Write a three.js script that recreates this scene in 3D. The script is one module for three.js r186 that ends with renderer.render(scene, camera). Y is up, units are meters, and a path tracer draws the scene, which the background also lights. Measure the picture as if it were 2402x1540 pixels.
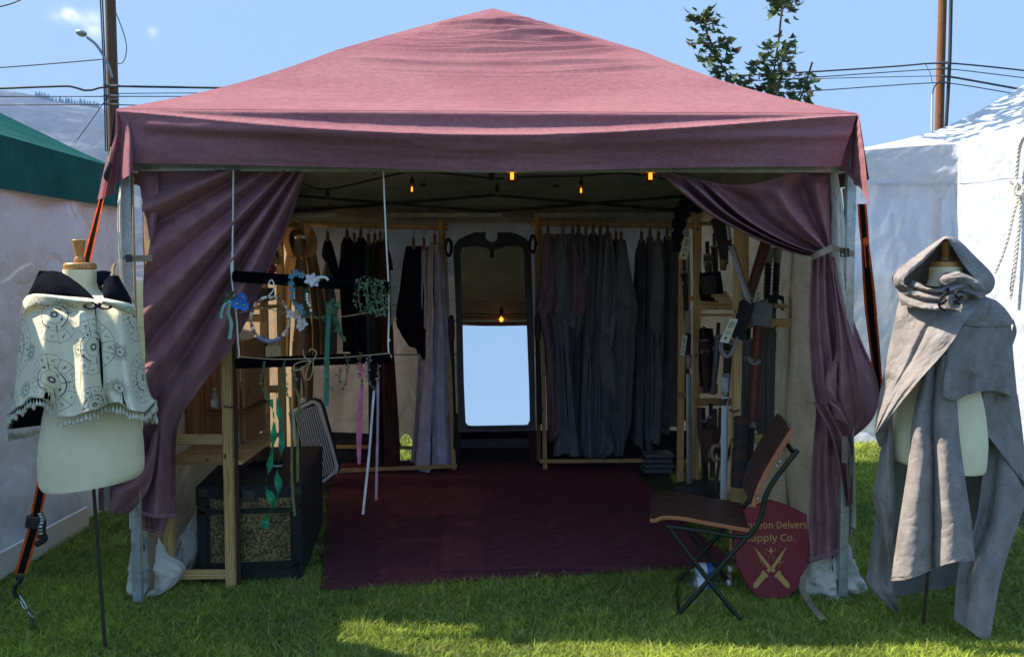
import * as THREE from 'three';
import { mergeGeometries, mergeVertices } from 'three/addons/utils/BufferGeometryUtils.js';
import { RoundedBoxGeometry } from 'three/addons/geometries/RoundedBoxGeometry.js';

// ---------------------------------------------------------------- camera, sky, sun, exposure
const V = (x, y, z) => new THREE.Vector3(x, y, z);
const scene = new THREE.Scene();
const FOC = 2098, CX = 1201, CY = 770;            // focal length and centre of the photograph, in its viewing pixels (2402 x 1540)
const camPos = V(0.007, 1.416, 3.7655), yaw = 0.0215, pitch = 0.0596, roll = -0.0015;
const fw = V(Math.sin(yaw) * Math.cos(pitch), -Math.sin(pitch), -Math.cos(yaw) * Math.cos(pitch));
const r0 = V(Math.cos(yaw), 0, Math.sin(yaw)), u0 = new THREE.Vector3().crossVectors(r0, fw);
const rt = r0.clone().multiplyScalar(Math.cos(roll)).addScaledVector(u0, Math.sin(roll));
const up = u0.clone().multiplyScalar(Math.cos(roll)).addScaledVector(r0, -Math.sin(roll));
const camera = new THREE.PerspectiveCamera(2 * Math.atan(CY / FOC) * 180 / Math.PI, 1024 / 656, 0.05, 6000);
camera.position.copy(camPos);
camera.quaternion.setFromRotationMatrix(new THREE.Matrix4().makeBasis(rt, up, fw.clone().negate()));
scene.add(camera);

const renderer = new THREE.WebGLRenderer({ antialias: true });
renderer.setSize(1024, 656);
renderer.toneMapping = THREE.LinearToneMapping;
renderer.toneMappingExposure = 4.1;
renderer.shadowMap.enabled = true;

const sunDir = V(-0.64, 0.755, -0.125).normalize();
const sun = new THREE.DirectionalLight(0xfff0dc, 2.65);
sun.position.copy(sunDir.clone().multiplyScalar(30)); sun.castShadow = true;
sun.shadow.mapSize.set(4096, 4096);
Object.assign(sun.shadow.camera, { left: -9, right: 9, top: 9, bottom: -9, near: 1, far: 80 });
scene.add(sun); scene.add(sun.target);

// random numbers and periodic noise
let seedState = 12345;
function seed(n) { seedState = n >>> 0; }
function rnd() { seedState = (seedState + 0x6D2B79F5) >>> 0; let t = seedState; t = Math.imul(t ^ (t >>> 15), t | 1); t ^= t + Math.imul(t ^ (t >>> 7), t | 61); return ((t ^ (t >>> 14)) >>> 0) / 4294967296; }
const rr = (a, b) => a + (b - a) * rnd();
function hash2(x, y, s) { let h = Math.imul(x, 374761393) + Math.imul(y, 668265263) + Math.imul(s, 2147483647 ^ 61); h = Math.imul(h ^ (h >>> 13), 1274126177); return ((h ^ (h >>> 16)) >>> 0) / 4294967296; }
function vnoise(x, y, px, py, s = 0) {
  const xi = Math.floor(x), yi = Math.floor(y), fx = x - xi, fy = y - yi;
  const sx = fx * fx * (3 - 2 * fx), sy = fy * fy * (3 - 2 * fy);
  const m = (a, n) => ((a % n) + n) % n;
  const a = hash2(m(xi, px), m(yi, py), s), b = hash2(m(xi + 1, px), m(yi, py), s), c = hash2(m(xi, px), m(yi + 1, py), s), d = hash2(m(xi + 1, px), m(yi + 1, py), s);
  return (a + (b - a) * sx) * (1 - sy) + (c + (d - c) * sx) * sy;
}
function fbm(u, v, fx, fy, oct = 4, s = 0) { let r = 0, a = 0.5, t = 0; for (let i = 0; i < oct; i++) { r += a * vnoise(u * fx, v * fy, fx, fy, s + i); t += a; a *= 0.5; fx *= 2; fy *= 2; } return r / t; }
const big = 100003;
const n2 = (x, y, s = 0) => { let r = 0, a = 0.5; for (let i = 0; i < 3; i++) { r += a * (vnoise(x, y, big, big, s + i) - 0.5); x *= 2.03; y *= 2.03; a *= 0.5; } return r; };
const clamp = (x, a = 0, b = 1) => Math.min(b, Math.max(a, x));
const sstep = (a, b, x) => { const t = clamp((x - a) / (b - a)); return t * t * (3 - 2 * t); };
const mix = (a, b, t) => a + (b - a) * t;

// sky: air and a few wisps of cloud only
{
  const w = 2048, h = 1024, d = new Float32Array(w * h * 4);
  const cl = (az, el) => {            // two small wisps left of the tent, high up
    let c = 0;
    for (const [a0, e0, sa, se, k] of [[-24.7, 14.4, 0.7, 0.36, 1.1], [-23.4, 14.0, 0.42, 0.6, 0.9], [-20.3, 13.9, 0.25, 0.25, 0.6]]) {
      const q = Math.exp(-(((az - a0) / sa) ** 2) - (((el - e0) / se) ** 2));
      c += k * q * clamp(0.2 + 2.4 * (vnoise(az * 3.1 + 50, el * 3.7 + 9, big, big, 3) - 0.2));
    }
    return clamp(c);
  };
  for (let j = 0; j < h; j++) for (let i = 0; i < w; i++) {
    const el = 90 - (j + 0.5) / h * 180;
    const az0 = ((i + 0.5) / w) * 2 * Math.PI;
    const dir = V(-Math.cos(az0) * Math.cos(el * Math.PI / 180), Math.sin(el * Math.PI / 180), -Math.sin(az0) * Math.cos(el * Math.PI / 180));   // finished below by flipY-free lookup
    const az = Math.atan2(dir.x, -dir.z) * 180 / Math.PI;
    const e = Math.max(el, 0) / 90, k = Math.pow(1 - e, 3.2);
    let r = mix(0.072, 0.130, k), g = mix(0.137, 0.180, k), b = mix(0.240, 0.246, k);
    const mu = dir.dot(sunDir), glow = 0.35 * Math.pow(clamp(mu), 20) + 0.085 * Math.pow(clamp(mu), 4);
    r += glow; g += glow; b += glow * 0.95;
    const c = cl(az, el); r = mix(r, 0.34, c); g = mix(g, 0.36, c); b = mix(b, 0.39, c);
    if (el < 0) { const t = sstep(0, -12, el); r = mix(r, 0.06, t); g = mix(g, 0.075, t); b = mix(b, 0.04, t); }
    const o = ((h - 1 - j) * w + i) * 4; d[o] = r; d[o + 1] = g; d[o + 2] = b; d[o + 3] = 1;
  }
  const t = new THREE.DataTexture(d, w, h, THREE.RGBAFormat, THREE.FloatType);
  t.mapping = THREE.EquirectangularReflectionMapping; t.magFilter = t.minFilter = THREE.LinearFilter; t.colorSpace = THREE.LinearSRGBColorSpace; t.needsUpdate = true;
  scene.background = t; scene.environment = t;
}

// ---------------------------------------------------------------- helpers
function W(px, py, z) { const d = fw.clone().addScaledVector(rt, (px - CX) / FOC).addScaledVector(up, (CY - py) / FOC); return camPos.clone().addScaledVector(d, (z - camPos.z) / d.z); }
function G(px, py, y = 0) { const d = fw.clone().addScaledVector(rt, (px - CX) / FOC).addScaledVector(up, (CY - py) / FOC); return camPos.clone().addScaledVector(d, (y - camPos.y) / d.y); }
const used = {};
function numbered(n) { if (!(n in used)) { used[n] = 0; return n; } used[n]++; return n + '_' + String(used[n]).padStart(3, '0'); }
function tag(o, label, category, group, kind) { if (label) o.userData.label = label; if (category) o.userData.category = category; if (group) o.userData.group = group; if (kind) o.userData.kind = kind; return o; }
function thing(name, label, category, group) { const o = new THREE.Group(); o.name = numbered(name); scene.add(o); return tag(o, label, category, group); }
function put(name, geo, mat, parent = scene) {
  if (Array.isArray(geo)) { geo = geo.map(g => { const k = g.index ? g.toNonIndexed() : g; for (const a of Object.keys(k.attributes)) if (!['position', 'normal', 'uv'].includes(a)) k.deleteAttribute(a); return k; }); geo = mergeGeometries(geo); }
  const m = new THREE.Mesh(geo, mat); m.name = parent === scene ? numbered(name) : name; m.castShadow = m.receiveShadow = true; parent.add(m); return m;
}
function single(name, geo, mat, label, category, group) { return tag(put(name, geo, mat), label, category, group); }
function rootAt(o, p) { o.position.copy(p); for (const c of o.children) c.position.sub(p); return o; }

function cat(pts, t) {                 // Catmull-Rom through rows of numbers, t in 0..1
  const n = pts.length - 1, s = clamp(t) * n, i = Math.min(n - 1, Math.floor(s)), f = s - i;
  const p0 = pts[Math.max(0, i - 1)], p1 = pts[i], p2 = pts[i + 1], p3 = pts[Math.min(n, i + 2)];
  return p1.map((_, k) => 0.5 * (2 * p1[k] + (p2[k] - p0[k]) * f + (2 * p0[k] - 5 * p1[k] + 4 * p2[k] - p3[k]) * f * f + (3 * p1[k] - p0[k] - 3 * p2[k] + p3[k]) * f * f * f));
}
function gridGeo(nu, nv, fn, uvScale = 1) {     // fn(u, v) -> Vector3 ; uv follow arc length in metres
  const P = [], uv = [], idx = [];
  const rows = [];
  for (let j = 0; j <= nv; j++) { const r = []; for (let i = 0; i <= nu; i++) r.push(fn(i / nu, j / nv)); rows.push(r); }
  const mid = rows.map(r => r[nu >> 1]); let lv = [0]; for (let j = 1; j <= nv; j++) lv.push(lv[j - 1] + mid[j].distanceTo(mid[j - 1]));
  const mr = rows[nv >> 1]; let lu = [0]; for (let i = 1; i <= nu; i++) lu.push(lu[i - 1] + mr[i].distanceTo(mr[i - 1]));
  for (let j = 0; j <= nv; j++) for (let i = 0; i <= nu; i++) { const p = rows[j][i]; P.push(p.x, p.y, p.z); uv.push(lu[i] * uvScale, -lv[j] * uvScale); }
  for (let j = 0; j < nv; j++) for (let i = 0; i < nu; i++) { const a = j * (nu + 1) + i, b = a + 1, c = a + nu + 1, d = c + 1; idx.push(a, c, b, b, c, d); }
  const g = new THREE.BufferGeometry();
  g.setAttribute('position', new THREE.Float32BufferAttribute(P, 3)); g.setAttribute('uv', new THREE.Float32BufferAttribute(uv, 2)); g.setIndex(idx); g.computeVertexNormals();
  return g;
}
// a hanging sheet between two edge curves given as [px, py, z]; disp(u, v, px, py) moves it in depth (metres)
function sheet(L, R, { nu = 60, nv = 80, disp = null, bow = null } = {}) {
  const f3 = a => a.map(p => [p[0], p[1], p[2] ?? 0]);
  L = f3(L); R = f3(R);
  return gridGeo(nu, nv, (u, v) => {
    const a = cat(L, v), b = cat(R, v); let px = mix(a[0], b[0], u), py = mix(a[1], b[1], u), z = mix(a[2], b[2], u);
    if (bow) { const q = bow(u, v); px += q[0]; py += q[1]; }
    if (disp) z += disp(u, v, px, py);
    return W(px, py, z);
  });
}
// a closed body lofted between two outline curves [px, py]; depth(v) half-depth in metres, fold(a, v) extra
function loft(L, R, z, depth, { na = 48, nv = 40, fold = null, hem = null, wob = null, capTop = true, capBot = true, open = false } = {}) {
  const ring = (v) => { const a = cat(L, v), b = cat(R, v); return [a, b]; };
  const g = gridGeo(na, nv, (u, v) => {
    const [a, b] = ring(v), th = -u * 2 * Math.PI - Math.PI / 2, c = Math.cos(th), s = Math.sin(th);
    const k = fold ? 1 + fold(u, v) : 1;
    const px = mix(a[0], b[0], 0.5 + 0.5 * c) + (wob ? wob(u, v) : 0), py = mix(a[1], b[1], 0.5 + 0.5 * c) + (hem ? hem(u) * v ** 5 : 0);
    const p = W(px, py, z); const zz = -s * depth(v) * k; const q = W(px, py, z + zz);
    if (fold) { const m = W((a[0] + b[0]) / 2, (a[1] + b[1]) / 2, z); p.x = m.x + (p.x - m.x) * (0.75 + 0.25 * k); }
    return V(p.x, p.y, z + zz);
  });
  const out = [g];
  const cap = (v, flip) => { const pts = []; for (let i = 0; i <= na; i++) pts.push(new THREE.Vector3().fromBufferAttribute(g.attributes.position, (v ? nv : 0) * (na + 1) + i)); const c = pts.slice(0, na).reduce((s, p) => s.add(p), V(0, 0, 0)).multiplyScalar(1 / na);
    return gridGeo(na, 1, (u, t) => { const p = pts[Math.round(u * na)]; return t ? p.clone() : c.clone(); }); };
  if (capTop) out.push(cap(0)); if (capBot) out.push(cap(1));
  return out.length > 1 ? mergeGeometries(out.map(q => q.toNonIndexed())) : g;
}
function tube(pts, r, { seg = 40, rad = 7, taper = null } = {}) {     // pts Vector3[]
  const c = new THREE.CatmullRomCurve3(pts, false, 'centripetal');
  const g = new THREE.TubeGeometry(c, seg, r, rad, false);
  if (taper) { const p = g.attributes.position, n = rad + 1; for (let i = 0; i <= seg; i++) { const ctr = c.getPointAt(i / seg), k = taper(i / seg); for (let j = 0; j < n; j++) { const q = new THREE.Vector3().fromBufferAttribute(p, i * n + j).sub(ctr).multiplyScalar(k).add(ctr); p.setXYZ(i * n + j, q.x, q.y, q.z); } } g.computeVertexNormals(); }
  return g;
}
function bar(a, b, r, rad = 10) { const d = b.clone().sub(a), g = new THREE.CylinderGeometry(r, r, d.length(), rad); g.applyQuaternion(new THREE.Quaternion().setFromUnitVectors(V(0, 1, 0), d.normalize())); g.translate((a.x + b.x) / 2, (a.y + b.y) / 2, (a.z + b.z) / 2); return g; }
function metricUV(g, ox = 0, oy = 0) { const p = g.attributes.position, n = g.attributes.normal, uv = new Float32Array(p.count * 2); for (let i = 0; i < p.count; i++) { const ax = Math.abs(n.getX(i)), ay = Math.abs(n.getY(i)), az = Math.abs(n.getZ(i)); let a, b; if (ay > ax && ay > az) { a = p.getX(i); b = p.getZ(i); } else if (ax > az) { a = p.getZ(i); b = p.getY(i); } else { a = p.getX(i); b = p.getY(i); } uv[2 * i] = a + ox; uv[2 * i + 1] = b + oy; } g.setAttribute('uv', new THREE.BufferAttribute(uv, 2)); return g; }
// timber from a to b, w across (towards 'side'), d deep, grain along its length
function beam(a, b, w, d, side = V(1, 0, 0), rad = 0.002) {
  const dir = b.clone().sub(a), L = dir.length(); dir.normalize();
  const g = rad ? new RoundedBoxGeometry(w, L, d, 1, rad) : new THREE.BoxGeometry(w, L, d); metricUV(g, rnd() * 3, rnd() * 3);
  const x = side.clone().addScaledVector(dir, -side.dot(dir)).normalize(), zz = new THREE.Vector3().crossVectors(x, dir);
  g.applyMatrix4(new THREE.Matrix4().makeBasis(x, dir, zz)); g.translate((a.x + b.x) / 2, (a.y + b.y) / 2, (a.z + b.z) / 2); return g;
}
function boxAt(cx, cy, cz, w, h, d, rad = 0.002) { const g = rad ? new RoundedBoxGeometry(w, h, d, 1, Math.min(rad, w / 2.1, h / 2.1, d / 2.1)) : new THREE.BoxGeometry(w, h, d); metricUV(g, rnd() * 3, rnd() * 3); g.translate(cx, cy, cz); return g; }
// a flat ribbon through points with a width and a twist
function ribbon(pts, w, twist = () => 0, nseg = 60, thick = 0) {
  const c = new THREE.CatmullRomCurve3(pts, false, 'centripetal');
  return gridGeo(2, nseg, (u, v) => { const p = c.getPointAt(clamp(v)), t = c.getTangentAt(clamp(v)), a = twist(v); let s = V(1, 0, 0); s.addScaledVector(t, -s.dot(t)).normalize(); const n = new THREE.Vector3().crossVectors(t, s); const ww = typeof w === 'function' ? w(v) : w; return p.addScaledVector(s, (u - 0.5) * ww * Math.cos(a)).addScaledVector(n, (u - 0.5) * ww * Math.sin(a)); });
}
function latheAt(prof, p, seg = 28) { const g = new THREE.LatheGeometry(prof.map(([r, y]) => new THREE.Vector2(r, y)), seg); g.translate(p.x, p.y, p.z); return g; }
function shapeGeo(pts, depth, bevel = 0.002) { const s = new THREE.Shape(pts.map(p => new THREE.Vector2(p[0], p[1]))); const g = new THREE.ExtrudeGeometry(s, { depth, bevelEnabled: bevel > 0, bevelSize: bevel, bevelThickness: bevel, bevelSegments: 1, curveSegments: 12 }); return g; }

// ---------------------------------------------------------------- textures and materials
function dtex(w, h, fn, srgb = true) {
  const d = new Uint8Array(w * h * 4);
  for (let j = 0; j < h; j++) for (let i = 0; i < w; i++) { const c = fn(i / w, j / h, i, j), o = (j * w + i) * 4; d[o] = clamp(c[0], 0, 255); d[o + 1] = clamp(c[1], 0, 255); d[o + 2] = clamp(c[2], 0, 255); d[o + 3] = 255; }
  const t = new THREE.DataTexture(d, w, h, THREE.RGBAFormat); t.wrapS = t.wrapT = THREE.RepeatWrapping; t.magFilter = THREE.LinearFilter; t.minFilter = THREE.LinearMipmapLinearFilter; t.generateMipmaps = true; if (srgb) t.colorSpace = THREE.SRGBColorSpace; t.needsUpdate = true; return t;
}
const rep = (t, x, y = x) => { const c = t.clone(); c.repeat.set(x, y); c.needsUpdate = true; return c; };
// cloth tone: multiplies the colour, near white
const clothTone = dtex(512, 512, (u, v) => { const a = fbm(u, v, 6, 6, 5, 11), b = fbm(u, v, 128, 10, 2, 5), c = fbm(u, v, 10, 128, 2, 9); const k = 255 * clamp(0.88 + 0.24 * (a - 0.5) + 0.09 * (b - 0.5) + 0.09 * (c - 0.5)); return [k, k, k]; });
const paleTone = dtex(512, 512, (u, v) => { const a = fbm(u, v, 4, 4, 5, 111), b = fbm(u, v, 90, 90, 2, 115); const k = 255 * clamp(0.96 + 0.04 * (a - 0.5) + 0.05 * (b - 0.5)); return [k, k, k]; });
const clothBump = dtex(512, 512, (u, v) => { const a = fbm(u, v, 5, 9, 4, 21), b = fbm(u, v, 160, 24, 2, 15), c = fbm(u, v, 24, 160, 2, 19); const k = 255 * clamp(0.5 + 0.8 * (a - 0.5) + 0.16 * (b - 0.5) + 0.16 * (c - 0.5)); return [k, k, k]; }, false);
const creaseBump = dtex(512, 512, (u, v) => { const w = fbm(u, v, 4, 4, 3, 31), a = Math.abs(fbm(u + 0.12 * w, v + 0.1 * w, 5, 4, 3, 33) - 0.5), b = Math.abs(fbm(u, v, 9, 7, 3, 37) - 0.5); const k = 255 * clamp(0.15 + 3.2 * Math.min(a, 0.16) + 1.2 * Math.min(b, 0.2) + 0.3 * (w - 0.5)); return [k, k, k]; }, false);
const fadeTone = dtex(512, 512, (u, v) => { const a = fbm(u, v, 3, 4, 5, 41), b = fbm(u, v, 120, 120, 2, 45), c = fbm(u, v, 6, 150, 2, 47); const s = 0.45 * sstep(0.40, 0.75, a); return [255 * clamp(0.80 + 0.10 * s + 0.12 * (b - 0.5)), 255 * clamp(0.78 + 0.17 * s + 0.12 * (b - 0.5)), 255 * clamp(0.78 + 0.12 * s + 0.12 * (b - 0.5))]; });
const woodMap = dtex(256, 1024, (u, v) => { const w = fbm(u, v, 3, 2, 3, 51); let ring = Math.sin((u * 9 + w * 3.4 + 0.5 * fbm(u, v, 5, 3, 3, 53)) * 6.283) * 0.5 + 0.5; ring = Math.pow(ring, 2.2); const f = fbm(u, v, 60, 6, 3, 57); let k = 0.97 - 0.16 * ring - 0.13 * (f - 0.5);
  let kn = 0; for (const [x, y, r] of [[0.22, 0.13, 0.07], [0.71, 0.45, 0.06], [0.4, 0.78, 0.075], [0.85, 0.9, 0.05]]) { const dx = (u - x), dy = (v - y) * 4; kn = Math.max(kn, sstep(r, r * 0.45, Math.hypot(dx, dy * 0.8))); } k *= 1 - 0.5 * kn;
  return [255 * clamp(k), 255 * clamp(k * (0.94 - 0.04 * ring - 0.16 * kn)), 255 * clamp(k * (0.84 - 0.10 * ring - 0.3 * kn))]; });
const speck = dtex(256, 256, (u, v) => { const a = fbm(u, v, 8, 8, 5, 61), b = fbm(u, v, 90, 90, 2, 65); const k = 255 * clamp(0.86 + 0.26 * (a - 0.5) + 0.3 * (b - 0.5)); return [k, k, k]; });
const speckBump = dtex(256, 256, (u, v) => { const a = fbm(u, v, 10, 10, 4, 71), b = fbm(u, v, 80, 80, 2, 75); const k = 255 * clamp(0.5 + 0.5 * (a - 0.5) + 0.7 * (b - 0.5)); return [k, k, k]; }, false);
const lin = (r, g, b) => new THREE.Color().setRGB(r, g, b);
function cloth(r, g, b, { tone = clothTone, ts = 2.2, bs = 0.004, bump = clothBump, bt = 2.5, trans = 0, rough = 0.95, sheen = 0 } = {}) {
  const o = { color: lin(r, g, b), roughness: rough, side: THREE.DoubleSide, map: rep(tone, ts), bumpMap: rep(bump, bt), bumpScale: bs };
  { const m = new THREE.MeshPhysicalMaterial(o); m.transmission = trans; m.thickness = 0; m.ior = 1.02; m.specularIntensity = 0.25; if (sheen) { m.sheen = sheen; m.sheenRoughness = 0.6; m.sheenColor = lin(0.6, 0.6, 0.6); } return m; }
}
const std = (r, g, b, rough = 0.6, metal = 0, extra = {}) => new THREE.MeshStandardMaterial({ color: lin(r, g, b), roughness: rough, metalness: metal, ...extra });
const wood = (r, g, b, sx = 9, sy = 1.4) => std(r, g, b, 0.62, 0, { map: rep(woodMap, sx, sy) });
const M = {
  canopy: cloth(0.44, 0.205, 0.245, { tone: fadeTone, ts: 0.8, bs: 0.0015, bt: 4 }),
  liner: cloth(0.40, 0.465, 0.43, { ts: 1.2 }),
  curtain: cloth(0.385, 0.195, 0.215, { tone: clothTone, ts: 2.6, bs: 0.003, bt: 5 }),
  curtainFade: cloth(0.21, 0.075, 0.10, { ts: 1.4, bs: 0.004 }),
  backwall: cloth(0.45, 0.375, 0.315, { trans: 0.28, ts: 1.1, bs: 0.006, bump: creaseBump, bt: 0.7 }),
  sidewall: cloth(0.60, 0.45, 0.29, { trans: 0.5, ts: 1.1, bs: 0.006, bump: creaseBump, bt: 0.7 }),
  tarp: cloth(0.66, 0.64, 0.56, { tone: paleTone, bump: creaseBump, bs: 0.01, bt: 2 }),
  frame: std(0.60, 0.66, 0.65, 0.38, 0.45, { map: rep(speck, 4) }),
  darkMetal: std(0.035, 0.04, 0.035, 0.45, 0.6, { map: rep(speck, 8) }),
  black: std(0.012, 0.012, 0.014, 0.55),
  blackCloth: cloth(0.014, 0.015, 0.021, { bs: 0.004 }),
  yarn: cloth(0.005, 0.005, 0.008, { bump: speckBump, bs: 0.01, bt: 8 }),
  pine: wood(0.66, 0.49, 0.25),
  pineDark: wood(0.42, 0.25, 0.11),
  ply: wood(0.40, 0.20, 0.085, 3, 0.8),
  bamboo: wood(0.60, 0.45, 0.24),
  form: cloth(0.90, 0.82, 0.55, { tone: paleTone, ts: 0.4, bs: 0.0002, bump: speckBump, bt: 4 }),
  turned: new THREE.MeshPhysicalMaterial({ color: lin(0.62, 0.36, 0.13), roughness: 0.32, map: rep(woodMap, 4, 1), clearcoat: 0.5, clearcoatRoughness: 0.25 }),
  rust: std(0.12, 0.08, 0.055, 0.8, 0.3, { map: rep(speck, 12), bumpMap: rep(speckBump, 14), bumpScale: 0.002 }),
  cord: std(0.72, 0.70, 0.62, 0.8),
  twine: std(0.42, 0.30, 0.17, 0.9),
  webbing: cloth(0.36, 0.29, 0.20, { ts: 6, bs: 0.002, bt: 12 }),
  buckle: std(0.02, 0.02, 0.022, 0.35),
  steel: std(0.62, 0.64, 0.66, 0.25, 1, { map: rep(speck, 6) }),
  silver: std(0.52, 0.53, 0.54, 0.38, 0.8, { map: rep(speck, 10), bumpMap: rep(speckBump, 10), bumpScale: 0.002 }),
  blade: std(0.52, 0.53, 0.54, 0.33, 0.75, { map: rep(speck, 6) }),
  leather: std(0.085, 0.032, 0.018, 0.55, 0, { map: rep(speck, 8), bumpMap: rep(speckBump, 9), bumpScale: 0.003 }),
  leatherBlack: std(0.014, 0.013, 0.013, 0.5, 0, { bumpMap: rep(speckBump, 9), bumpScale: 0.003 }),
  orange: cloth(0.85, 0.13, 0.03, { ts: 8, bs: 0.001, bt: 10 }),
  strapBlack: cloth(0.016, 0.013, 0.012, { ts: 8, bs: 0.001, bt: 10 }),
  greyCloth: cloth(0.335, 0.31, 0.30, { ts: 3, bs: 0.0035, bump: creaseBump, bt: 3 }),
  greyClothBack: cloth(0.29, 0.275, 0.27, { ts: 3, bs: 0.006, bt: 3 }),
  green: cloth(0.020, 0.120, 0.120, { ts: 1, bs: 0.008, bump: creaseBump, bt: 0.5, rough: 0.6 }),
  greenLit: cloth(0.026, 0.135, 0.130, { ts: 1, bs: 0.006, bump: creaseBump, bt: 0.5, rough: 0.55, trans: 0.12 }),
  white: cloth(0.73, 0.775, 0.85, { tone: paleTone, ts: 0.7, bs: 0.010, bump: creaseBump, bt: 0.8, rough: 0.7, trans: 0.35 }),
  whiteLeft: cloth(0.74, 0.82, 0.93, { tone: paleTone, ts: 0.7, bs: 0.022, bump: creaseBump, bt: 0.8, rough: 0.7, trans: 0.3 }),
  skirt: std(0.70, 0.72, 0.70, 0.6),
  rug: cloth(0.205, 0.070, 0.090, { tone: speck, ts: 3, bs: 0.006, bump: speckBump, bt: 6 }),
};
// ---------------------------------------------------------------- the ground, the hill
{
  const g = new THREE.PlaneGeometry(900, 900, 1, 1); g.rotateX(-Math.PI / 2); metricUV(g);
  const turf = dtex(512, 512, (u, v) => { const a = fbm(u, v, 5, 5, 4, 81), b = fbm(u, v, 60, 60, 3, 83); const k = 0.55 + 0.5 * (a - 0.5) + 0.9 * (b - 0.5); return [255 * clamp(0.30 * k + 0.04), 255 * clamp(0.36 * k + 0.05), 255 * clamp(0.16 * k + 0.02)]; });
  const lawn = put('lawn', g, new THREE.MeshStandardMaterial({ map: rep(turf, 1.6), bumpMap: rep(speckBump, 3), bumpScale: 0.02, roughness: 1 })); lawn.userData.kind = 'structure';
}
// grass blades: tufts scattered where the lawn is seen
{
  const tuft = (s) => {
    seed(s); const P = [], idx = [];
    for (let k = 0; k < 5; k++) {
      const a = rr(0, 6.283), x0 = rr(-0.012, 0.012), z0 = rr(-0.012, 0.012), h = rr(0.018, 0.042), w = rr(0.0014, 0.0028), lean = rr(0.25, 1.3), b = rr(0, 6.283), n = 3;
      const base = P.length / 3;
      for (let i = 0; i <= n; i++) { const t = i / n, o = lean * h * t * t, y = h * (t - 0.25 * lean * t * t), ww = w * (1 - t * 0.85); const cx = x0 + Math.cos(a) * o, cz = z0 + Math.sin(a) * o; P.push(cx + Math.cos(b) * ww, y, cz + Math.sin(b) * ww, cx - Math.cos(b) * ww, y, cz - Math.sin(b) * ww); }
      for (let i = 0; i < n; i++) { const q = base + i * 2; idx.push(q, q + 1, q + 2, q + 1, q + 3, q + 2); }
    }
    const g = new THREE.BufferGeometry(); g.setAttribute('position', new THREE.Float32BufferAttribute(P, 3)); g.setIndex(idx); g.computeVertexNormals(); return g;
  };
  const mat = new THREE.MeshPhysicalMaterial({ color: lin(1, 1, 1), roughness: 0.62, side: THREE.DoubleSide, transmission: 0.42, thickness: 0, ior: 1.1, specularIntensity: 0.35 });
  const grass = thing('grass', 'short lawn grass growing in front of and beside the tent', 'grass'); grass.userData.kind = 'stuff';
  const spots = [];
  seed(77);
  const inRug = (x, z) => { const a = x + 0.76, b = z + 0.2, l = a * 0.988 - b * 0.157, m = -a * 0.157 - b * 0.988; return l > -0.01 && l < 1.97 && m > -0.045 && m < 2.7; };
  const scatter = (x0, x1, z0, z1, dens, sc) => { const n = Math.round((x1 - x0) * (z1 - z0) * dens); for (let i = 0; i < n; i++) { const x = rr(x0, x1), z = rr(z0, z1); if (inRug(x, z)) continue; spots.push([x, z, sc]); } };
  scatter(-1.9, 2.1, -0.45, 0.95, 10000, 1);
  scatter(-2.5, -1.9, -0.6, 0.6, 8000, 1);
  scatter(-2.5, -1.2, -2.2, -0.45, 4200, 1.05);
  scatter(1.25, 2.9, -2.4, -0.45, 4600, 1.05);
  scatter(-1.45, 1.45, -1.9, -0.45, 2400, 1.0);
  scatter(1.4, 4.6, -4.2, -2.4, 2600, 1.15);
  scatter(-1.5, 1.5, -4.6, -2.9, 900, 1.2);
  scatter(2.1, 2.9, -0.45, 0.4, 4000, 1.05);
  const per = [[], [], [], []]; spots.forEach((s, i) => per[i % 4].push(s));
  const m4 = new THREE.Matrix4(), q = new THREE.Quaternion(), c = new THREE.Color();
  per.forEach((list, k) => {
    const im = new THREE.InstancedMesh(tuft(900 + k), mat, list.length); im.name = 'blade'; im.userData.kind = 'stuff'; im.castShadow = im.receiveShadow = true;
    list.forEach(([x, z, sc], i) => {
      const p = n2(x * 1.7, z * 1.7, 5) + 0.6 * n2(x * 5, z * 5, 9), s = sc * rr(0.7, 1.35) * (1 + 0.5 * p);
      q.setFromEuler(new THREE.Euler(rr(-0.25, 0.25), rr(0, 6.283), rr(-0.25, 0.25))); m4.compose(V(x, -0.002, z), q, V(s, s, s)); im.setMatrixAt(i, m4);
      const d = rnd(), y = clamp(0.5 + 1.3 * p + rr(-0.3, 0.3));
      const q2 = rr(0.45, 1.5); if (d < 0.05 + 0.5 * sstep(0.12, 0.4, n2(x * 2.3 + 40, z * 2.3, 21))) c.setRGB(0.55, 0.50, 0.26); else c.setRGB(mix(0.22, 0.48, y) * q2, mix(0.31, 0.58, y) * q2, mix(0.07, 0.10, y) * q2);
      im.setColorAt(i, c);
    });
    grass.add(im);
  });
}
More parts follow.
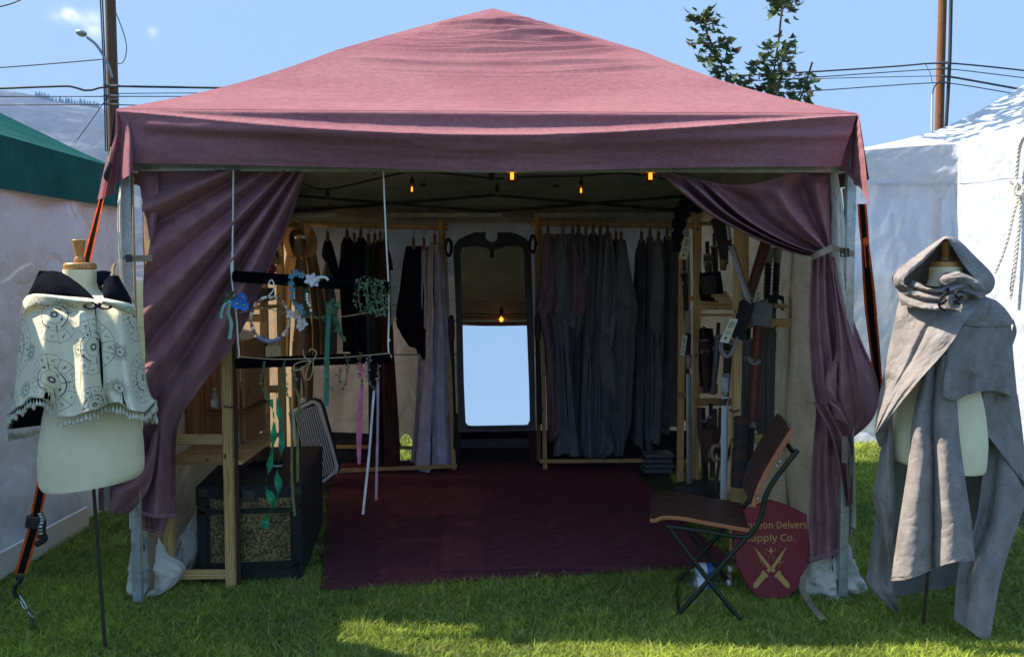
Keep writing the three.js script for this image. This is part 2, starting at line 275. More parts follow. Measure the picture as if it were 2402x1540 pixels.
// the valley side far behind, left
{
  const ridge = [[-420, 236], [-200, 222], [-60, 206], [0, 210], [60, 219], [120, 236], [190, 246], [250, 258], [330, 282], [430, 330], [560, 400], [700, 470]];
  const zr = -900;
  const g = gridGeo(160, 40, (u, v) => {
    const c = cat(ridge, u), top = W(c[0], c[1], zr), k = 1 - v;
    const foot = V(top.x * 0.55, -2, -330 + 60 * Math.sin(u * 9));
    const p = V(mix(foot.x, top.x, k), mix(foot.y, top.y, Math.pow(k, 1.08)), mix(foot.z, top.z, k));
    const e = Math.sin(Math.PI * k), a = n2(u * 14, v * 8, 4) * 9 + n2(u * 60, v * 30, 6) * 3; p.y += a * e; p.z += a * e * 1.5; if (k > 0.97) p.y += n2(u * 90, 3, 8) * 2; return p;
  }, 0.01);
  const hm = dtex(512, 512, (u, v) => { const a = fbm(u, v, 4, 5, 5, 91), b = fbm(u, v, 40, 40, 3, 95), c = fbm(u, v, 7, 12, 4, 97); const tree = sstep(0.42, 0.6, 0.6 * a + 0.4 * b), pale = sstep(0.62, 0.72, c) * (1 - tree * 0.6); const k = mix(0.22, 0.10, tree); return [255 * mix(k * 0.86, 0.36, pale), 255 * mix(k, 0.36, pale), 255 * mix(k * 1.1, 0.36, pale)]; });
  const hill = put('hill', g, new THREE.MeshStandardMaterial({ map: rep(hm, 0.55, 0.55), roughness: 1, side: THREE.DoubleSide }));
  hill.userData.kind = 'structure';
  // trees that stand against the sky along the ridge
  seed(31); const parts = [];
  for (let i = 0; i < 70; i++) { const u = rr(0.40, 0.62), c = cat(ridge, u), p = W(c[0], c[1], zr), h = rr(4, 9); const k = new THREE.ConeGeometry(h * 0.2, h, 6); k.translate(p.x, p.y + h * 0.3, p.z + 1); parts.push(k); }
  const wood_ = put('ridge_wood', parts, std(0.05, 0.07, 0.04, 1)); tag(wood_, 'dark conifers standing along the far ridge line', 'trees', null, 'stuff');
}
scene.fog = new THREE.FogExp2(0x84aadc, 0.00045);

// ---------------------------------------------------------------- the red tent
const tent = thing('canopy_tent', 'large faded maroon pop-up tent with open curtained front, in the middle', 'tent');
{
  const EL = W(270, 255, 0.06), ER = W(2015, 266, 0.06), AP = W(1156, 19, -1.5);
  const BL = V(EL.x, EL.y, -3.06), BR = V(ER.x, ER.y, -3.06);
  const corner = [EL, ER, BR, BL];
  seed(404); const creases = Array.from({ length: 80 }, (_, i) => { const t = 0.34 + 0.50 * Math.pow(rnd(), 0.8), far = sstep(0.3, 0.6, t); return { t, k: t > 0.80 ? -0.02 : rr(0.02, 0.055), u: rr(0.1, 0.9), w: rr(0.14, 0.42), a: rr(0.014, 0.034) * (0.35 + 0.65 * far) }; });
  creases.push({ t: 0.90, k: -0.03, u: 0.62, w: 0.35, a: 0.016 }, { t: 0.80, k: 0.03, u: 0.25, w: 0.3, a: 0.032 }, { t: 0.735, k: 0.02, u: 0.5, w: 0.9, a: 0.012 });
  const slope = (A, B, wr, off = 0) => gridGeo(wr === 3 ? 190 : 60, wr === 3 ? 420 : 60, (u, t) => {
    t = 1 - t; const e = A.clone().lerp(B, u), p = e.lerp(AP, t);
    p.y -= (t < 0.5 ? 0.030 : 0.006) * Math.sin(2 * Math.PI * t) + 0.035 * Math.sin(Math.PI * u) * Math.sin(Math.PI * Math.pow(t, 0.8)) * (1 - t);
    
    const m = sstep(0.30, 0.6, t);
    let k = n2(u * 5, t * 60, wr + 4) * 0.003 + n2(u * 5 + 9, t * 7, wr + 7) * 0.012 * (1 - t);
    if (wr === 3) for (const f of creases) { const c0 = f.t + f.k * ((u - 0.5) * 2) ** 2 + 0.010 * n2(u * 4, f.t * 30, 5), d = t - c0; if (Math.abs(d) > 0.09) continue; const en = Math.exp(-(((u - f.u) / f.w) ** 2)); k += 0.62 * f.a * en * Math.min(1, (1 - t) * 2.6) * sstep(0.96, 0.88, t) * (d > 0 ? Math.exp(-((d / 0.0045) ** 2)) : Math.exp(-((d / 0.011) ** 2))); }
    const edge = Math.min(1, Math.min(u, 1 - u) * 7) * Math.min(1, Math.min(u, 1 - u) * (1 - t) * 45 + 0.02) * Math.min(1, (1 - t) * 14) * Math.min(1, t * 14);
    p.y += k * edge * 1.0; p.y -= off; return p;
  });
  put('roof', [0, 1, 2, 3].map(i => slope(corner[i], corner[(i + 1) % 4], 3 + i * 11)), M.canopy, tent);
  // dark lining under the roof and inside the back and side valances
  const lin_ = [0, 1, 2, 3].map(i => slope(corner[i], corner[(i + 1) % 4], 60 + i, 0.03));
  const innerBand = (A, B, hh) => gridGeo(60, 6, (u, v) => { const p = A.clone().lerp(B, u); p.y -= v * hh * (1 + 0.05 * Math.sin(u * 9)); p.x *= 0.985; p.z = -1.5 + (p.z + 1.5) * 0.985 + 0.012 * Math.sin(u * 23 + v * 2); return p; });
  lin_.push(innerBand(BL, BR, 0.235), innerBand(EL, BL, 0.22), innerBand(ER, BR, 0.22), innerBand(V(EL.x, EL.y, 0.02), V(ER.x, ER.y, 0.02), 0.19));
  put('lining', lin_, M.liner, tent);
  // front valance with its drooping lip of cloth
  const lip = u => 0.385 * Math.pow(Math.sin(Math.PI * clamp(u * 0.97 + 0.015)), 0.85);
  const val = sheet([[272, 256, 0.06], [292, 300, 0.06], [303, 345, 0.07], [311, 383, 0.06]], [[2010, 267, 0.06], [2000, 305, 0.05], [1984, 350, 0.06], [1973, 390, 0.055]], {
    nu: 200, nv: 70, bow: (u, v) => [0, v * (13 * Math.pow(Math.sin(Math.PI * u), 2) + 1.5 * Math.sin(u * 13 + 1) * Math.sin(Math.PI * u))],
    disp: (u, v) => { const f = Math.max(lip(u), 0.02); let z = v < f ? 0.095 * Math.pow(v / f, 7) * Math.min(1, f * 3.2) : 0.095 * Math.min(1, f * 3.2) * (0.2 + 0.8 * Math.exp(-Math.pow((v - f) / 0.24, 1.6)));
      const f2 = 0.28 + 0.55 * u, f3 = 0.86 - 0.35 * u; z += 0.022 * Math.exp(-Math.pow((v - f2) / 0.10, 2)) * sstep(0.5, 0.1, u) * sstep(0, 0.05, u) + 0.022 * Math.exp(-Math.pow((v - f3 + 0.1) / 0.1, 2)) * sstep(0.5, 0.9, u);
      z += 0.022 * Math.sqrt(1 - (1 - Math.min(1, v / 0.11)) ** 2);
      z += n2(u * 6, v * 5, 2) * 0.022 * Math.sin(Math.PI * u) * sstep(0.3, 0.6, v) + n2(u * 20, v * 8, 5) * 0.006; return z; } });
  put('valance', val, M.canopy, tent);
  const lf = sheet([[270, 256, 0.06], [266, 320, 0.05], [246, 385, 0.05], [228, 468, 0.06]], [[290, 258, 0.07], [306, 300, 0.08], [311, 346, 0.09], [313, 404, 0.10]], { nu: 50, nv: 60, bow: (u, v) => [0, v * v * 14 * Math.sin(Math.PI * u) * (u > 0.5 ? -0.3 : 1)], disp: (u, v) => 0.06 * v * Math.sin(u * 8.5 + 0.6) * (0.4 + u) });
  const rf = sheet([[2000, 266, 0.05], [1992, 310, 0.045], [1982, 360, 0.05], [1974, 392, 0.055]], [[2015, 266, 0.08], [2020, 310, 0.17], [2029, 370, 0.24], [2040, 487, 0.30]], { nu: 60, nv: 60, bow: (u, v) => [u < 0.42 ? v * 12 * Math.sin(Math.PI * u) : 0, v * v * (u < 0.42 ? 14 * u : -16 * Math.sin(Math.PI * (u - 0.42) / 0.58))], disp: (u, v) => v * (u < 0.4 ? -0.12 * Math.sin(0.5 * Math.PI * u / 0.4) : -0.12 * Math.cos(0.5 * Math.PI * (u - 0.4) / 0.6)) + 0.006 * Math.sin(v * 40 + u * 7) * u });
  put('corner_flap', lf, M.canopy, tent); put('corner_flap', rf, M.canopy, tent);
  const sideVal = (A, B) => gridGeo(60, 10, (u, v) => { const p = A.clone().lerp(B, u), o = v * 0.05 + 0.02 * Math.sin(u * 17) * v; p.y -= v * 0.27; if (Math.abs(A.x - B.x) < 0.5) p.x += Math.sign(A.x) * o; else p.z -= o; return p; });
  put('valance', sideVal(EL, BL), M.canopy, tent); put('valance', sideVal(ER, BR), M.canopy, tent); put('valance', sideVal(BL, BR), M.canopy, tent);

  // frame
  const fl = G(325, 1421), fr = G(1975, 1407); fl.y = fr.y = 0;
  const top = 1.90, lg = (x, z) => { const g = [beam(V(x, 0.02, z), V(x, top, z), 0.040, 0.040, V(1, 0, 0), 0.006)]; g.push(boxAt(x, 0.006, z, 0.075, 0.012, 0.075)); return g; };
  for (const [x, z] of [[fl.x, fl.z], [fr.x, fr.z], [-1.5, -3], [1.5, -3]]) put('leg', lg(x, z), M.frame, tent);
  const hy = W(1150, 391, 0.0).y;
  put('header_bar', beam(V(-1.5, hy, fl.z), V(1.5, hy - 0.004, fr.z), 0.034, 0.03, V(0, 1, 0), 0.004), M.frame, tent);
  for (const x of [-1.5, 1.5]) put('header_bar', beam(V(x, hy, -0.03), V(x, hy, -2.97), 0.034, 0.03, V(0, 1, 0), 0.004), M.frame, tent);
  put('header_bar', beam(V(-1.48, hy, -3), V(1.48, hy, -3), 0.034, 0.03, V(0, 1, 0), 0.004), M.frame, tent);
  for (const [a, b, c] of [[-1.5, 0, 0.1], [0, 1.5, 0.1]]) {
    put('truss_bar', [beam(V(a, hy + 0.02, -2.93), V(b, hy + 0.14, -2.93), 0.022, 0.012, V(0, 1, 0), 0)], M.darkMetal, tent);
    put('truss_bar', [beam(V(a, hy + 0.14, -2.91), V(b, hy + 0.02, -2.91), 0.022, 0.012, V(0, 1, 0), 0)], M.darkMetal, tent);
  }
  put('peak_pole', bar(V(0, hy + 0.10, -1.5), V(0, AP.y - 0.05, -1.5), 0.018), M.darkMetal, tent);

  // walls of coarse canvas
  const hem = x => -0.01 + 0.22 * Math.exp(-Math.pow((x + 0.66) / 0.09, 2));
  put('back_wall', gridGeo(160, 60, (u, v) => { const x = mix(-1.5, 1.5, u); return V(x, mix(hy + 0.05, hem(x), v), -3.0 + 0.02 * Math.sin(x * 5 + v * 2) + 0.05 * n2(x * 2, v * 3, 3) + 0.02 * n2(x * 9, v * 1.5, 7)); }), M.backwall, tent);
  put('ground_cloth', loft([[640, 1010], [640, 1050], [640, 1085]], [[940, 1020], [938, 1050], [930, 1080]], -2.93, v => 0.03 + 0.05 * v, { na: 60, nv: 20, fold: (u, v) => 0.6 * n2(u * 12, v * 5, 3) }), cloth(0.05, 0.05, 0.055), tent);
  put('ground_cloth', loft([[990, 1010], [990, 1050], [990, 1082]], [[1640, 1010], [1640, 1050], [1640, 1085]], -2.93, v => 0.03 + 0.05 * v, { na: 60, nv: 20, fold: (u, v) => 0.6 * n2(u * 12, v * 5, 7) }), cloth(0.04, 0.03, 0.034), tent);
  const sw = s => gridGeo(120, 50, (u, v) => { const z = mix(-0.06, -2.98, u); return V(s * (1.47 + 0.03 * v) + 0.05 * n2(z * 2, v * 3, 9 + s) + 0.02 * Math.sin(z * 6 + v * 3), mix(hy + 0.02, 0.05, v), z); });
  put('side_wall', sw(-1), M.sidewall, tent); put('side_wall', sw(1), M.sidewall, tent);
  // seams and tie cords on the walls
  const seam = [];
  seam.push(tube([V(-1.45, 0.83, -2.955), V(-0.5, 0.82, -2.95), V(0.4, 0.83, -2.95), V(1.45, 0.83, -2.955)], 0.004, { rad: 4 }));
  put('seam', seam, M.leather, tent);
  put('tie_cord', [tube([W(1850, 720, -1.0), W(1870, 790, -1.02), W(1850, 830, -1.0)], 0.004, { rad: 4 }), tube([W(1795, 895, -1.3), W(1850, 930, -1.3), W(1880, 945, -1.28), W(1915, 952, -1.2)], 0.006, { rad: 5 }), tube([W(1850, 935, -1.3), W(1800, 990, -1.3), W(1790, 1010, -1.3)], 0.004, { rad: 4 }), tube([W(1868, 1060, -0.8), W(1885, 1100, -0.8)], 0.003, { rad: 4 }), tube([W(312, 415, 0.03), W(313, 600, 0.03), W(322, 900, 0.03), W(330, 1240, 0.03), W(336, 1340, 0.03)], 0.0035, { rad: 5 })], M.twine, tent);
  // pale canvas rolled beside the front legs and bunched on the grass
  const roll = (L, R, z, sd) => loft(L, R, z, v => 0.03 + 0.03 * v, { na: 40, nv: 50, fold: (u, v) => 0.35 * Math.sin(u * 31 + sd + v * 3) * 0.5 + 0.25 * n2(u * 9, v * 6, sd) });
  put('rolled_wall', roll([[284, 432], [278, 500], [284, 620], [296, 800], [306, 1000], [312, 1230]], [[300, 432], [302, 520], [306, 640], [314, 800], [322, 1000], [330, 1230]], -0.05, 2), M.tarp, tent);
  put('rolled_wall', roll([[1948, 404], [1952, 500], [1950, 600], [1958, 700], [1966, 800], [1985, 1000], [1990, 1230]], [[1962, 404], [1974, 470], [1986, 560], [1984, 620], [1990, 720], [1994, 1000], [1998, 1230]], -0.05, 5), M.tarp, tent);
  const bunch = (L, R, z, sd, dp) => loft(L, R, z, v => dp * (0.4 + 0.6 * v), { na: 70, nv: 40, fold: (u, v) => 0.9 * n2(u * 12, v * 4, sd) + 0.7 * n2(u * 5 + 3, v * 9, sd + 3) + 0.5 * (0.25 - Math.abs(n2(u * 16 + v * 3, v * 7, sd + 9))) + 0.10 * Math.sin(u * 50 + v * 9) });
  put('canvas_skirt', bunch([[322, 1235], [312, 1270], [303, 1310], [299, 1350], [308, 1382], [330, 1396]], [[352, 1235], [372, 1260], [392, 1300], [430, 1330], [410, 1370], [370, 1392]], -0.17, 3, 0.075), M.tarp, tent);
  put('canvas_skirt', bunch([[400, 1290], [398, 1320], [400, 1345], [402, 1362]], [[462, 1200], [470, 1260], [460, 1310], [450, 1340]], -0.42, 9, 0.08), M.tarp, tent);
  put('canvas_skirt', bunch([[1898, 1290], [1880, 1330], [1868, 1365], [1866, 1392], [1880, 1399]], [[1988, 1270], [2000, 1310], [2014, 1350], [2032, 1385], [2026, 1394]], -0.12, 14, 0.12), M.tarp, tent);
}
// curtains
{
  const c = thing('curtain', 'maroon curtain pulled aside at the left of the tent front', 'curtain');
  const Z = -0.045, fan = (px, py) => Math.atan2(py - 300, 762 - px);
  const folds = [[0.42, 0.05, 0.055], [0.52, 0.03, -0.03], [0.62, 0.045, 0.03], [0.72, 0.03, -0.02], [0.80, 0.04, 0.05], [0.89, 0.025, -0.035], [0.955, 0.035, 0.05], [1.02, 0.022, -0.03], [1.09, 0.035, 0.045], [1.16, 0.025, -0.03]];
  const main = sheet([[322, 398, Z], [334, 480, Z], [351, 560, Z], [336, 650, Z], [336, 740, Z], [340, 830, Z], [338, 950, Z], [326, 1080, Z], [304, 1197, Z]], [[714, 398, Z], [696, 470, Z], [652, 580, Z], [606, 690, Z], [552, 800, Z], [476, 900, Z], [420, 990, Z], [411, 1110, Z], [417, 1214, Z]], {
    nu: 150, nv: 150, bow: (u, v) => [0, v > 0.9 ? (v - 0.9) * 60 * Math.sin(Math.PI * u) : 0], disp: (u, v, px, py) => {
      const a = fan(px, py), dist = Math.hypot(762 - px, py - 300), up_ = sstep(1000, 820, py);
      let z = 0; for (const [c0, w, h] of folds) z += h * Math.exp(-Math.pow((a - c0) / w, 2)); z *= 1.35 * clamp(dist / 260) * up_;
      z += (1 - up_) * 0.035 * Math.sin(u * 10 + 0.8 + v * 2); z += n2(px / 120, py / 160, 4) * 0.03; z += 0.05 * Math.exp(-Math.pow((py - 860) / 90, 2)) * sstep(0.3, 0, u); return z; } });
  const hemw = [[322, 400], [338, 470], [352, 560]];
  put('cloth', main, M.curtain, c);
  put('turned_edge', sheet([[324, 402, -0.03], [330, 440, -0.03], [336, 480, -0.03], [346, 535, -0.02], [352, 572, -0.02]], [[372, 402, -0.02], [371, 410, -0.005], [370, 418, 0.0], [372, 470, 0.0], [362, 545, -0.01]], { nu: 20, nv: 40, disp: (u, v) => 0.012 * Math.sin(u * 5) }), M.curtain, c);
  put('tail', sheet([[338, 1040, -0.02], [300, 1085, 0.0], [258, 1120, 0.03], [232, 1135, 0.05], [231, 1196, 0.05]], [[372, 1000, 0.0], [364, 1080, 0.03], [350, 1140, 0.04], [325, 1180, 0.04], [300, 1205, 0.03]], { nu: 50, nv: 60, disp: (u, v) => 0.03 * Math.sin(u * 9 + v * 4) }), M.curtain, c);
  put('under_layer', sheet([[330, 1190, -0.08], [330, 1225, -0.08], [332, 1242, -0.08]], [[410, 1200, -0.08], [392, 1222, -0.08], [384, 1254, -0.08]], { nu: 30, nv: 20, disp: (u, v) => 0.02 * Math.sin(u * 9 + 1) }), M.curtain, c);
  const st = (pts, z) => tube(pts.map(p => W(p[0], p[1], z)), 0.0014, { seg: 60, rad: 4 });
  put('stitching', [st([[306, 1190], [360, 1207], [414, 1205]], 0.0), st([[306, 1195], [360, 1212], [415, 1210]], 0.0), st([[333, 470], [349, 562]], 0.012), st([[329, 470], [345, 564]], 0.012), st([[331, 1236], [384, 1250]], -0.05)], std(0.42, 0.26, 0.30, 0.9), c);
  const s = thing('curtain_strap', 'tan webbing strap with black buckle at the left tent leg', 'strap', 'tan curtain straps');
  put('webbing', [ribbon([W(262, 652, 0.02), W(268, 622, 0.04), W(290, 606, 0.05), W(300, 605, 0.045)].reverse(), 0.022, () => Math.PI / 2 * 0.0 + 1.57, 40), sheet([[304, 600, 0.04], [304, 613, 0.04]], [[357, 597, 0.045], [357, 612, 0.045]], { nu: 12, nv: 3 })], M.webbing, s);
  put('buckle', [boxAt(0, 0, 0, 0.024, 0.032, 0.008).applyMatrix4(new THREE.Matrix4().setPosition(W(301, 605, 0.05)))], M.buckle, s);
  single('hanging_tape', sheet([[243, 1132, 0.06], [244, 1198, 0.06]], [[256, 1132, 0.06], [258, 1198, 0.06]], { nu: 3, nv: 12 }), M.webbing, 'short tan tape hanging under the left mannequin torso', 'strap');
}
{
  const c = thing('curtain', 'maroon curtain swagged to the right leg and tied with a tan strap', 'curtain');
  const topc = [[1545, 402], [1585, 408], [1640, 420], [1700, 432], [1760, 432], [1820, 418], [1870, 404], [1910, 402], [1957, 402]];
  const low = [[1545, 402], [1600, 452], [1660, 500], [1740, 545], [1820, 580], [1880, 598], [1906, 600]];
  const Z = -0.05;
  // upper swag: strands run from the top edge to the strap
  const sw = gridGeo(150, 110, (u, v) => {
    const t = cat(topc, u), s = [mix(1904, 1950, Math.pow(u, 0.8)), mix(600, 574, u)];
    const l = cat(low, v), e = [mix(1957, 1950, v), mix(402, 574, v)];
    const lb = [mix(t[0], s[0], v), mix(t[1], s[1], v)];
    const q0 = [mix(1545, 1904, v), mix(402, 600, v)], dl = [l[0] - q0[0], l[1] - q0[1]], w0 = Math.pow(1 - u, 1.6);
    const px = lb[0] + dl[0] * w0, py = lb[1] + dl[1] * w0 + 10 * Math.sin(Math.PI * v) * u * (1 - u) * 4;
    const am = sstep(0, 0.18, v) * (1 - 0.55 * v);
    let z = Z + 2.5 * am * (0.055 * Math.exp(-Math.pow((u - 0.04) / 0.05, 2)) - 0.02 * Math.exp(-Math.pow((u - 0.12) / 0.03, 2)) + 0.055 * Math.exp(-Math.pow((u - 0.18) / 0.035, 2)) - 0.03 * Math.exp(-Math.pow((u - 0.235) / 0.02, 2)) + 0.06 * Math.exp(-Math.pow((u - 0.28) / 0.03, 2)) - 0.045 * Math.exp(-Math.pow((u - 0.40) / 0.09, 2)) + 0.03 * Math.sin(u * 22 + 1) * sstep(0.5, 0.62, u)) + 0.05 * v * Math.sin(Math.PI * u) + n2(u * 5, v * 4, 8) * 0.012;
    return W(px, py, z);
  });
  // gathered fall below the strap
  const fall = sheet([[1904, 600, Z], [1899, 680, Z], [1897, 760, Z], [1903, 880, Z], [1914, 960, Z], [1906, 1060, Z], [1900, 1160, Z], [1897, 1240, Z], [1896, 1322, Z]], [[1952, 580, Z], [1960, 660, Z], [1972, 760, Z], [1994, 880, Z], [2004, 970, Z], [2000, 1060, Z], [2000, 1130, Z], [2002, 1200, Z], [1988, 1292, Z]], {
    nu: 130, nv: 120, disp: (u, v, px, py) => 0.03 * Math.sin(Math.PI * u) + (0.012 + 0.02 * v) * Math.sin(u * (24 - 10 * v) + 2 * Math.sin(v * 3)) * (1 - 0.45 * v) + n2(u * 4, v * 3, 12) * 0.03 });
  put('cloth', [sw, fall], M.curtain, c);
  // big loop of cloth pushed out to the right, with the knot of its inner edge
  const loop = sheet([[1948, 610, 0.0], [1958, 700, 0.01], [1962, 800, 0.03], [1953, 880, 0.05], [1950, 950, 0.05], [1966, 1000, 0.04], [1984, 1024, 0.02]], [[1956, 600, -0.03], [1985, 700, -0.06], [2022, 800, -0.08], [2056, 880, -0.08], [2062, 935, -0.07], [2046, 985, -0.05], [2000, 1028, -0.02]], {
    nu: 80, nv: 90, disp: (u, v) => 0.075 * Math.sin(Math.PI * u) * Math.sin(Math.PI * clamp(v * 1.05)) + 0.028 * Math.sin(u * 15 - v * 5 + 0.5) * Math.sin(Math.PI * v) + n2(u * 4 + 5, v * 5, 17) * 0.035 });
  put('loop', loop, M.curtain, c);
  put('loop_edge', [loft([[1946, 860], [1940, 885], [1938, 915], [1944, 940], [1952, 955], [1960, 980]], [[1970, 840], [1960, 890], [1966, 915], [1962, 938], [1976, 952], [1990, 1000]], 0.045, v => 0.028, { na: 30, nv: 40, fold: (u, v) => 0.35 * Math.sin(u * 12 + v * 16) })], M.curtain, c);
  put('lower_wrap', sheet([[1905, 940, -0.01], [1945, 1010, 0.03], [1965, 1080, 0.03], [1978, 1140, 0.02], [1986, 1190, 0.01]], [[1960, 960, 0.03], [1996, 1030, 0.0], [2004, 1080, -0.02], [2001, 1130, -0.03], [2002, 1180, -0.03]], { nu: 50, nv: 60, disp: (u, v) => 0.022 * Math.sin(u * 13 + v * 2) + 0.02 * Math.sin(Math.PI * u) }), M.curtain, c);
  const st = (pts, z) => tube(pts.map(p => W(p[0], p[1], z)), 0.0014, { seg: 60, rad: 4 });
  put('stitching', [st([[1897, 1314], [1945, 1302], [1987, 1283]], 0.0), st([[1897, 1309], [1945, 1297], [1987, 1278]], 0.0)], std(0.42, 0.26, 0.30, 0.9), c);
  const s = thing('curtain_strap', 'tan webbing strap gathering the right curtain against the tent leg', 'strap', 'tan curtain straps');
  put('webbing', [sheet([[1902, 596, 0.02], [1905, 611, 0.03]], [[1952, 572, 0.03], [1954, 588, 0.035]], { nu: 24, nv: 4, disp: (u) => 0.05 * Math.sin(Math.PI * u) }), sheet([[1948, 572, 0.03], [1950, 586, 0.03]], [[2004, 588, 0.04], [2004, 604, 0.04]], { nu: 16, nv: 4, disp: u => 0.01 * Math.sin(Math.PI * u) })], M.webbing, s);
  put('buckle', [-9, 0, 9].map(k => boxAt(0, 0, 0, 0.005, 0.034, 0.008).applyMatrix4(new THREE.Matrix4().setPosition(W(1982 + k, 592, 0.052)))).concat([-1, 1].map(k => boxAt(0, 0, 0, 0.036, 0.005, 0.008).applyMatrix4(new THREE.Matrix4().setPosition(W(1982, 592 + k * 9, 0.052))))), M.buckle, s);
  single('hanging_tape', sheet([[1976, 1022, 0.07], [1975, 1085, 0.07]], [[1988, 1022, 0.07], [1990, 1085, 0.07]], { nu: 3, nv: 12 }), M.webbing, 'short tan tape end hanging below the right curtain loop', 'strap');
  single('ground_tape', ribbon([W(1888, 1335, -0.02), W(1884, 1380, 0.02), W(1900, 1412, 0.10), G(1918, 1436, 0.05), G(1932, 1452, 0.045)], 0.026, () => 0.2, 50), M.webbing, 'long tan tape trailing onto the grass beside the shield sign', 'strap');
  single('hanging_tape', ribbon([W(1996, 1075, -0.02), W(1999, 1160, -0.01), W(2003, 1240, -0.01), W(2004, 1310, -0.01)], 0.014, () => 0.1, 40), M.webbing, 'narrow tan tape hanging down outside the right tent leg', 'strap');
}
// ---------------------------------------------------------------- neighbouring tents
{
  const t = thing('green_tent', 'green-roofed tent with white side wall at the left edge', 'tent');
  const x0 = -2.36, zb = -2.0, zf = 1.15, hv = 1.85, he = 2.09, ap = V(-3.9, 2.92, -0.45);
  const A = V(x0, he, zf), B = V(x0, he, zb), C = V(-5.4, he, zb), D = V(-5.4, he, zf);
  const sl = (P, Q, s) => gridGeo(80, 50, (u, v) => { const p = P.clone().lerp(Q, u).lerp(ap, 1 - v); p.y += (-0.05 * Math.sin(Math.PI * u) + n2(u * 4, v * 6, s) * 0.05) * Math.sin(Math.PI * v); return p; });
  put('roof', [sl(A, B, 3), sl(B, C, 5), sl(C, D, 7), sl(D, A, 9)], M.greenLit, t);
  const vl = (P, Q) => gridGeo(70, 10, (u, v) => { const p = P.clone().lerp(Q, u); p.y = mix(he, hv - 0.02 * Math.sin(Math.PI * u), v); p.x += 0.012 * Math.sin(u * 13) * v + 0.015; return p; });
  put('valance', [vl(A, B), vl(B, C), vl(C, D), vl(D, A)], M.green, t);
  const wl = gridGeo(140, 70, (u, v) => { const z = mix(zf, zb, u), y = mix(hv + 0.12, 0.015, v); return V(x0 - 0.02 + 0.05 * v * v + n2(z * 2.2, y * 1.6, 21) * 0.14 + 0.030 * (1 - Math.abs(2 * n2(z * 3 + y, y * 2.5 - z, 27)) * 2) * 0.6 + 0.022 * Math.sin(z * 9 + y) * (1 - v) + 0.05 * n2(z * 1.2 + y * 2, y * 4 - z, 29) * v, y, z); });
  put('side_wall', wl, M.whiteLeft, t);
  put('wall', [gridGeo(20, 10, (u, v) => V(mix(x0, -5.4, u), mix(hv + 0.1, 0.02, v), zb)), gridGeo(20, 10, (u, v) => V(-5.4, mix(hv + 0.1, 0.02, v), mix(zb, zf, u)))], M.white, t);
  for (const [x, z] of [[x0, zf], [x0, zb], [-5.4, zb], [-5.4, zf]]) put('leg', beam(V(x - 0.06, 0, z), V(x - 0.06, he, z), 0.04, 0.04), M.frame, t);
  const p0 = G(-60, 1400), p1 = G(205, 1238); single('kick_board', beam(V(p0.x, 0.075, p0.z), V(p1.x, 0.06, p1.z), 0.13, 0.018, V(0, 1, 0), 0.003), M.skirt, 'low pale board lying along the foot of the white wall', 'board');
}
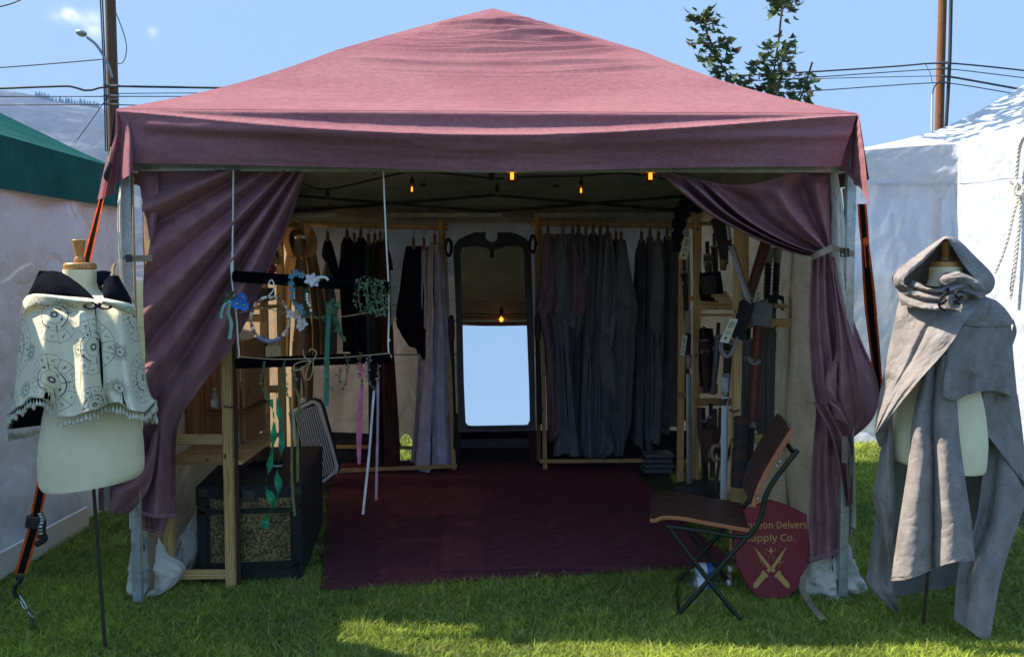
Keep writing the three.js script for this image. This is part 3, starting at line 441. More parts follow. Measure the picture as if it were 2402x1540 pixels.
{
  const t = thing('white_tent', 'white peaked tent with creased walls at the right edge', 'tent');
  const bot = [[1985, 431, -3.62], [2080, 431, -3.62], [2160, 431, -3.6], [2235, 430, -3.55], [2258, 430, -3.46], [2310, 427, -3.2], [2350, 419, -3.0], [2420, 416, -2.7], [2560, 405, -2.2]];
  const eav = [[1985, 356, -3.62], [2080, 348, -3.62], [2160, 342, -3.6], [2235, 338, -3.55], [2258, 337, -3.46], [2310, 333, -3.2], [2350, 329, -3.0], [2420, 320, -2.7], [2560, 290, -2.2]];
  const rid = [[1985, 353, -3.7], [2060, 339, -3.85], [2130, 324, -4.0], [2190, 307, -4.2], [2240, 288, -4.35], [2310, 252, -4.5], [2370, 218, -4.7], [2430, 182, -4.9], [2570, 100, -5.2]];
  const wz = (u, px) => 0.02 * n2(px / 30, u * 5, 3);
  put('roof', [gridGeo(110, 40, (u, v) => { const a = cat(rid, u), b = cat(eav, u), A = W(...a), B = W(...b), p = A.lerp(B, v); p.y -= 0.05 * Math.sin(Math.PI * v) * u; p.z += n2(u * 9, v * 3, 5) * 0.03; return p; }), gridGeo(40, 6, (u, v) => { const A = W(...cat(rid, u)); return V(A.x + v * 0.3, mix(A.y, 2.3, v), mix(A.z, -6.6, v)); })], M.white, t);
  put('valance', gridGeo(110, 20, (u, v) => { const a = cat(eav, u), b = cat(bot, u); const p = W(...a).lerp(W(...b), v); p.z += 0.015 + n2(u * 16, v * 4, 9) * 0.05 + 0.03 * Math.exp(-Math.pow((u - 0.44) / 0.012, 2)); return p; }), M.white, t);
  put('side_wall', gridGeo(150, 70, (u, v) => { const b = cat(bot, u), p = W(...b); p.y = mix(p.y + 0.03, 0.01, v); p.z += -0.015 + n2(u * 12, v * 5, 15) * 0.08 + n2(u * 30 + v * 10, v * 12 - u * 8, 19) * 0.03; return p; }), M.white, t);
  put('skirt_edge', gridGeo(60, 3, (u, v) => { const p = W(...cat(bot, u)); p.y = mix(0.10, 0.0, v); p.z += 0.05 * v + 0.03; return p; }), M.white, t);
  const rp = thing('tie_rope', 'pale rope knotted at the white tent valance and hanging down', 'rope');
  const cz = -2.93;
  const rope = (pts) => { const c = new THREE.CatmullRomCurve3(pts.map(p => W(...p)), false, 'centripetal'), o = []; for (let k = 0; k < 3; k++) { const q = []; for (let i = 0; i <= 160; i++) { const s = i / 160, P = c.getPointAt(s), a = s * c.getLength() * 62 + k * 2.094; q.push(P.add(V(Math.cos(a) * 0.0075, 0, Math.sin(a) * 0.0075))); } o.push(new THREE.TubeGeometry(new THREE.CatmullRomCurve3(q), 240, 0.0075, 5)); } return o; };
  put('strand', rope([[2402, 322, cz + 0.3], [2392, 350, cz + 0.2], [2384, 420, cz + 0.14]]), M.cord, rp);
  put('strand', rope([[2372, 425, cz + 0.14], [2390, 445, cz + 0.16], [2378, 500, cz + 0.15], [2358, 580, cz + 0.14], [2334, 640, cz + 0.12]]), M.cord, rp);
  put('strand', rope([[2398, 440, cz + 0.2], [2394, 500, cz + 0.18], [2382, 620, cz + 0.16], [2370, 700, cz + 0.14]]), M.cord, rp);
  put('knot', rope([[2374, 430, cz + 0.18], [2398, 436, cz + 0.2], [2392, 458, cz + 0.22], [2378, 448, cz + 0.2], [2388, 428, cz + 0.19], [2399, 446, cz + 0.2]]), M.cord, rp);
}
// ---------------------------------------------------------------- poles, lamp, wires, young maple
{
  const z = -21, pm = std(0.16, 0.095, 0.055, 0.9, 0, { map: rep(woodMap, 3, 0.4), bumpMap: rep(woodMap, 3, 0.4), bumpScale: 0.01 }), pm2 = std(0.27, 0.125, 0.05, 0.9, 0, { map: rep(woodMap, 3, 0.4), bumpMap: rep(woodMap, 3, 0.4), bumpScale: 0.01 }), wm = std(0.03, 0.035, 0.045, 0.7), alu = std(0.30, 0.31, 0.32, 0.5, 0.4);
  const pole = (label, px, py, r, mat) => { const b = W(px, py, z), o = thing('utility_pole', label, 'pole', null); const g = new THREE.CylinderGeometry(r * 0.86, r * 1.08, 12.5, 18); metricUV(g); g.translate(b.x, 6.0, z); put('post', g, mat, o); return [o, b.x]; };
  const [o1, x1] = pole('grey-brown wooden utility pole behind the green tent carrying a street lamp', 267, 330, 0.15, pm);
  const [o2, x2] = pole('reddish-brown wooden utility pole behind the white tent', 2204, 290, 0.12, pm2);
  const cab = (pts, r, rad = 5) => tube(pts.map(p => W(p[0], p[1], p[2] ?? z + 0.25)), r, { seg: 50, rad });
  put('riser_cable', [cab([[234, -20], [243, 180], [247, 355]], 0.02), cab([[239, -20], [247, 180], [252, 355]], 0.02)], wm, o1);
  for (let i = 0; i < 4; i++) put('bracket', boxAt(x1 + 0.02, W(262, [202, 226, 235, 246][i], z).y, z + 0.16, 0.42, 0.03, 0.04), alu, o1);
  put('riser_cable', [cab([[2232, -20], [2228, 150], [2219, 310]], 0.05, 8)], wm, o2);
  put('conduit', [cab([[2188, 220], [2186, 340]], 0.03, 8)], std(0.6, 0.62, 0.64, 0.5), o2);
  put('drop_wire', [cab([[2188, 222], [2192, 205], [2204, 190], [2214, 182]], 0.018), cab([[2171, 150], [2182, 170], [2188, 194]], 0.008)], wm, o2);
  for (const y of [148, 162, 180, 195]) put('bracket', boxAt(x2, W(2204, y, z).y, z + 0.13, 0.30, 0.03, 0.04), alu, o2);
  const sl = thing('street_lamp', 'street lamp on a curved arm fixed to the left utility pole', 'street lamp');
  put('arm', tube([[262, 182], [256, 160], [243, 133], [224, 104], [203, 87]].map(p => W(p[0], p[1], z + 0.25)), 0.036, { seg: 40, rad: 8 }), alu, sl);
  { const p = W(190, 80, z + 0.25), g = new THREE.SphereGeometry(1, 20, 14); g.scale(0.15, 0.085, 0.10); g.rotateZ(-0.25); g.translate(p.x, p.y + 0.03, p.z); put('hood', g, alu, sl); const k = new THREE.SphereGeometry(1, 18, 10, 0, 6.283, Math.PI / 2, Math.PI / 2); k.scale(0.125, 0.075, 0.085); k.rotateZ(-0.25); k.translate(p.x, p.y + 0.01, p.z); put('lens', k, std(0.5, 0.48, 0.42, 0.3), sl); }
  const wire = (label, pts, r) => single('power_line', cab(pts, r, 4), wm, label, 'wire', null);
  wire('thick bundled cable sagging left and right of the left pole at lamp-arm foot', [[-200, 210], [0, 207], [110, 203], [172, 203], [188, 210], [208, 212], [235, 205], [272, 202], [330, 203], [520, 206], [700, 210]], 0.03);
  wire('middle of the three thin wires crossing the left pole', [[-200, 227], [0, 226], [255, 226], [430, 226], [700, 228]], 0.013);
  wire('lowest of the thin wires crossing the left pole', [[-200, 247], [36, 246], [255, 245], [340, 247], [700, 250]], 0.013);
  wire('short thin wire leaving the left pole toward the red roof', [[272, 219], [450, 218], [700, 219]], 0.011);
  wire('sagging wire running from the left picture edge up to the lamp arm', [[-100, 162], [0, 158], [120, 149], [238, 139]], 0.016);
  wire('wire cutting across the upper left corner of the sky', [[-60, 30], [0, 15], [26, 8], [52, -3], [90, -20]], 0.02);
  wire('slanting guy wire from the left pole down behind the green roof', [[256, 221], [222, 270], [180, 328]], 0.014);
  wire('loose wire dangling in a loop right of the left pole', [[268, 22], [283, 60], [294, 95], [296, 118], [291, 140], [282, 149], [272, 147]], 0.013);
  wire('topmost wire leading left from the right pole, and on to the right', [[1300, 205], [1721, 178], [1940, 166], [2130, 153], [2172, 149], [2200, 148], [2228, 148], [2320, 156], [2402, 165], [2500, 176]], 0.022);
  wire('second wire from the top on the right pole', [[1300, 215], [1860, 184], [2200, 162], [2228, 162], [2402, 182], [2500, 193]], 0.013);
  wire('third thin wire leading left from the right pole', [[1300, 208], [1741, 190], [2000, 182], [2200, 178]], 0.010);
  wire('lowest wire leading left from the right pole', [[1300, 246], [1856, 216], [2196, 194], [2228, 195], [2372, 218], [2500, 240]], 0.014);
  wire('heavy cable sloping down right from the right pole toward the white roof', [[2216, 180], [2228, 180], [2300, 192], [2389, 208], [2500, 226]], 0.028);
}
{
  const t = thing('maple_tree', 'young maple with sparse leafy shoots rising behind the red roof', 'tree');
  const z = -4.6, bk = std(0.10, 0.075, 0.055, 0.9), P = (x, y, dz = 0) => W(x, y, z + dz);
  const base = P(1800, 300); base.y = 0;
  put('trunk', tube([base, V(base.x + 0.03, 1.0, z), P(1795, 420), P(1800, 300)], 0.035, { seg: 30, rad: 9, taper: s => 1.2 - 0.5 * s }), bk, t);
  const shoots = [
    { st: [[1795, 330], [1742, 230], [1700, 165], [1672, 108], [1660, 80], [1652, 30]], lv: [[0.62, 0.80, 40, 44], [0.88, 1.0, 32, 34], [0.3, 0.62, 44, 44]], g: [[0.66, 0.78]] },
    { st: [[1800, 300], [1812, 220], [1818, 150], [1828, 87], [1834, 31], [1850, -20]], lv: [[0.2, 0.6, 115, 54], [0.84, 1.0, 44, 42]], g: [[0.6, 0.8]] },
    { st: [[1805, 330], [1850, 270], [1880, 225], [1892, 190], [1906, 146]], lv: [[0.5, 0.85, 24, 22]], g: [] }];
  const leaf = (s) => { seed(s); const n = [[0, 0], [0.16, 0.10], [0.46, 0.06], [0.34, 0.24], [0.52, 0.46], [0.26, 0.46], [0.22, 0.62], [0, 1.0], [-0.22, 0.62], [-0.26, 0.46], [-0.52, 0.46], [-0.34, 0.24], [-0.46, 0.06], [-0.16, 0.10]]; const Pp = [0, 0.38, 0.0], idx = []; const bend = rr(0.2, 0.6), cup = rr(-0.3, 0.4); n.forEach(([x, y]) => Pp.push(x, y, -bend * y * y + cup * x * x)); for (let i = 0; i < n.length; i++) idx.push(0, 1 + i, 1 + (i + 1) % n.length); const g = new THREE.BufferGeometry(); g.setAttribute('position', new THREE.Float32BufferAttribute(Pp, 3)); g.setAttribute('uv', new THREE.Float32BufferAttribute(Pp.filter((_, i) => i % 3 < 2), 2)); g.setIndex(idx); g.computeVertexNormals(); return g; };
  shoots[0].up = 0; const crownPts = []; seed(616); for (let i = 0; i < 420; i++) { const h = rr(4.15, 6.2), r = 0.75 * Math.sqrt(rnd()) * (1.1 - 0.3 * Math.abs(h - 5)), a = rr(0, 6.283); crownPts.push([W(1830, 100, z).x + 0.1 + r * Math.cos(a), h, z + 0.1 + r * Math.sin(a)]); }
  const lg = [leaf(1), leaf(2), leaf(3), leaf(4)];
  const lm = [[0.05, 0.09, 0.03], [0.07, 0.12, 0.038], [0.04, 0.07, 0.03], [0.11, 0.075, 0.035]].map(c => new THREE.MeshPhysicalMaterial({ color: lin(...c), roughness: 0.5, side: THREE.DoubleSide, transmission: 0.35, thickness: 0, ior: 1.2 }));
  { const gs = crownPts.map(([x, y, zz]) => { const g = lg[Math.floor(rr(0, 4))].clone(), s = rr(0.10, 0.17); g.scale(s, s, s); g.applyMatrix4(new THREE.Matrix4().makeRotationFromEuler(new THREE.Euler(rr(1.2, 3.4), rr(-3, 3), rr(-1, 1)))); g.translate(x, y, zz); return g; }); const m = put('crown', gs, lm[0], t); m.userData.kind = 'stuff'; put('branch', [tube([P(1834, 31), V(P(1834, 31).x + 0.1, 5.0, z), V(P(1834, 31).x + 0.15, 6.0, z)], 0.012, { seg: 20, rad: 6 })], bk, t); }
  { seed(733); const more = []; for (const s of shoots) { const c = new THREE.CatmullRomCurve3(s.st.map(p => P(p[0], p[1])), false, 'centripetal'); for (const [a, b, n, sp] of s.lv) for (let i = 0; i < n * 1.3; i++) { const p = c.getPointAt(rr(a, b)), d = sp / FOC * 8.35 * Math.sqrt(rnd()) * 0.8, an = rr(0, 6.283), g = lg[i & 3].clone(), q = rr(0.05, 0.09); g.scale(q, q, q); g.applyMatrix4(new THREE.Matrix4().makeRotationFromEuler(new THREE.Euler(rr(1.4, 3.3), rr(-2, 2), rr(-1, 1), 'YXZ'))); g.translate(p.x + Math.cos(an) * d, p.y + rr(-0.08, 0.08), p.z + Math.sin(an) * d); more.push(g); } } const m = put('foliage', more, lm[1], t); m.userData.kind = 'stuff'; }
  seed(515);
  for (const s of shoots) {
    const pts = s.st.map((p, i) => P(p[0], p[1], 0.1 * Math.sin(i * 2))), c = new THREE.CatmullRomCurve3(pts, false, 'centripetal');
    put('branch', new THREE.TubeGeometry(c, 40, 0.009, 6), bk, t);
    for (const [a, b, n, spread] of s.lv) for (let i = 0; i < n; i++) {
      const u = rr(a, b), p = c.getPointAt(u), k = (u - a) / (b - a), wdt = spread / FOC * 8.35 * (0.55 + 0.6 * Math.sin(Math.PI * clamp(k * 0.8 + 0.15)));
      const m = new THREE.Mesh(lg[i & 3], rnd() < 0.16 ? lm[3] : lm[Math.floor(rr(0, 3))]); m.name = 'leaf'; m.castShadow = m.receiveShadow = true;
      const an = rr(0, 6.283), d = wdt * Math.sqrt(rnd()); m.position.set(p.x + Math.cos(an) * d, p.y + rr(-0.06, 0.06), p.z + Math.sin(an) * d * 0.9);
      const sc = rr(0.06, 0.115); m.scale.set(sc, sc, sc); m.rotation.set(rr(1.6, 3.3), rr(-1.0, 1.0) + (Math.cos(an) > 0 ? 0.3 : -0.3), rr(-1.1, 1.1) - Math.cos(an) * 0.9, 'YXZ'); t.add(m);
    }
  }
}
// ---------------------------------------------------------------- rugs
{
  const rug = (label, A, ang, w, l, y, mat) => {
    const e1 = V(Math.cos(ang), 0, -Math.sin(ang)), e2 = V(-Math.sin(ang), 0, -Math.cos(ang));
    const top = (u, v) => { const p = A.clone().addScaledVector(e1, u * w).addScaledVector(e2, v * l); const ed = Math.min(u, 1 - u, v, 1 - v); p.addScaledVector(e2, 0.012 * Math.sin(u * 7) * (1 - v) + 0.01 * n2(u * 6, v * 4, 3)); p.y = y + 0.012 + 0.010 * n2(u * 7, v * 7, 7) * (ed > 0.01 ? 1 : 0.4); return p; };
    const g = [gridGeo(60, 60, (u, v) => top(u, 1 - v))];
    const side = (f) => gridGeo(60, 1, (u, v) => { const p = f(u); if (v) p.y = y - 0.004; return p; });
    g.push(side(u => top(u, 0)), side(u => top(u, 1)), side(u => top(0, u)), side(u => top(1, u)));
    return single('rug', g, mat, label, 'rug');
  };
  rug('large maroon rug lying lowest, its near left corner on the grass', G(752, 1394), 0.157, 1.98, 2.72, 0.012, M.rug);
  rug('smaller maroon rug laid on top of the larger rug', G(1032, 1354), 0.045, 1.34, 2.28, 0.030, cloth(0.215, 0.073, 0.094, { tone: speck, ts: 3, bs: 0.008, bump: speckBump, bt: 5 }));
}
// ---------------------------------------------------------------- shelving of pine along both side walls
const post = (x, z, y1, w = 0.040, y0 = 0) => beam(V(x, y0, z), V(x, y1, z), w, 0.040, V(1, 0, 0), 0.003);
const rail = (a, b, h = 0.045, d = 0.022) => beam(a, b, h, d, V(0, 1, 0), 0.003);
{
  const t = thing('shelf_unit', 'pine shelving frame standing at the left wall behind the curtain', 'shelving');
  const a = G(397, 1386), b = G(544, 1381), xl = a.x, xr = b.x, z0 = (a.z + b.z) / 2;
  const xs = [[xl, z0, 0.62], [xr, z0, 1.55]];
  const x2 = W(622, 900, -1.25).x, x3 = W(661, 900, -1.5).x;
  for (const [x, z, h] of xs) put('post', post(x, z, h, 0.042), M.pine, t);
  put('post', post(x2, -1.25, 1.62), M.pine, t); put('post', post(x3, -1.5, 1.72), M.pine, t);
  put('post', post(x2 - 0.27, -1.25, 1.62), M.pine, t); put('post', post(x3 - 0.27, -1.5, 1.72), M.pine, t);
  const yy = (py, z) => W(500, py, z).y;
  for (const [y0, mat, h] of [[1030, M.pine, 0.046], [1074, M.pineDark, 0.040], [1346, M.pine, 0.042]]) put('rail', rail(V(xl, yy(y0, z0), z0), V(xr, yy(y0, z0), z0), h), mat, t);
  for (const [y0, z, x, d] of [[911, -1.5, x3, 0.27], [946, -1.25, x2, 0.27], [700, -1.25, x2, 0.27], [745, -1.25, x2, 0.27], [1066, -1.25, x2, 0.27]]) put('rail', rail(V(x - d, yy(y0, z), z + 0.03), V(x, yy(y0, z), z + 0.03), 0.042), M.pine, t);
  const sy = yy(1087, z0);
  for (let i = 0; i < 3; i++) put('shelf_board', boxAt((xl + xr) / 2 + 0.02, sy + 0.001 * i, z0 - 0.13 - 0.24 * i, xr - xl + 0.07, 0.018, 0.232), M.pine, t);
  put('shelf_board', boxAt(x2 - 0.13, yy(984, -1.1), -1.05, 0.32, 0.018, 0.36), M.pine, t); put('shelf_board', boxAt(x2 - 0.13, yy(720, -1.3), -1.3, 0.32, 0.018, 0.36), M.pine, t);
  put('side_rail', [rail(V(xr, 1.5, z0), V(xr, 1.5, -1.25))], M.pine, t);
  put('dark_edge', beam(V(xr + 0.032, 0, z0 - 0.02), V(xr + 0.026, 1.25, z0 - 0.02), 0.014, 0.02), M.leather, t);
  single('zip_tie', tube([W(524, 952, z0 + 0.03), W(540, 955, z0 + 0.03), W(552, 950, z0 + 0.03)], 0.003, { seg: 16, rad: 5 }), M.black, 'thin black cable tie around the front shelf post', 'cable tie');
  // brown box of upright boards standing on the shelf
  const bx = thing('wooden_crate', 'dark brown crate of upright boards standing on the left shelf', 'crate');
  const zB = -0.62, p0 = W(392, 800, zB), p1 = W(566, 1062, zB), nb = 4, bw = (p1.x - p0.x) / nb;
  for (let i = 0; i < nb; i++) put('plank', boxAt(p0.x + bw * (i + 0.5), (sy + 0.52 + sy + 0.01) / 2, zB, bw - 0.004, 0.50, 0.016), i & 1 ? M.ply : wood(0.33, 0.155, 0.065, 3, 0.8), bx);
  put('side', boxAt(p1.x + 0.01, sy + 0.27, zB - 0.20, 0.016, 0.50, 0.38), M.ply, bx);
  put('ledge', [boxAt(p1.x + 0.005, W(560, 962, zB).y, zB - 0.12, 0.10, 0.014, 0.42), boxAt(p0.x + 0.24, W(520, 964, zB).y, zB + 0.035, 0.10, 0.014, 0.07)], wood(0.2, 0.09, 0.04, 3, 0.8), bx);
  // little glass bottles with corks
  const glass = new THREE.MeshPhysicalMaterial({ color: lin(0.9, 0.92, 0.9), transmission: 0.9, thickness: 0, roughness: 0.08, ior: 1.4 });
  const fills = [std(0.30, 0.10, 0.10, 0.8), std(0.35, 0.33, 0.24, 0.8), std(0.10, 0.13, 0.25, 0.7), std(0.16, 0.22, 0.12, 0.8), std(0.42, 0.20, 0.24, 0.8)];
  const jar = (px, py, z, h, k, lab) => { const p = W(px, py, z), o = thing('corked_bottle', lab, 'bottle', null), r = h * 0.2; put('glass', latheAt([[0, 0], [r, 0], [r, h * 0.62], [r * 0.55, h * 0.78], [r * 0.55, h * 0.92], [r * 0.62, h * 0.93]], p, 16), glass, o); put('filling', latheAt([[0, 0.003], [r * 0.86, 0.003], [r * 0.86, h * 0.5], [0, h * 0.5]], p, 14), fills[k], o); put('cork', latheAt([[0, h * 0.86], [r * 0.5, h * 0.86], [r * 0.56, h * 1.02], [0, h * 1.02]], p, 12), M.twine, o); const tg = boxAt(p.x, p.y + h * 0.28, p.z + r + 0.002, r * 1.1, h * 0.3, 0.002, 0); put('paper_label', tg, std(0.6, 0.57, 0.45, 0.9), o); };
  jar(503, 958, zB + 0.04, 0.10, 1, 'corked bottle with pale filling on the small ledge left of the front post');
  [[548, 952, 0], [558, 947, 4], [566, 943, 1], [573, 939, 4]].forEach(([x, y, k], i) => jar(x, y, zB - 0.02 - 0.07 * i, 0.105, k, ['foremost bottle of the upper row right of the front post', 'second bottle back in the upper row right of the front post', 'third bottle back in the upper row right of the front post', 'hindmost bottle of the upper row right of the front post'][i]));
  [[552, 1046, 3], [565, 1038, 2]].forEach(([x, y, k], i) => jar(x, y, -0.55 - 0.12 * i, 0.115, k, ['nearer of two bottles standing low on the shelf board', 'blue-filled bottle low on the shelf board, behind its neighbour'][i]));
  // red ornaments
  for (const [x, y, lab] of [[640, 598, 'upper of two red lacquered baubles hanging beside the left curtain'], [633, 630, 'lower of two red lacquered baubles hanging beside the left curtain']]) { const p = W(x, y, -1.15), o = thing('red_bauble', lab, 'bauble', null); put('ball', latheAt([[0, -0.034], [0.02, -0.03], [0.033, -0.012], [0.034, 0.008], [0.022, 0.03], [0.006, 0.036], [0, 0.036]], p, 24), std(0.22, 0.008, 0.012, 0.3), o); put('loop', bar(V(p.x, p.y + 0.034, p.z), V(p.x, p.y + 0.075, p.z), 0.002, 5), M.twine, o); }
  single('storage_box', [boxAt(W(600, 702, -1.25).x, W(600, 702, -1.25).y + 0.03, -1.2, 0.2, 0.07, 0.14, 0.004)], M.leatherBlack, 'black box lying on the upper left shelf behind the display', 'box');
  single('storage_box', [boxAt(W(590, 815, -1.2).x, W(590, 815, -1.2).y, -1.2, 0.24, 0.08, 0.16, 0.004)], M.leatherBlack, 'black box between the pine posts below the bead circlet', 'box');
}
{
  const t = thing('weapon_rack', 'pine rack of posts and rails holding foam weapons at the right wall', 'rack');
  const zF = -0.62, zM = -1.3, zR = -1.62;
  const ps = [[1598, 850, zR, 1.66], [1634, 850, zM, 1.76], [1728, 900, zF, 1.68], [1868, 850, zF, 1.72]];
  const X = ps.map(([px, py, z]) => W(px, py, z).x);
  ps.forEach(([, , z, h], i) => put('post', post(X[i], z, h, 0.036 + (i > 1 ? 0.004 : 0)), i === 2 ? wood(0.74, 0.57, 0.30) : M.pine, t));
  put('post', post(X[1] + 0.27, zM, 1.72), M.pine, t);
  const yy = (px, py, z) => W(px, py, z).y;
  const R = (px0, px1, py, z, h, mat = M.pine) => { const y = yy(px0, py, z); put('rail', rail(V(W(px0, py, z).x, y, z + 0.01), V(W(px1, py, z).x, y, z + 0.01), h), mat, t); };
  R(1636, 1724, 524, zM, 0.022, M.pineDark); R(1636, 1722, 717, zM, 0.045); R(1636, 1722, 738, zM - 0.05, 0.016); R(1630, 1722, 942, zM, 0.042, M.pineDark); R(1628, 1720, 1161, zM, 0.04);
  R(1736, 1866, 757, zF, 0.044); R(1740, 1868, 1028, zF, 0.044); R(1790, 1866, 717, zF - 0.08, 0.022);
  R(1590, 1636, 700, zR, 0.03); R(1590, 1620, 926, zR + 0.02, 0.03, M.pineDark);
  put('block', boxAt(W(1860, 722, zF).x, W(1860, 722, zF).y, zF + 0.03, 0.032, 0.095, 0.03), M.pine, t);
  for (let i = 0; i < 4; i++) put('peg_slat', beam(W(1660 + i * 9, 686 + i * 7, zM + 0.10 + 0.07 * i), W(1704 + i * 5, 688 + i * 7, zM + 0.10 + 0.07 * i), 0.022, 0.03, V(0, 1, 0)), M.pine, t);
  for (let i = 0; i < 6; i++) put('peg', bar(W(1640 + i * 8, 921, zM + 0.06), W(1641 + i * 8, 902, zM + 0.02 - 0.02 * (i & 1)), 0.009, 8), M.pineDark, t);
  single('zip_tie', tube([W(1710, 960, zF + 0.03), W(1722, 965, zF + 0.034), W(1736, 960, zF + 0.03)], 0.004, { seg: 16, rad: 5 }), M.black, 'black cable tie around the front post of the weapon rack', 'cable tie');

  // weapons: blades are flat lozenges, grips are corded
  const bladeG = (a, b, w, th = 0.012, tip = 0.06) => { const d = b.clone().sub(a), L = d.length(); d.normalize(); const s = new THREE.Shape(); s.moveTo(-w / 2, 0); s.lineTo(-w / 2, L * (1 - tip)); s.lineTo(0, L); s.lineTo(w / 2, L * (1 - tip)); s.lineTo(w / 2, 0); const g = new THREE.ExtrudeGeometry(s, { depth: th * 0.3, bevelEnabled: true, bevelSize: w * 0.28, bevelThickness: th * 0.4, bevelSegments: 1, bevelOffset: -w * 0.28 }); const x = V(1, 0, 0).addScaledVector(d, -d.x).normalize(), z = new THREE.Vector3().crossVectors(x, d); g.applyMatrix4(new THREE.Matrix4().makeBasis(x, d, z)); g.translate(a.x, a.y, a.z); return metricUV(g); };
  const grip = (a, b, r, n = 10) => { const d = b.clone().sub(a), L = d.length(), prof = []; for (let i = 0; i <= n * 4; i++) prof.push(new THREE.Vector2(r * (0.86 + 0.14 * Math.sin(i / 4 * 6.283)), L * i / (n * 4))); const g = new THREE.LatheGeometry(prof, 14); g.applyQuaternion(new THREE.Quaternion().setFromUnitVectors(V(0, 1, 0), d.normalize())); g.translate(a.x, a.y, a.z); return g; };
  const sword = (label, o) => { const t2 = thing('foam_sword', label, 'sword'); for (const [n, g, m] of o) put(n, g, m, t2); return t2; };
  const z1 = -1.22, z2 = -0.52;
  sword('slim foam sword hanging point down between the two rear left posts', [['blade', bladeG(W(1616, 876, z1), W(1618, 1158, z1), 0.030), M.blade], ['grip', grip(W(1616, 782, z1), W(1616, 838, z1), 0.015), M.leatherBlack], ['pommel', latheAt([[0, 0], [0.016, 0.004], [0.019, 0.05], [0.016, 0.11], [0.021, 0.125], [0, 0.13]], W(1613, 781, z1), 16), M.silver], ['guard', [latheAt([[0, -0.035], [0.014, -0.035], [0.020, 0.03], [0.017, 0.045], [0, 0.045]], W(1616, 850, z1), 14)], M.silver]]);
  sword('broad pale foam sword hanging point down before the front post', [['blade', bladeG(W(1701, 930, z2), W(1698, 1178, z2), 0.032, 0.016, 0.03), std(0.55, 0.57, 0.58, 0.4, 0.5)], ['ricasso', bladeG(W(1703, 880, z2), W(1702, 934, z2), 0.040, 0.02, 0.3), M.silver], ['grip', grip(W(1703, 878, z2), W(1705, 836, z2), 0.016, 7), M.leatherBlack], ['collar', latheAt([[0.0, 0], [0.018, 0], [0.019, 0.012], [0, 0.012]], W(1703, 881, z2), 14), M.silver], ['knuckle_guard', [tube([[1690, 808], [1692, 822], [1704, 836], [1714, 830], [1724, 808], [1730, 790]].map(p => W(p[0], p[1], z2 + 0.02)), 0.010, { seg: 50, rad: 8 }), tube([[1690, 808], [1696, 796], [1706, 800], [1718, 806], [1726, 800]].map(p => W(p[0], p[1], z2 + 0.005)), 0.007, { seg: 40, rad: 7 })], M.silver], ['leather_band', [sheet([[1686, 936, z2 + 0.03], [1690, 952, z2 + 0.03]], [[1708, 934, z2 + 0.03], [1704, 950, z2 + 0.03]], { nu: 10, nv: 3, disp: u => 0.012 * Math.sin(Math.PI * u) })], M.leather]]);
  const knob = (pts, r, n) => { const c = new THREE.CatmullRomCurve3(pts, false, 'centripetal'); return Array.from({ length: n }, (_, i) => { const p = c.getPointAt((i + 0.5) / n), g = new THREE.SphereGeometry(r, 12, 9); g.scale(1, 0.8, 1); g.translate(p.x, p.y, p.z); return g; }); };
  sword('black knobbly foam hilt with knuckle bow slanting in front of the post', [['grip', knob([W(1752, 708, z2), W(1742, 748, z2), W(1732, 790, z2)], 0.036, 6).concat([bar(W(1752, 708, z2), W(1730, 795, z2), 0.026)]), M.leatherBlack], ['ring', knob([W(1737, 691, z2 + 0.02), W(1752, 704, z2 + 0.02), W(1770, 697, z2 + 0.02)], 0.006, 7), M.silver]]);
  sword('narrow grey foam blade slanting down right from the swag', [['blade', bladeG(W(1716, 575, z2 - 0.04), W(1761, 714, z2 + 0.05), 0.030, 0.016, 0.12), std(0.22, 0.24, 0.26, 0.4, 0.6)], ['edge', bladeG(W(1719, 575, z2 - 0.028), W(1763, 714, z2 + 0.062), 0.010, 0.010, 0.1), M.blade]]);
  const axe = thing('foam_hammer', 'big foam war hammer with red-brown haft and grey steel-look head', 'hammer');
  const zA = -0.58, redwood = std(0.145, 0.035, 0.020, 0.42, 0, { map: rep(woodMap, 4, 0.8), bumpMap: rep(woodMap, 4, 0.8), bumpScale: 0.003 });
  put('upper_haft', (() => { const g = tube([W(1800, 560, zA - 0.06), W(1778, 630, zA - 0.02), W(1755, 704, zA + 0.02)], 0.027, { seg: 20, rad: 10, taper: s => 1.05 - 0.2 * s }); return g; })(), redwood, axe);
  put('head', [shapeGeo([[-0.045, -0.055], [0.038, -0.06], [0.05, 0.035], [0.02, 0.05], [-0.04, 0.045]], 0.06, 0.006).translate(W(1782, 733, zA).x, W(1782, 733, zA).y, zA - 0.02)], std(0.34, 0.34, 0.35, 0.4, 0.6, { map: rep(speck, 10), bumpMap: rep(speckBump, 10), bumpScale: 0.004 }), axe);
  put('lower_haft', tube([W(1780, 748, zA), W(1775, 850, zA), W(1766, 994, zA)], 0.025, { seg: 24, rad: 10 }), redwood, axe);
  put('bracket', [tube([[1757, 838], [1762, 850], [1775, 853], [1784, 846]].map(p => W(p[0], p[1], zA + 0.03)), 0.008, { seg: 20, rad: 7 })].concat(knob([W(1758, 842, zA + 0.035), W(1784, 848, zA + 0.035)], 0.010, 2)), M.silver, axe);
  put('end_cap', [latheAt([[0, -0.02], [0.016, -0.02], [0.02, 0.0], [0.016, 0.02], [0, 0.02]], W(1766, 998, zA + 0.01), 14)], M.silver, axe);
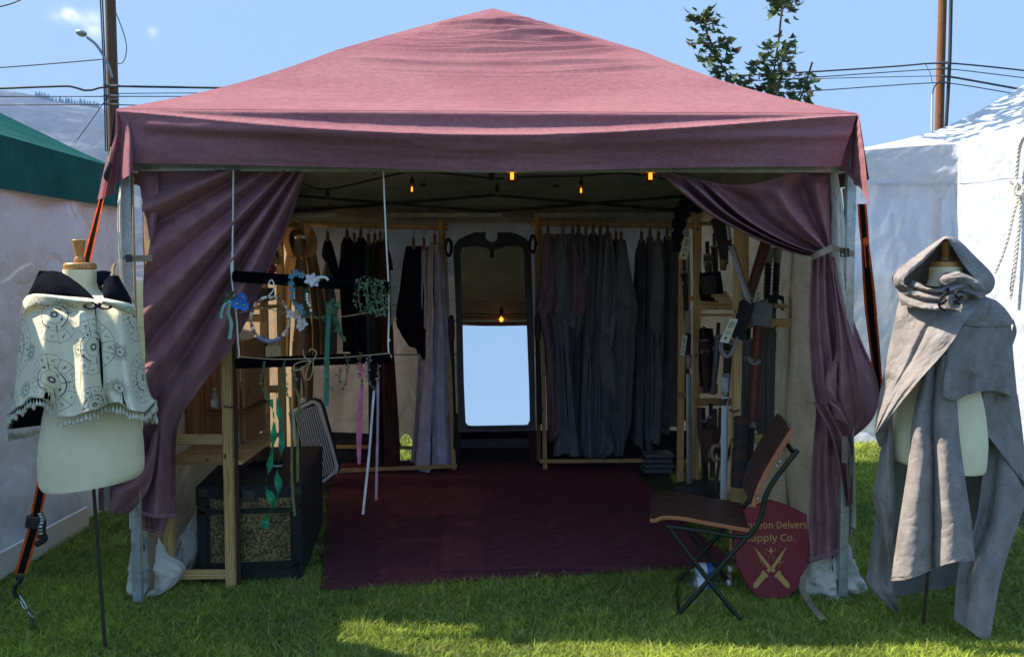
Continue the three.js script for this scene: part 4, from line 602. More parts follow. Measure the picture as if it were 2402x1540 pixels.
  [[1802, 0, 'left of two black-gripped foam swords standing upright behind the rail'], [1822, 1, 'right of two black-gripped foam swords standing upright behind the rail']].forEach(([px, k, lab]) => {
    const z = -0.78, x0 = px;
    sword(lab, [['grip', grip(W(x0 - 3, 694, z), W(x0 + 1, 616, z), 0.020, 9), M.leatherBlack], ['pommel', latheAt([[0, 0], [0.017, 0], [0.020, 0.03], [0.022, 0.055], [0.028, 0.07], [0.02, 0.08], [0, 0.078]], W(x0 + 2, 617, z), 16), M.silver], ['guard', [tube([[x0 - 18, 706], [x0 - 3, 697], [x0 + 14, 700], [x0 + 18, 716], [x0 + 12, 726]].map(p => W(p[0], p[1], z + 0.02)), 0.012, { seg: 30, rad: 8 })], M.darkMetal], ['blade', bladeG(W(x0 - 10, 705, z), W(x0 - 16, 1075, z), 0.042, 0.016, 0.03), std(0.13, 0.14, 0.15, 0.4, 0.6)]]);
  });
  sword('dull grey foam blade standing close behind the front rack post', [['blade', bladeG(W(1744, 790, zF - 0.1), W(1742, 1060, zF - 0.1), 0.036, 0.016, 0.03), std(0.16, 0.155, 0.14, 0.45, 0.4)], ['grip', grip(W(1747, 700, zF - 0.1), W(1744, 788, zF - 0.1), 0.017), M.leatherBlack]]);
  sword('short black foam dagger in a sheath under the swagged curtain', [['sheath', [tube([W(1684, 512, -0.85), W(1694, 560, -0.83), W(1700, 620, -0.82)], 0.034, { seg: 24, rad: 9, taper: s => 1.15 - 0.55 * s })], M.leatherBlack], ['chape', latheAt([[0, 0], [0.016, 0], [0.020, 0.05], [0.018, 0.06], [0, 0.06]], W(1697, 634, -0.80), 14), std(0.16, 0.14, 0.10, 0.4, 0.8)], ['trim', [bladeG(W(1708, 520, -0.8), W(1718, 590, -0.8), 0.016, 0.01)], M.silver], ['strap', [sheet([[1694, 570, -0.77], [1700, 596, -0.77]], [[1714, 560, -0.78], [1718, 580, -0.78]], { nu: 8, nv: 4, disp: u => 0.01 * Math.sin(3.14 * u) })], M.leather]]);
  // quiver wrapped in leather
  const qv = thing('quiver', 'black quiver wrapped in brown leather bands against the front post', 'quiver');
  const zq = -0.50; put('body', loft([[1722, 982], [1722, 1030], [1718, 1080], [1714, 1140]], [[1758, 982], [1757, 1030], [1754, 1080], [1748, 1142]], zq, v => 0.032, { na: 30, nv: 40, fold: (u, v) => 0.10 * n2(u * 6, v * 9, 3) }), M.leatherBlack, qv);
  for (const [y, h] of [[978, 15], [1030, 10], [1052, 14], [1066, 8], [1102, 18]]) put('band', loft([[1721 - (y - 980) * 0.045, y], [1721 - (y - 980) * 0.045, y + h]], [[1759 - (y - 980) * 0.055, y - 2], [1759 - (y - 980) * 0.055, y + h - 3]], zq, () => 0.034, { na: 30, nv: 4, capTop: false, capBot: false }), M.leather, qv);
  sword('black corded foam flail handle hanging beside the quiver', [['grip', knob([W(1764, 1004, zq), W(1762, 1040, zq), W(1758, 1080, zq)], 0.017, 8).concat([bar(W(1764, 1004, zq), W(1758, 1082, zq), 0.012)]), M.leatherBlack], ['end_plate', [tube([W(1756, 1082, zq), W(1762, 1100, zq + 0.01), W(1758, 1130, zq)], 0.009, { seg: 20, rad: 7 })].concat(knob([W(1754, 1084, zq), W(1757, 1128, zq)], 0.010, 3)), M.silver]]);
  single('leather_loop', tube([[1692, 1046], [1676, 1046], [1670, 1060], [1676, 1078], [1692, 1076]].map(p => W(p[0], p[1], z2 - 0.05)), 0.010, { seg: 30, rad: 6 }), std(0.22, 0.13, 0.08, 0.7), 'pale leather loop sticking out left of the broad sword', 'loop');
  single('belt', tube([[1688, 1080], [1682, 1120], [1680, 1150], [1688, 1172]].map(p => W(p[0], p[1], z2 - 0.04)), 0.008, { seg: 30, rad: 6 }), M.leather, 'brown belt end hanging left of the broad sword blade', 'belt');
  single('feathered_headdress', [tube([W(1650, 478, -1.15), W(1622, 474, -1.15), W(1600, 500, -1.13), W(1590, 548, -1.12), W(1588, 590, -1.12)], 0.05, { seg: 50, rad: 10, taper: s => (1 - 0.55 * s) * (1 + 0.22 * Math.sin(s * 34)) })].concat(Array.from({ length: 9 }, (_, i) => ribbon([W(1628 - i * 4, 478 + i * i * 1.1, -1.12), W(1608 - i * 4, 470 + i * i * 1.2, -1.08), W(1585 - i * 2, 476 + i * i * 1.5, -1.06)], v => 0.030 * (1 - v), v => i, 12))), M.blackCloth, 'black feathery headpiece hooked over the rear rack post', 'headpiece');
  single('dark_garment', loft([[1642, 640], [1640, 680], [1644, 706]], [[1690, 636], [1696, 680], [1698, 708]], -1.2, v => 0.05, { na: 30, nv: 20, fold: (u, v) => 0.2 * Math.sin(u * 20) }), M.blackCloth, 'black folded cloth bundle on the rack between the posts', 'cloth');
  single('bag', loft([[1580, 1138], [1582, 1160], [1592, 1180]], [[1690, 1128], [1686, 1160], [1680, 1176]], -1.2, v => 0.09, { na: 40, nv: 20, fold: (u, v) => 0.3 * n2(u * 9, v * 4, 6) }), M.leatherBlack, 'dark soft bag on the floor beneath the weapon rack', 'bag');
  single('cape', loft([[1642, 770], [1640, 850], [1644, 906]], [[1672, 770], [1676, 850], [1674, 906]], -1.25, v => 0.04, { na: 30, nv: 24, fold: (u, v) => 0.25 * Math.sin(u * 24) }), cloth(0.035, 0.012, 0.014), 'dark red cloth hanging in the middle bay of the rack', 'cloth');

  // more foam weapons, sheaths and leather goods crowding the rack
  const sheathM = [M.leatherBlack, M.leather, std(0.05, 0.02, 0.016, 0.5), std(0.10, 0.10, 0.105, 0.45, 0.4), std(0.03, 0.03, 0.034, 0.5)];
  const sheath = (x0, y0, x1, y1, z, r, k, lab) => { const o = thing('sheath', lab, 'sheath', null); put('scabbard', tube([W(x0, y0, z), W((x0 + x1) / 2 + 1, (y0 + y1) / 2, z + 0.01), W(x1, y1, z)], r, { seg: 24, rad: 9, taper: s => 1.1 - 0.45 * s }), sheathM[k], o); put('hilt', grip(W(x0, y0 - 2, z), W(x0 - (x1 - x0) * 0.16, y0 - 34, z), r * 0.62, 7), M.leatherBlack, o); put('guard', bar(W(x0 - 9, y0 - 1, z + 0.01), W(x0 + 9, y0 - 3, z + 0.01), 0.008, 8), M.silver, o); put('band', latheAt([[0, -0.012], [r * 1.18, -0.012], [r * 1.2, 0.012], [0, 0.012]], W(mix(x0, x1, 0.2), mix(y0, y1, 0.2), z), 12), M.silver, o); };
  sheath(1652, 800, 1656, 920, -1.22, 0.022, 1, 'brown sheathed blade in the middle bay beside the dark red cloth');
  sheath(1684, 790, 1672, 925, -1.18, 0.020, 3, 'grey sheathed blade leaning in the middle bay of the rack');
  sheath(1708, 800, 1704, 930, -1.12, 0.024, 0, 'black sheathed blade just left of the front post, middle bay');
  sheath(1650, 990, 1654, 1130, -1.25, 0.026, 0, 'black sheath standing in the lowest bay, leftmost');
  sheath(1668, 980, 1672, 1120, -1.2, 0.022, 2, 'dark red-brown sheath standing in the lowest bay of the rack');
  sheath(1660, 600, 1664, 690, -1.25, 0.022, 4, 'dark sheath hanging in the upper bay left of the dagger');
  sheath(1676, 580, 1680, 700, -1.28, 0.018, 1, 'thin brown sheath hanging in the upper bay of the rack');
  sheath(1756, 800, 1752, 1000, -0.72, 0.022, 3, 'long grey sheath hidden behind the hammer haft');
  sheath(1786, 770, 1780, 1010, -0.86, 0.020, 2, 'dark red-brown scabbard hanging right of the hammer haft');
  sheath(1812, 780, 1802, 1010, -0.92, 0.024, 4, 'long dark scabbard, rightmost in the hanging row of the rack');
  sheath(1606, 640, 1610, 760, -1.35, 0.018, 0, 'slender black sheath between the two rear posts, high up');
  single('pouch', loft([[1648, 1006], [1646, 1030], [1650, 1050]], [[1684, 1004], [1686, 1030], [1682, 1052]], -1.08, v => 0.035, { na: 30, nv: 16, fold: (u, v) => 0.25 * n2(u * 7, v * 4, 3) }), M.leather, 'brown leather pouch in the lowest bay of the rack', 'pouch');
  single('mask', loft([[1645, 650], [1643, 668], [1650, 690]], [[1676, 646], [1680, 668], [1674, 690]], -1.08, v => 0.04, { na: 30, nv: 16, fold: (u, v) => 0.2 * Math.sin(u * 19) }), M.leatherBlack, 'black leather mask on the upper shelf of the rack', 'mask');
  for (const [x0, x1, y, lab, k] of [[1640, 1690, 955, 'belt hanging in a loop below the lower rail, left one', 1], [1676, 1722, 958, 'belt hanging in a loop below the lower rail, right one', 0]]) single('hanging_belt', ribbon([W(x0, y, -1.1), W(x0 + 4, y + 70, -1.1), W((x0 + x1) / 2, y + 130, -1.08), W(x1 - 4, y + 70, -1.1), W(x1, y, -1.1)], 0.03, v => 0.6, 50), sheathM[k], lab, 'belt');
  single('dark_cloak', loft([[1576, 560], [1572, 700], [1566, 850], [1560, 960]], [[1596, 560], [1600, 700], [1602, 850], [1598, 970]], -1.9, v => 0.08, { na: 40, nv: 40, fold: (u, v) => 0.3 * Math.sin(u * 25 + v * 3) }), cloth(0.09, 0.09, 0.10), 'charcoal cloak hanging behind the rear rack posts', 'cloak');

  // swing tags: cream card with a dark twin-letter mark, lines and a small seal
  const card = document.createElement('canvas'); card.width = 128; card.height = 320; const c = card.getContext('2d');
  c.fillStyle = '#d8d3b6'; c.fillRect(0, 0, 128, 320); c.strokeStyle = '#1a1a16'; c.fillStyle = '#1a1a16'; c.lineWidth = 8;
  c.beginPath(); c.moveTo(64, 36); c.lineTo(64, 132); c.stroke(); c.beginPath(); c.arc(50, 62, 20, 0.2, 6.1); c.stroke(); c.beginPath(); c.arc(50, 104, 20, 0.2, 6.1); c.stroke(); c.beginPath(); c.arc(82, 84, 26, -2.2, 2.2); c.stroke();
  c.fillStyle = '#8c886f'; for (let i = 0; i < 5; i++) c.fillRect(28, 160 + i * 12, 74, 6); c.fillStyle = '#2b2418'; c.beginPath(); c.ellipse(64, 262, 15, 22, 0.4, 0, 6.3); c.fill();
  const ct = new THREE.CanvasTexture(card); ct.colorSpace = THREE.SRGBColorSpace;
  const cardM = std(1, 1, 1, 0.8, 0, { map: ct, side: THREE.DoubleSide });
  const tagCard = (q, z, lab, dz = 0.004) => { const P = q.map(p => W(p[0], p[1], z)), g = new THREE.BufferGeometry(), n = V(0, 0, 1), pos = [], uv = [], idx = []; P.forEach((p, i) => { pos.push(p.x, p.y, p.z); uv.push(...[[0, 1], [1, 1], [1, 0], [0, 0]][i]); }); P.forEach((p, i) => { pos.push(p.x, p.y, p.z - 0.0012); uv.push(...[[0, 1], [1, 1], [1, 0], [0, 0]][i]); }); idx.push(0, 3, 1, 1, 3, 2, 4, 5, 7, 5, 6, 7); for (let i = 0; i < 4; i++) { const j = (i + 1) % 4; idx.push(i, j, 4 + i, j, 4 + j, 4 + i); } g.setAttribute('position', new THREE.Float32BufferAttribute(pos, 3)); g.setAttribute('uv', new THREE.Float32BufferAttribute(uv, 2)); g.setIndex(idx); g.computeVertexNormals(); const o = thing('swing_tag', lab, 'tag', null); put('card', g.toNonIndexed(), cardM, o).geometry.computeVertexNormals(); put('string', tube([P[0].clone().lerp(P[1], 0.5), P[0].clone().lerp(P[1], 0.5).add(V(0.006, 0.03, -0.01))], 0.0012, { seg: 6, rad: 4 }), M.twine, o); };
  tagCard([[1606, 555], [1624, 556], [1611, 609], [1592, 606]], -1.02, 'cream printed card tag at the headpiece on the rear post');
  tagCard([[1713, 747], [1732, 748], [1709, 805], [1688, 801]], -0.46, 'cream printed card tag on the knobbly black hilt');
  tagCard([[1773, 684], [1789, 681], [1793, 702], [1766, 709]], -0.56, 'small cream card tag above the hammer head');
  tagCard([[1602, 784], [1613, 788], [1606, 834], [1596, 832]], -1.18, 'cream card tag at the slim sword grip between the rear posts');
}
// ---------------------------------------------------------------- black chest with gold floral panels, grey louvred appliance
{
  const t = thing('travel_chest', 'old black trunk with gold floral panels on its front', 'chest');
  const a = G(470, 1366), b = G(708, 1366), z = a.z, h = W(590, 1134, z).y, w = b.x - a.x, d = 0.92, cx = (a.x + b.x) / 2;
  const bl = std(0.016, 0.016, 0.018, 0.62, 0, { map: rep(speck, 5), bumpMap: rep(speckBump, 4), bumpScale: 0.006 });
  put('body', boxAt(cx, h * 0.39, z - d / 2, w, h * 0.78, d, 0.006), bl, t);
  put('lid', boxAt(cx, h * 0.895, z - d / 2, w + 0.008, h * 0.21, d + 0.008, 0.012), bl, t);
  const gold = dtex(512, 512, (u, v) => { const n = 12; let best = 9, bi = 0, bang = 0; for (let i = -1; i <= 1; i++) for (let j = -1; j <= 1; j++) { const X = Math.floor(u * n) + i, Y = Math.floor(v * n) + j, hx = hash2(((X % n) + n) % n, ((Y % n) + n) % n, 3), hy = hash2(((X % n) + n) % n, ((Y % n) + n) % n, 4); const dx = u * n - X - hx, dy = v * n - Y - hy, an = Math.atan2(dy, dx), r = Math.hypot(dx, dy) * (1.0 - 0.38 * Math.cos(5 * an + hx * 6)); if (r < best) { best = r; bi = hx; bang = an; } } const ol = 1 - sstep(0.02, 0.10, Math.abs(best - 0.44)), vein = (best < 0.44 ? 1 : 0) * sstep(0.10, 0.16, best) * (1 - sstep(0.10, 0.3, Math.abs(Math.sin(bang * 2.5 + bi * 3)))), eye = 1 - sstep(0.05, 0.09, best), lf = best > 0.5 ? sstep(0.5, 0.58, fbm(u, v, 20, 20, 2, 101)) : 0; const k = clamp((best < 0.44 ? 0.85 : 0.42 + 0.4 * lf) - 0.7 * ol - 0.55 * vein - 0.5 * eye + 0.5 * (fbm(u, v, 30, 30, 3, 7) - 0.5) - 0.25 * sstep(0.5, 0.7, fbm(u, v, 4, 4, 3, 17))); return [255 * mix(0.20, 0.72, k), 255 * mix(0.155, 0.63, k), 255 * mix(0.10, 0.40, k)]; });
  const gm = std(1, 1, 1, 0.45, 0.35, { map: rep(gold, 4.6), bumpMap: rep(gold, 4.6), bumpScale: 0.004 });
  const P = (x0, y0, x1, y1) => { const A = W(x0, y0, z + 0.004), B = W(x1, y1, z + 0.004); return boxAt((A.x + B.x) / 2, (A.y + B.y) / 2, z + 0.003, B.x - A.x, A.y - B.y, 0.008, 0.001); };
  put('gold_panel', P(497, 1202, 682, 1313), gm, t); put('gold_panel', P(497, 1166, 682, 1188), gm, t);
  const st = (x0, y0, x1, y1) => { const g = P(x0, y0, x1, y1); g.translate(0, 0, 0.004); return g; };
  put('metal_strap', st(472, 1190, 706, 1200), M.darkMetal, t); put('metal_strap', st(472, 1140, 706, 1164), bl, t); put('metal_strap', st(472, 1314, 706, 1330), M.darkMetal, t); put('metal_strap', st(686, 1140, 704, 1362), M.darkMetal, t); put('metal_strap', st(472, 1140, 492, 1362), M.darkMetal, t);
  for (const [x, y] of [[482, 1150], [696, 1150]]) put('corner_cap', boxAt(W(x, y, z).x, W(x, y, z).y, z + 0.008, 0.045, 0.04, 0.012, 0.004), std(0.06, 0.05, 0.04, 0.5, 0.6), t);
  put('latch', boxAt(W(586, 1158, z).x, W(586, 1158, z).y, z + 0.012, 0.06, 0.05, 0.012, 0.003), std(0.07, 0.06, 0.05, 0.5, 0.6), t);
  { const th = 0.085, pv = V(b.x, 0, z), r = pv.clone().applyAxisAngle(V(0, 1, 0), th); t.rotation.y = th; t.position.set(pv.x - r.x, 0, pv.z - r.z); }
  single('cloth_scrap', [gridGeo(16, 10, (u, v) => V(a.x + 0.13 + u * 0.16, h + 0.008 + 0.02 * Math.abs(n2(u * 5, v * 5, 3)), z - 0.32 - v * 0.14))], M.blackCloth, 'small crumpled dark cloth lying on top of the black trunk', 'cloth');
  single('paper_slip', [boxAt(a.x + 0.27, h + 0.012, z - 0.33, 0.07, 0.002, 0.035, 0)], std(0.7, 0.7, 0.7, 0.8), 'small white paper slip lying on top of the black trunk', 'paper');
}
{
  const t = thing('louvred_appliance', 'grey plastic appliance with slanted louvre slats behind the black trunk', 'appliance');
  const z = -2.1, dp = 0.09, gm = std(0.66, 0.67, 0.70, 0.5), gd = std(0.022, 0.022, 0.026, 0.8);
  const out = [[678, 968], [700, 950], [732, 939], [744, 943], [753, 957], [770, 1020], [791, 1092], [790, 1108], [780, 1120], [752, 1138], [720, 1140], [690, 1060]];
  const to = p => { const q = W(p[0], p[1], z); return [q.x, q.y]; };
  put('housing', shapeGeo(out.map(to), dp, 0.006).translate(0, 0, z - dp - 0.012), gd, t);
  const fr = (a, b, w = 0.022) => put('frame', beam(W(a[0], a[1], z + 0.006), W(b[0], b[1], z + 0.006), w, 0.018, V(1, 0, 0), 0.006), gm, t);
  fr([684, 966], [734, 941]); fr([748, 946], [770, 1022]); fr([770, 1020], [790, 1095]); fr([788, 1104], [756, 1130]); fr([734, 941], [750, 950]); fr([791, 1090], [786, 1112]);
  fr([686, 966], [694, 1050]); fr([694, 1050], [716, 1132]);
  for (let i = 0; i < 12; i++) { const s = (i + 0.5) / 12, a = [mix(690, 746, s), mix(966, 948, s)], b = [mix(726, 786, s), mix(1136, 1102, s)]; put('slat', beam(W(a[0], a[1], z + 0.002), W(b[0], b[1], z + 0.002), 0.0062, 0.014, V(1, 0, 0), 0), gm, t); }
  put('handle', beam(W(700, 943, z - 0.02), W(718, 936, z - 0.02), 0.03, 0.05, V(1, 0, 0), 0.008), gm, t);
  put('power_cord', tube([W(712, 938, z - 0.03), W(712, 915, z - 0.03), W(708, 885, z - 0.05), W(700, 866, z - 0.1)], 0.006, { seg: 30, rad: 6 }), M.black, t);
}
// ---------------------------------------------------------------- mirror
{
  const t = thing('standing_mirror', 'tall dark framed mirror leaning back between the clothes racks', 'mirror');
  const th = 0.172, P0 = V(0, 0.34, -2.42), ex = V(1, 0, 0), ey = V(0, Math.cos(th), -Math.sin(th)), en = V(0, Math.sin(th), Math.cos(th));
  const loc = (px, py) => { const d = fw.clone().addScaledVector(rt, (px - CX) / FOC).addScaledVector(up, (CY - py) / FOC); const s = P0.clone().sub(camPos).dot(en) / d.dot(en); const p = camPos.clone().addScaledVector(d, s).sub(P0); return [p.dot(ex), p.dot(ey)]; };
  const place = (g, k) => { g.applyMatrix4(new THREE.Matrix4().makeBasis(ex, ey, en)); g.translate(P0.x + en.x * k, P0.y + en.y * k, P0.z + en.z * k); return metricUV(g); };
  const outer = [[1086, 1003], [1078, 900], [1072, 766], [1068, 660], [1064, 590], [1066, 577], [1077, 563], [1098, 553], [1115, 547], [1139, 547], [1137, 556], [1141, 565], [1152, 571], [1163, 567], [1168, 558], [1167, 547], [1197, 547], [1215, 552], [1233, 562], [1242, 573], [1244, 590], [1248, 700], [1250, 766], [1250, 900], [1247, 1000], [1240, 1002]];
  const inner = [[1092, 990], [1088, 900], [1085, 766], [1082, 660], [1080, 590], [1084, 580], [1100, 577], [1126, 577], [1140, 581], [1156, 587], [1172, 581], [1186, 577], [1216, 576], [1226, 580], [1229, 592], [1233, 700], [1236, 766], [1241, 900], [1243, 985], [1238, 995], [1228, 996], [1110, 998], [1098, 997]];
  const s = new THREE.Shape(outer.map(p => new THREE.Vector2(...loc(...p)))); s.holes.push(new THREE.Path(inner.map(p => new THREE.Vector2(...loc(...p)))));
  put('frame', place(new THREE.ExtrudeGeometry(s, { depth: 0.022, bevelEnabled: true, bevelSize: 0.004, bevelThickness: 0.005, bevelSegments: 2 }), 0), std(0.020, 0.013, 0.017, 0.5, 0, { bumpMap: rep(woodMap, 4, 1), bumpScale: 0.003 }), t);
  const g = new THREE.ShapeGeometry(new THREE.Shape(inner.map(p => new THREE.Vector2(...loc(...p))))); place(g, 0.004);
  put('glass', g, new THREE.MeshStandardMaterial({ color: lin(0.86, 0.88, 0.88), metalness: 1, roughness: 0.012 }), t);
  const b = [[1075, 1013], [1070, 766], [1080, 640], [1232, 640], [1252, 766], [1257, 1009]];
  put('backing', place(new THREE.ExtrudeGeometry(new THREE.Shape(b.map(p => new THREE.Vector2(...loc(...p)))), { depth: 0.02, bevelEnabled: false }), -0.026), std(0.085, 0.085, 0.105, 0.6, 0, { map: rep(woodMap, 3, 0.8) }), t);
  const lm = std(0.02, 0.014, 0.016, 0.6);
  put('stand_leg', [beam(P0.clone().add(V(-0.24, 0.1, -0.06)), V(-0.26, 0, -2.60), 0.05, 0.05)], lm, t); put('stand_leg', [beam(P0.clone().add(V(0.28, 0.1, -0.06)), V(0.30, 0, -2.60), 0.05, 0.05)], lm, t); put('crossbar', beam(V(-0.26, 0.22, -2.55), V(0.30, 0.22, -2.55), 0.06, 0.03, V(0, 1, 0)), lm, t);
  const bl = [[1059, 748, 'dark wrapped staff hanging left of the mirror'], [1261, 744, 'dark wrapped staff hanging right of the mirror']];
  for (const [x, y, lab] of bl) { const o = thing('wrapped_staff', lab, 'staff', null), z = -2.62; put('grip', loft([[x - 7, y], [x - 8, y + 30], [x - 6, y + 52]], [[x + 7, y], [x + 8, y + 30], [x + 7, y + 52]], z, () => 0.022, { na: 16, nv: 12 }), std(0.06, 0.05, 0.045, 0.8), o); put('shaft', bar(W(x, y + 50, z), W(x + 6, y + 250, z), 0.017, 10), M.black, o); put('tip', latheAt([[0, 0], [0.014, 0], [0.018, 0.02], [0, 0.035]], W(x, y, z), 12), M.black, o); put('tie', bar(W(x - 14, y + 2, z), W(x + 12, y + 4, z), 0.004, 6), M.black, o); }
  for (const [x, y, lab] of [[1052, 580, 'coil of dark leather cords hanging left of the mirror top'], [1250, 572, 'coil of dark leather cords hanging right of the mirror top']]) { seed(x); const z = -2.62, gs = []; for (let k = 0; k < 7; k++) { const pts = []; for (let i = 0; i <= 10; i++) { const a = i / 10 * 6.283, rx = rr(4, 10), ry = rr(14, 24); pts.push(W(x + rx * Math.cos(a), y + ry * Math.sin(a), z + rr(-0.015, 0.015))); } gs.push(tube(pts, 0.004, { seg: 40, rad: 5 })); } single('cord_coil', gs, M.blackCloth, lab, 'cord', null); }
}
// ---------------------------------------------------------------- clothes racks and garments at the back
const hangerM = std(0.25, 0.15, 0.07, 0.6);
{
  const mk = (label, p) => { const t = thing('clothes_rack', label, 'clothes rack'); for (const [n, a, b, r, za, zb] of p) put(n, n === 'rail' ? bar(W(a[0], a[1], za), W(b[0], b[1], zb), r, 12) : beam(W(a[0], a[1], za), W(b[0], b[1], zb), r * 2, r * 2, V(1, 0, 0), 0.003), M.bamboo, t); };
  mk('wooden clothes rack with dresses, left of the mirror', [['rail', [668, 524], [1052, 533], 0.020, -2.70, -2.70], ['post', [1040, 514], [1065, 1107], 0.015, -2.74, -2.52], ['post', [1033, 515], [1052, 1080], 0.015, -2.66, -2.86], ['foot_rail', [786, 1104], [1072, 1092], 0.013, -2.50, -2.50], ['foot_rail', [776, 1047], [1000, 1050], 0.012, -2.86, -2.86], ['post', [700, 515], [690, 1100], 0.015, -2.66, -2.55]]);
  mk('wooden clothes rack packed with grey cloaks, right of the mirror', [['rail', [1244, 523], [1640, 530], 0.020, -2.70, -2.70], ['post', [1266, 506], [1279, 1112], 0.015, -2.74, -2.52], ['post', [1258, 510], [1264, 1080], 0.015, -2.66, -2.86], ['foot_rail', [1266, 1081], [1562, 1079], 0.013, -2.50, -2.50], ['post', [1630, 515], [1640, 1080], 0.015, -2.70, -2.60]]);
}
const garment = (name, label, cat_, group, L, R, z, mat, { dp = 0.10, k = 5, am = 0.22, sd = 1, hang = true, cx = null } = {}) => {
  const t = thing(name, label, cat_, group);
  const n = L.length - 1;
  put('cloth', loft(L, R, z, v => dp * (0.35 + 0.65 * sstep(0, 0.25, v)), { na: 64, nv: 70, fold: (u, v) => am * sstep(0.03, 0.5, v) * (Math.sin(u * 6.283 * k + sd + 0.9 * Math.sin(v * 5 + sd)) + 0.6 * Math.sin(u * 6.283 * (k * 2 + 1) + sd * 2.1)) * 0.6 + 0.5 * n2(u * 5, v * 6, sd) * v, hem: u => (R[n][0] - L[n][0]) * 0.55 * n2(u * 4, sd * 3, 7), wob: (u, v) => (R[n][0] - L[n][0]) * 0.22 * n2(v * 4 + u, sd * 5, 9) * sstep(0, 0.2, v) }), mat, t);
  if (hang) { const x = cx ?? (L[0][0] + R[0][0]) / 2, y = Math.min(L[0][1], R[0][1]); put('hanger', [beam(W(x, y + 4, z + 0.07), W(x, y - 16, z), 0.022, 0.03), tube([W(x, y - 15, z), W(x - 1, y - 24, z), W(x + 4, y - 30, z), W(x + 1, y - 37, z), W(x - 4, y - 33, z)], 0.0035, { seg: 20, rad: 5 })], hangerM, t); }
  return t;
};
{
  const z = -2.68, blk = cloth(0.010, 0.010, 0.013), navy = cloth(0.014, 0.018, 0.032), brown = cloth(0.105, 0.048, 0.038), lav = cloth(0.72, 0.67, 0.82, { bs: 0.003 }), teal = cloth(0.05, 0.10, 0.12);
  const gL = 'garments on the left rack';
  garment('navy_jacket', 'short navy jacket hanging alone at the left of the rail', 'jacket', gL, [[762, 562], [758, 580], [757, 600], [766, 615], [786, 655]], [[774, 562], [780, 580], [786, 605], [792, 632], [798, 662]], z, navy, { dp: 0.12, k: 3, am: 0.12 });
  garment('pale_skirt', 'pale patterned skirt hanging under the navy jacket', 'skirt', gL, [[766, 600], [757, 640], [752, 700], [758, 830]], [[772, 600], [782, 660], [788, 740], [790, 834]], z + 0.08, cloth(0.20, 0.19, 0.15), { dp: 0.07, k: 4, am: 0.3, hang: false });
  garment('black_dress', 'leftmost black dress of the middle group on the rail', 'dress', gL, [[806, 556], [803, 580], [797, 640], [800, 740], [806, 826]], [[822, 556], [832, 590], [842, 660], [846, 750], [848, 824]], z, blk, { dp: 0.16, sd: 2 });
  garment('black_dress', 'second black dress right of the leftmost on the rail', 'dress', gL, [[824, 566], [820, 600], [816, 680], [820, 826]], [[838, 566], [848, 610], [858, 690], [862, 824]], z - 0.01, cloth(0.013, 0.011, 0.014), { dp: 0.16, sd: 4 });
  garment('black_dress', 'plum-black dress beside the teal garment on the rail', 'dress', gL, [[839, 556], [836, 590], [834, 690], [838, 824]], [[853, 556], [858, 590], [864, 690], [870, 826]], z + 0.01, cloth(0.018, 0.012, 0.018), { dp: 0.16, sd: 6 });
  garment('teal_gown', 'narrow dark teal gown between the black and brown dresses', 'dress', gL, [[859, 568], [857, 600], [858, 700], [864, 860], [868, 1010]], [[870, 568], [874, 600], [880, 700], [882, 860], [886, 1014]], z + 0.05, teal, { dp: 0.12, sd: 1.5 });
  garment('brown_gown', 'leftmost of the three long brown gowns', 'dress', gL, [[873, 566], [870, 620], [868, 760], [866, 920], [868, 1090]], [[886, 566], [890, 620], [894, 760], [896, 920], [900, 1094]], z, brown, { dp: 0.16, sd: 3.3 });
  garment('brown_gown', 'middle of the three long brown gowns', 'dress', gL, [[886, 562], [884, 620], [884, 780], [884, 920], [886, 1090]], [[898, 562], [902, 620], [908, 780], [914, 940], [920, 1094]], z - 0.02, cloth(0.12, 0.05, 0.04), { dp: 0.16, sd: 5.3 });
  garment('brown_gown', 'rightmost of the three long brown gowns', 'dress', gL, [[896, 562], [894, 620], [896, 780], [896, 930], [898, 1092]], [[910, 562], [914, 640], [920, 790], [928, 930], [937, 1088]], z + 0.01, cloth(0.14, 0.06, 0.045), { dp: 0.17, sd: 7.1 });
  single('blue_sleeve', loft([[908, 590], [908, 615], [911, 634]], [[914, 590], [920, 615], [922, 634]], z, () => 0.04, { na: 20, nv: 14 }), navy, 'dark blue sleeve poking out right of the brown gowns', 'sleeve');
  garment('black_tunic', 'black tunic with pointed hanging sleeves before the lavender gown', 'tunic', gL, [[952, 577], [946, 620], [936, 690], [927, 750], [940, 785], [959, 814]], [[988, 577], [992, 620], [996, 680], [1002, 760], [1008, 800], [1000, 822]], z + 0.04, blk, { dp: 0.13, k: 3, am: 0.1, sd: 2 });
  single('black_sleeve', loft([[972, 770], [978, 810], [990, 840], [1001, 855]], [[1006, 770], [1010, 810], [1014, 842], [1004, 858]], z + 0.10, () => 0.05, { na: 24, nv: 20 }), blk, 'pointed black sleeve end of the tunic against the lavender gown', 'sleeve');
  garment('lavender_gown', 'long pale lavender gown at the right end of the left rack', 'dress', gL, [[1008, 568], [1004, 600], [996, 680], [986, 800], [974, 940], [961, 1088]], [[1032, 568], [1038, 600], [1044, 700], [1050, 840], [1054, 960], [1058, 1090]], z + 0.02, lav, { dp: 0.14, k: 4, am: 0.34, sd: 0.6 });
  garment('lavender_gown', 'second lavender gown, mostly hidden behind the black tunic', 'dress', gL, [[984, 578], [982, 620], [984, 700], [980, 820], [972, 980]], [[1004, 578], [1008, 620], [1008, 700], [1008, 820], [1010, 980]], z - 0.01, lav, { dp: 0.12, k: 3, am: 0.25, sd: 2.6 });
  // dress form with a tan cloak
  const f = thing('dress_form', 'tan leather-look dress form wearing the ochre cloak behind the display', 'mannequin');
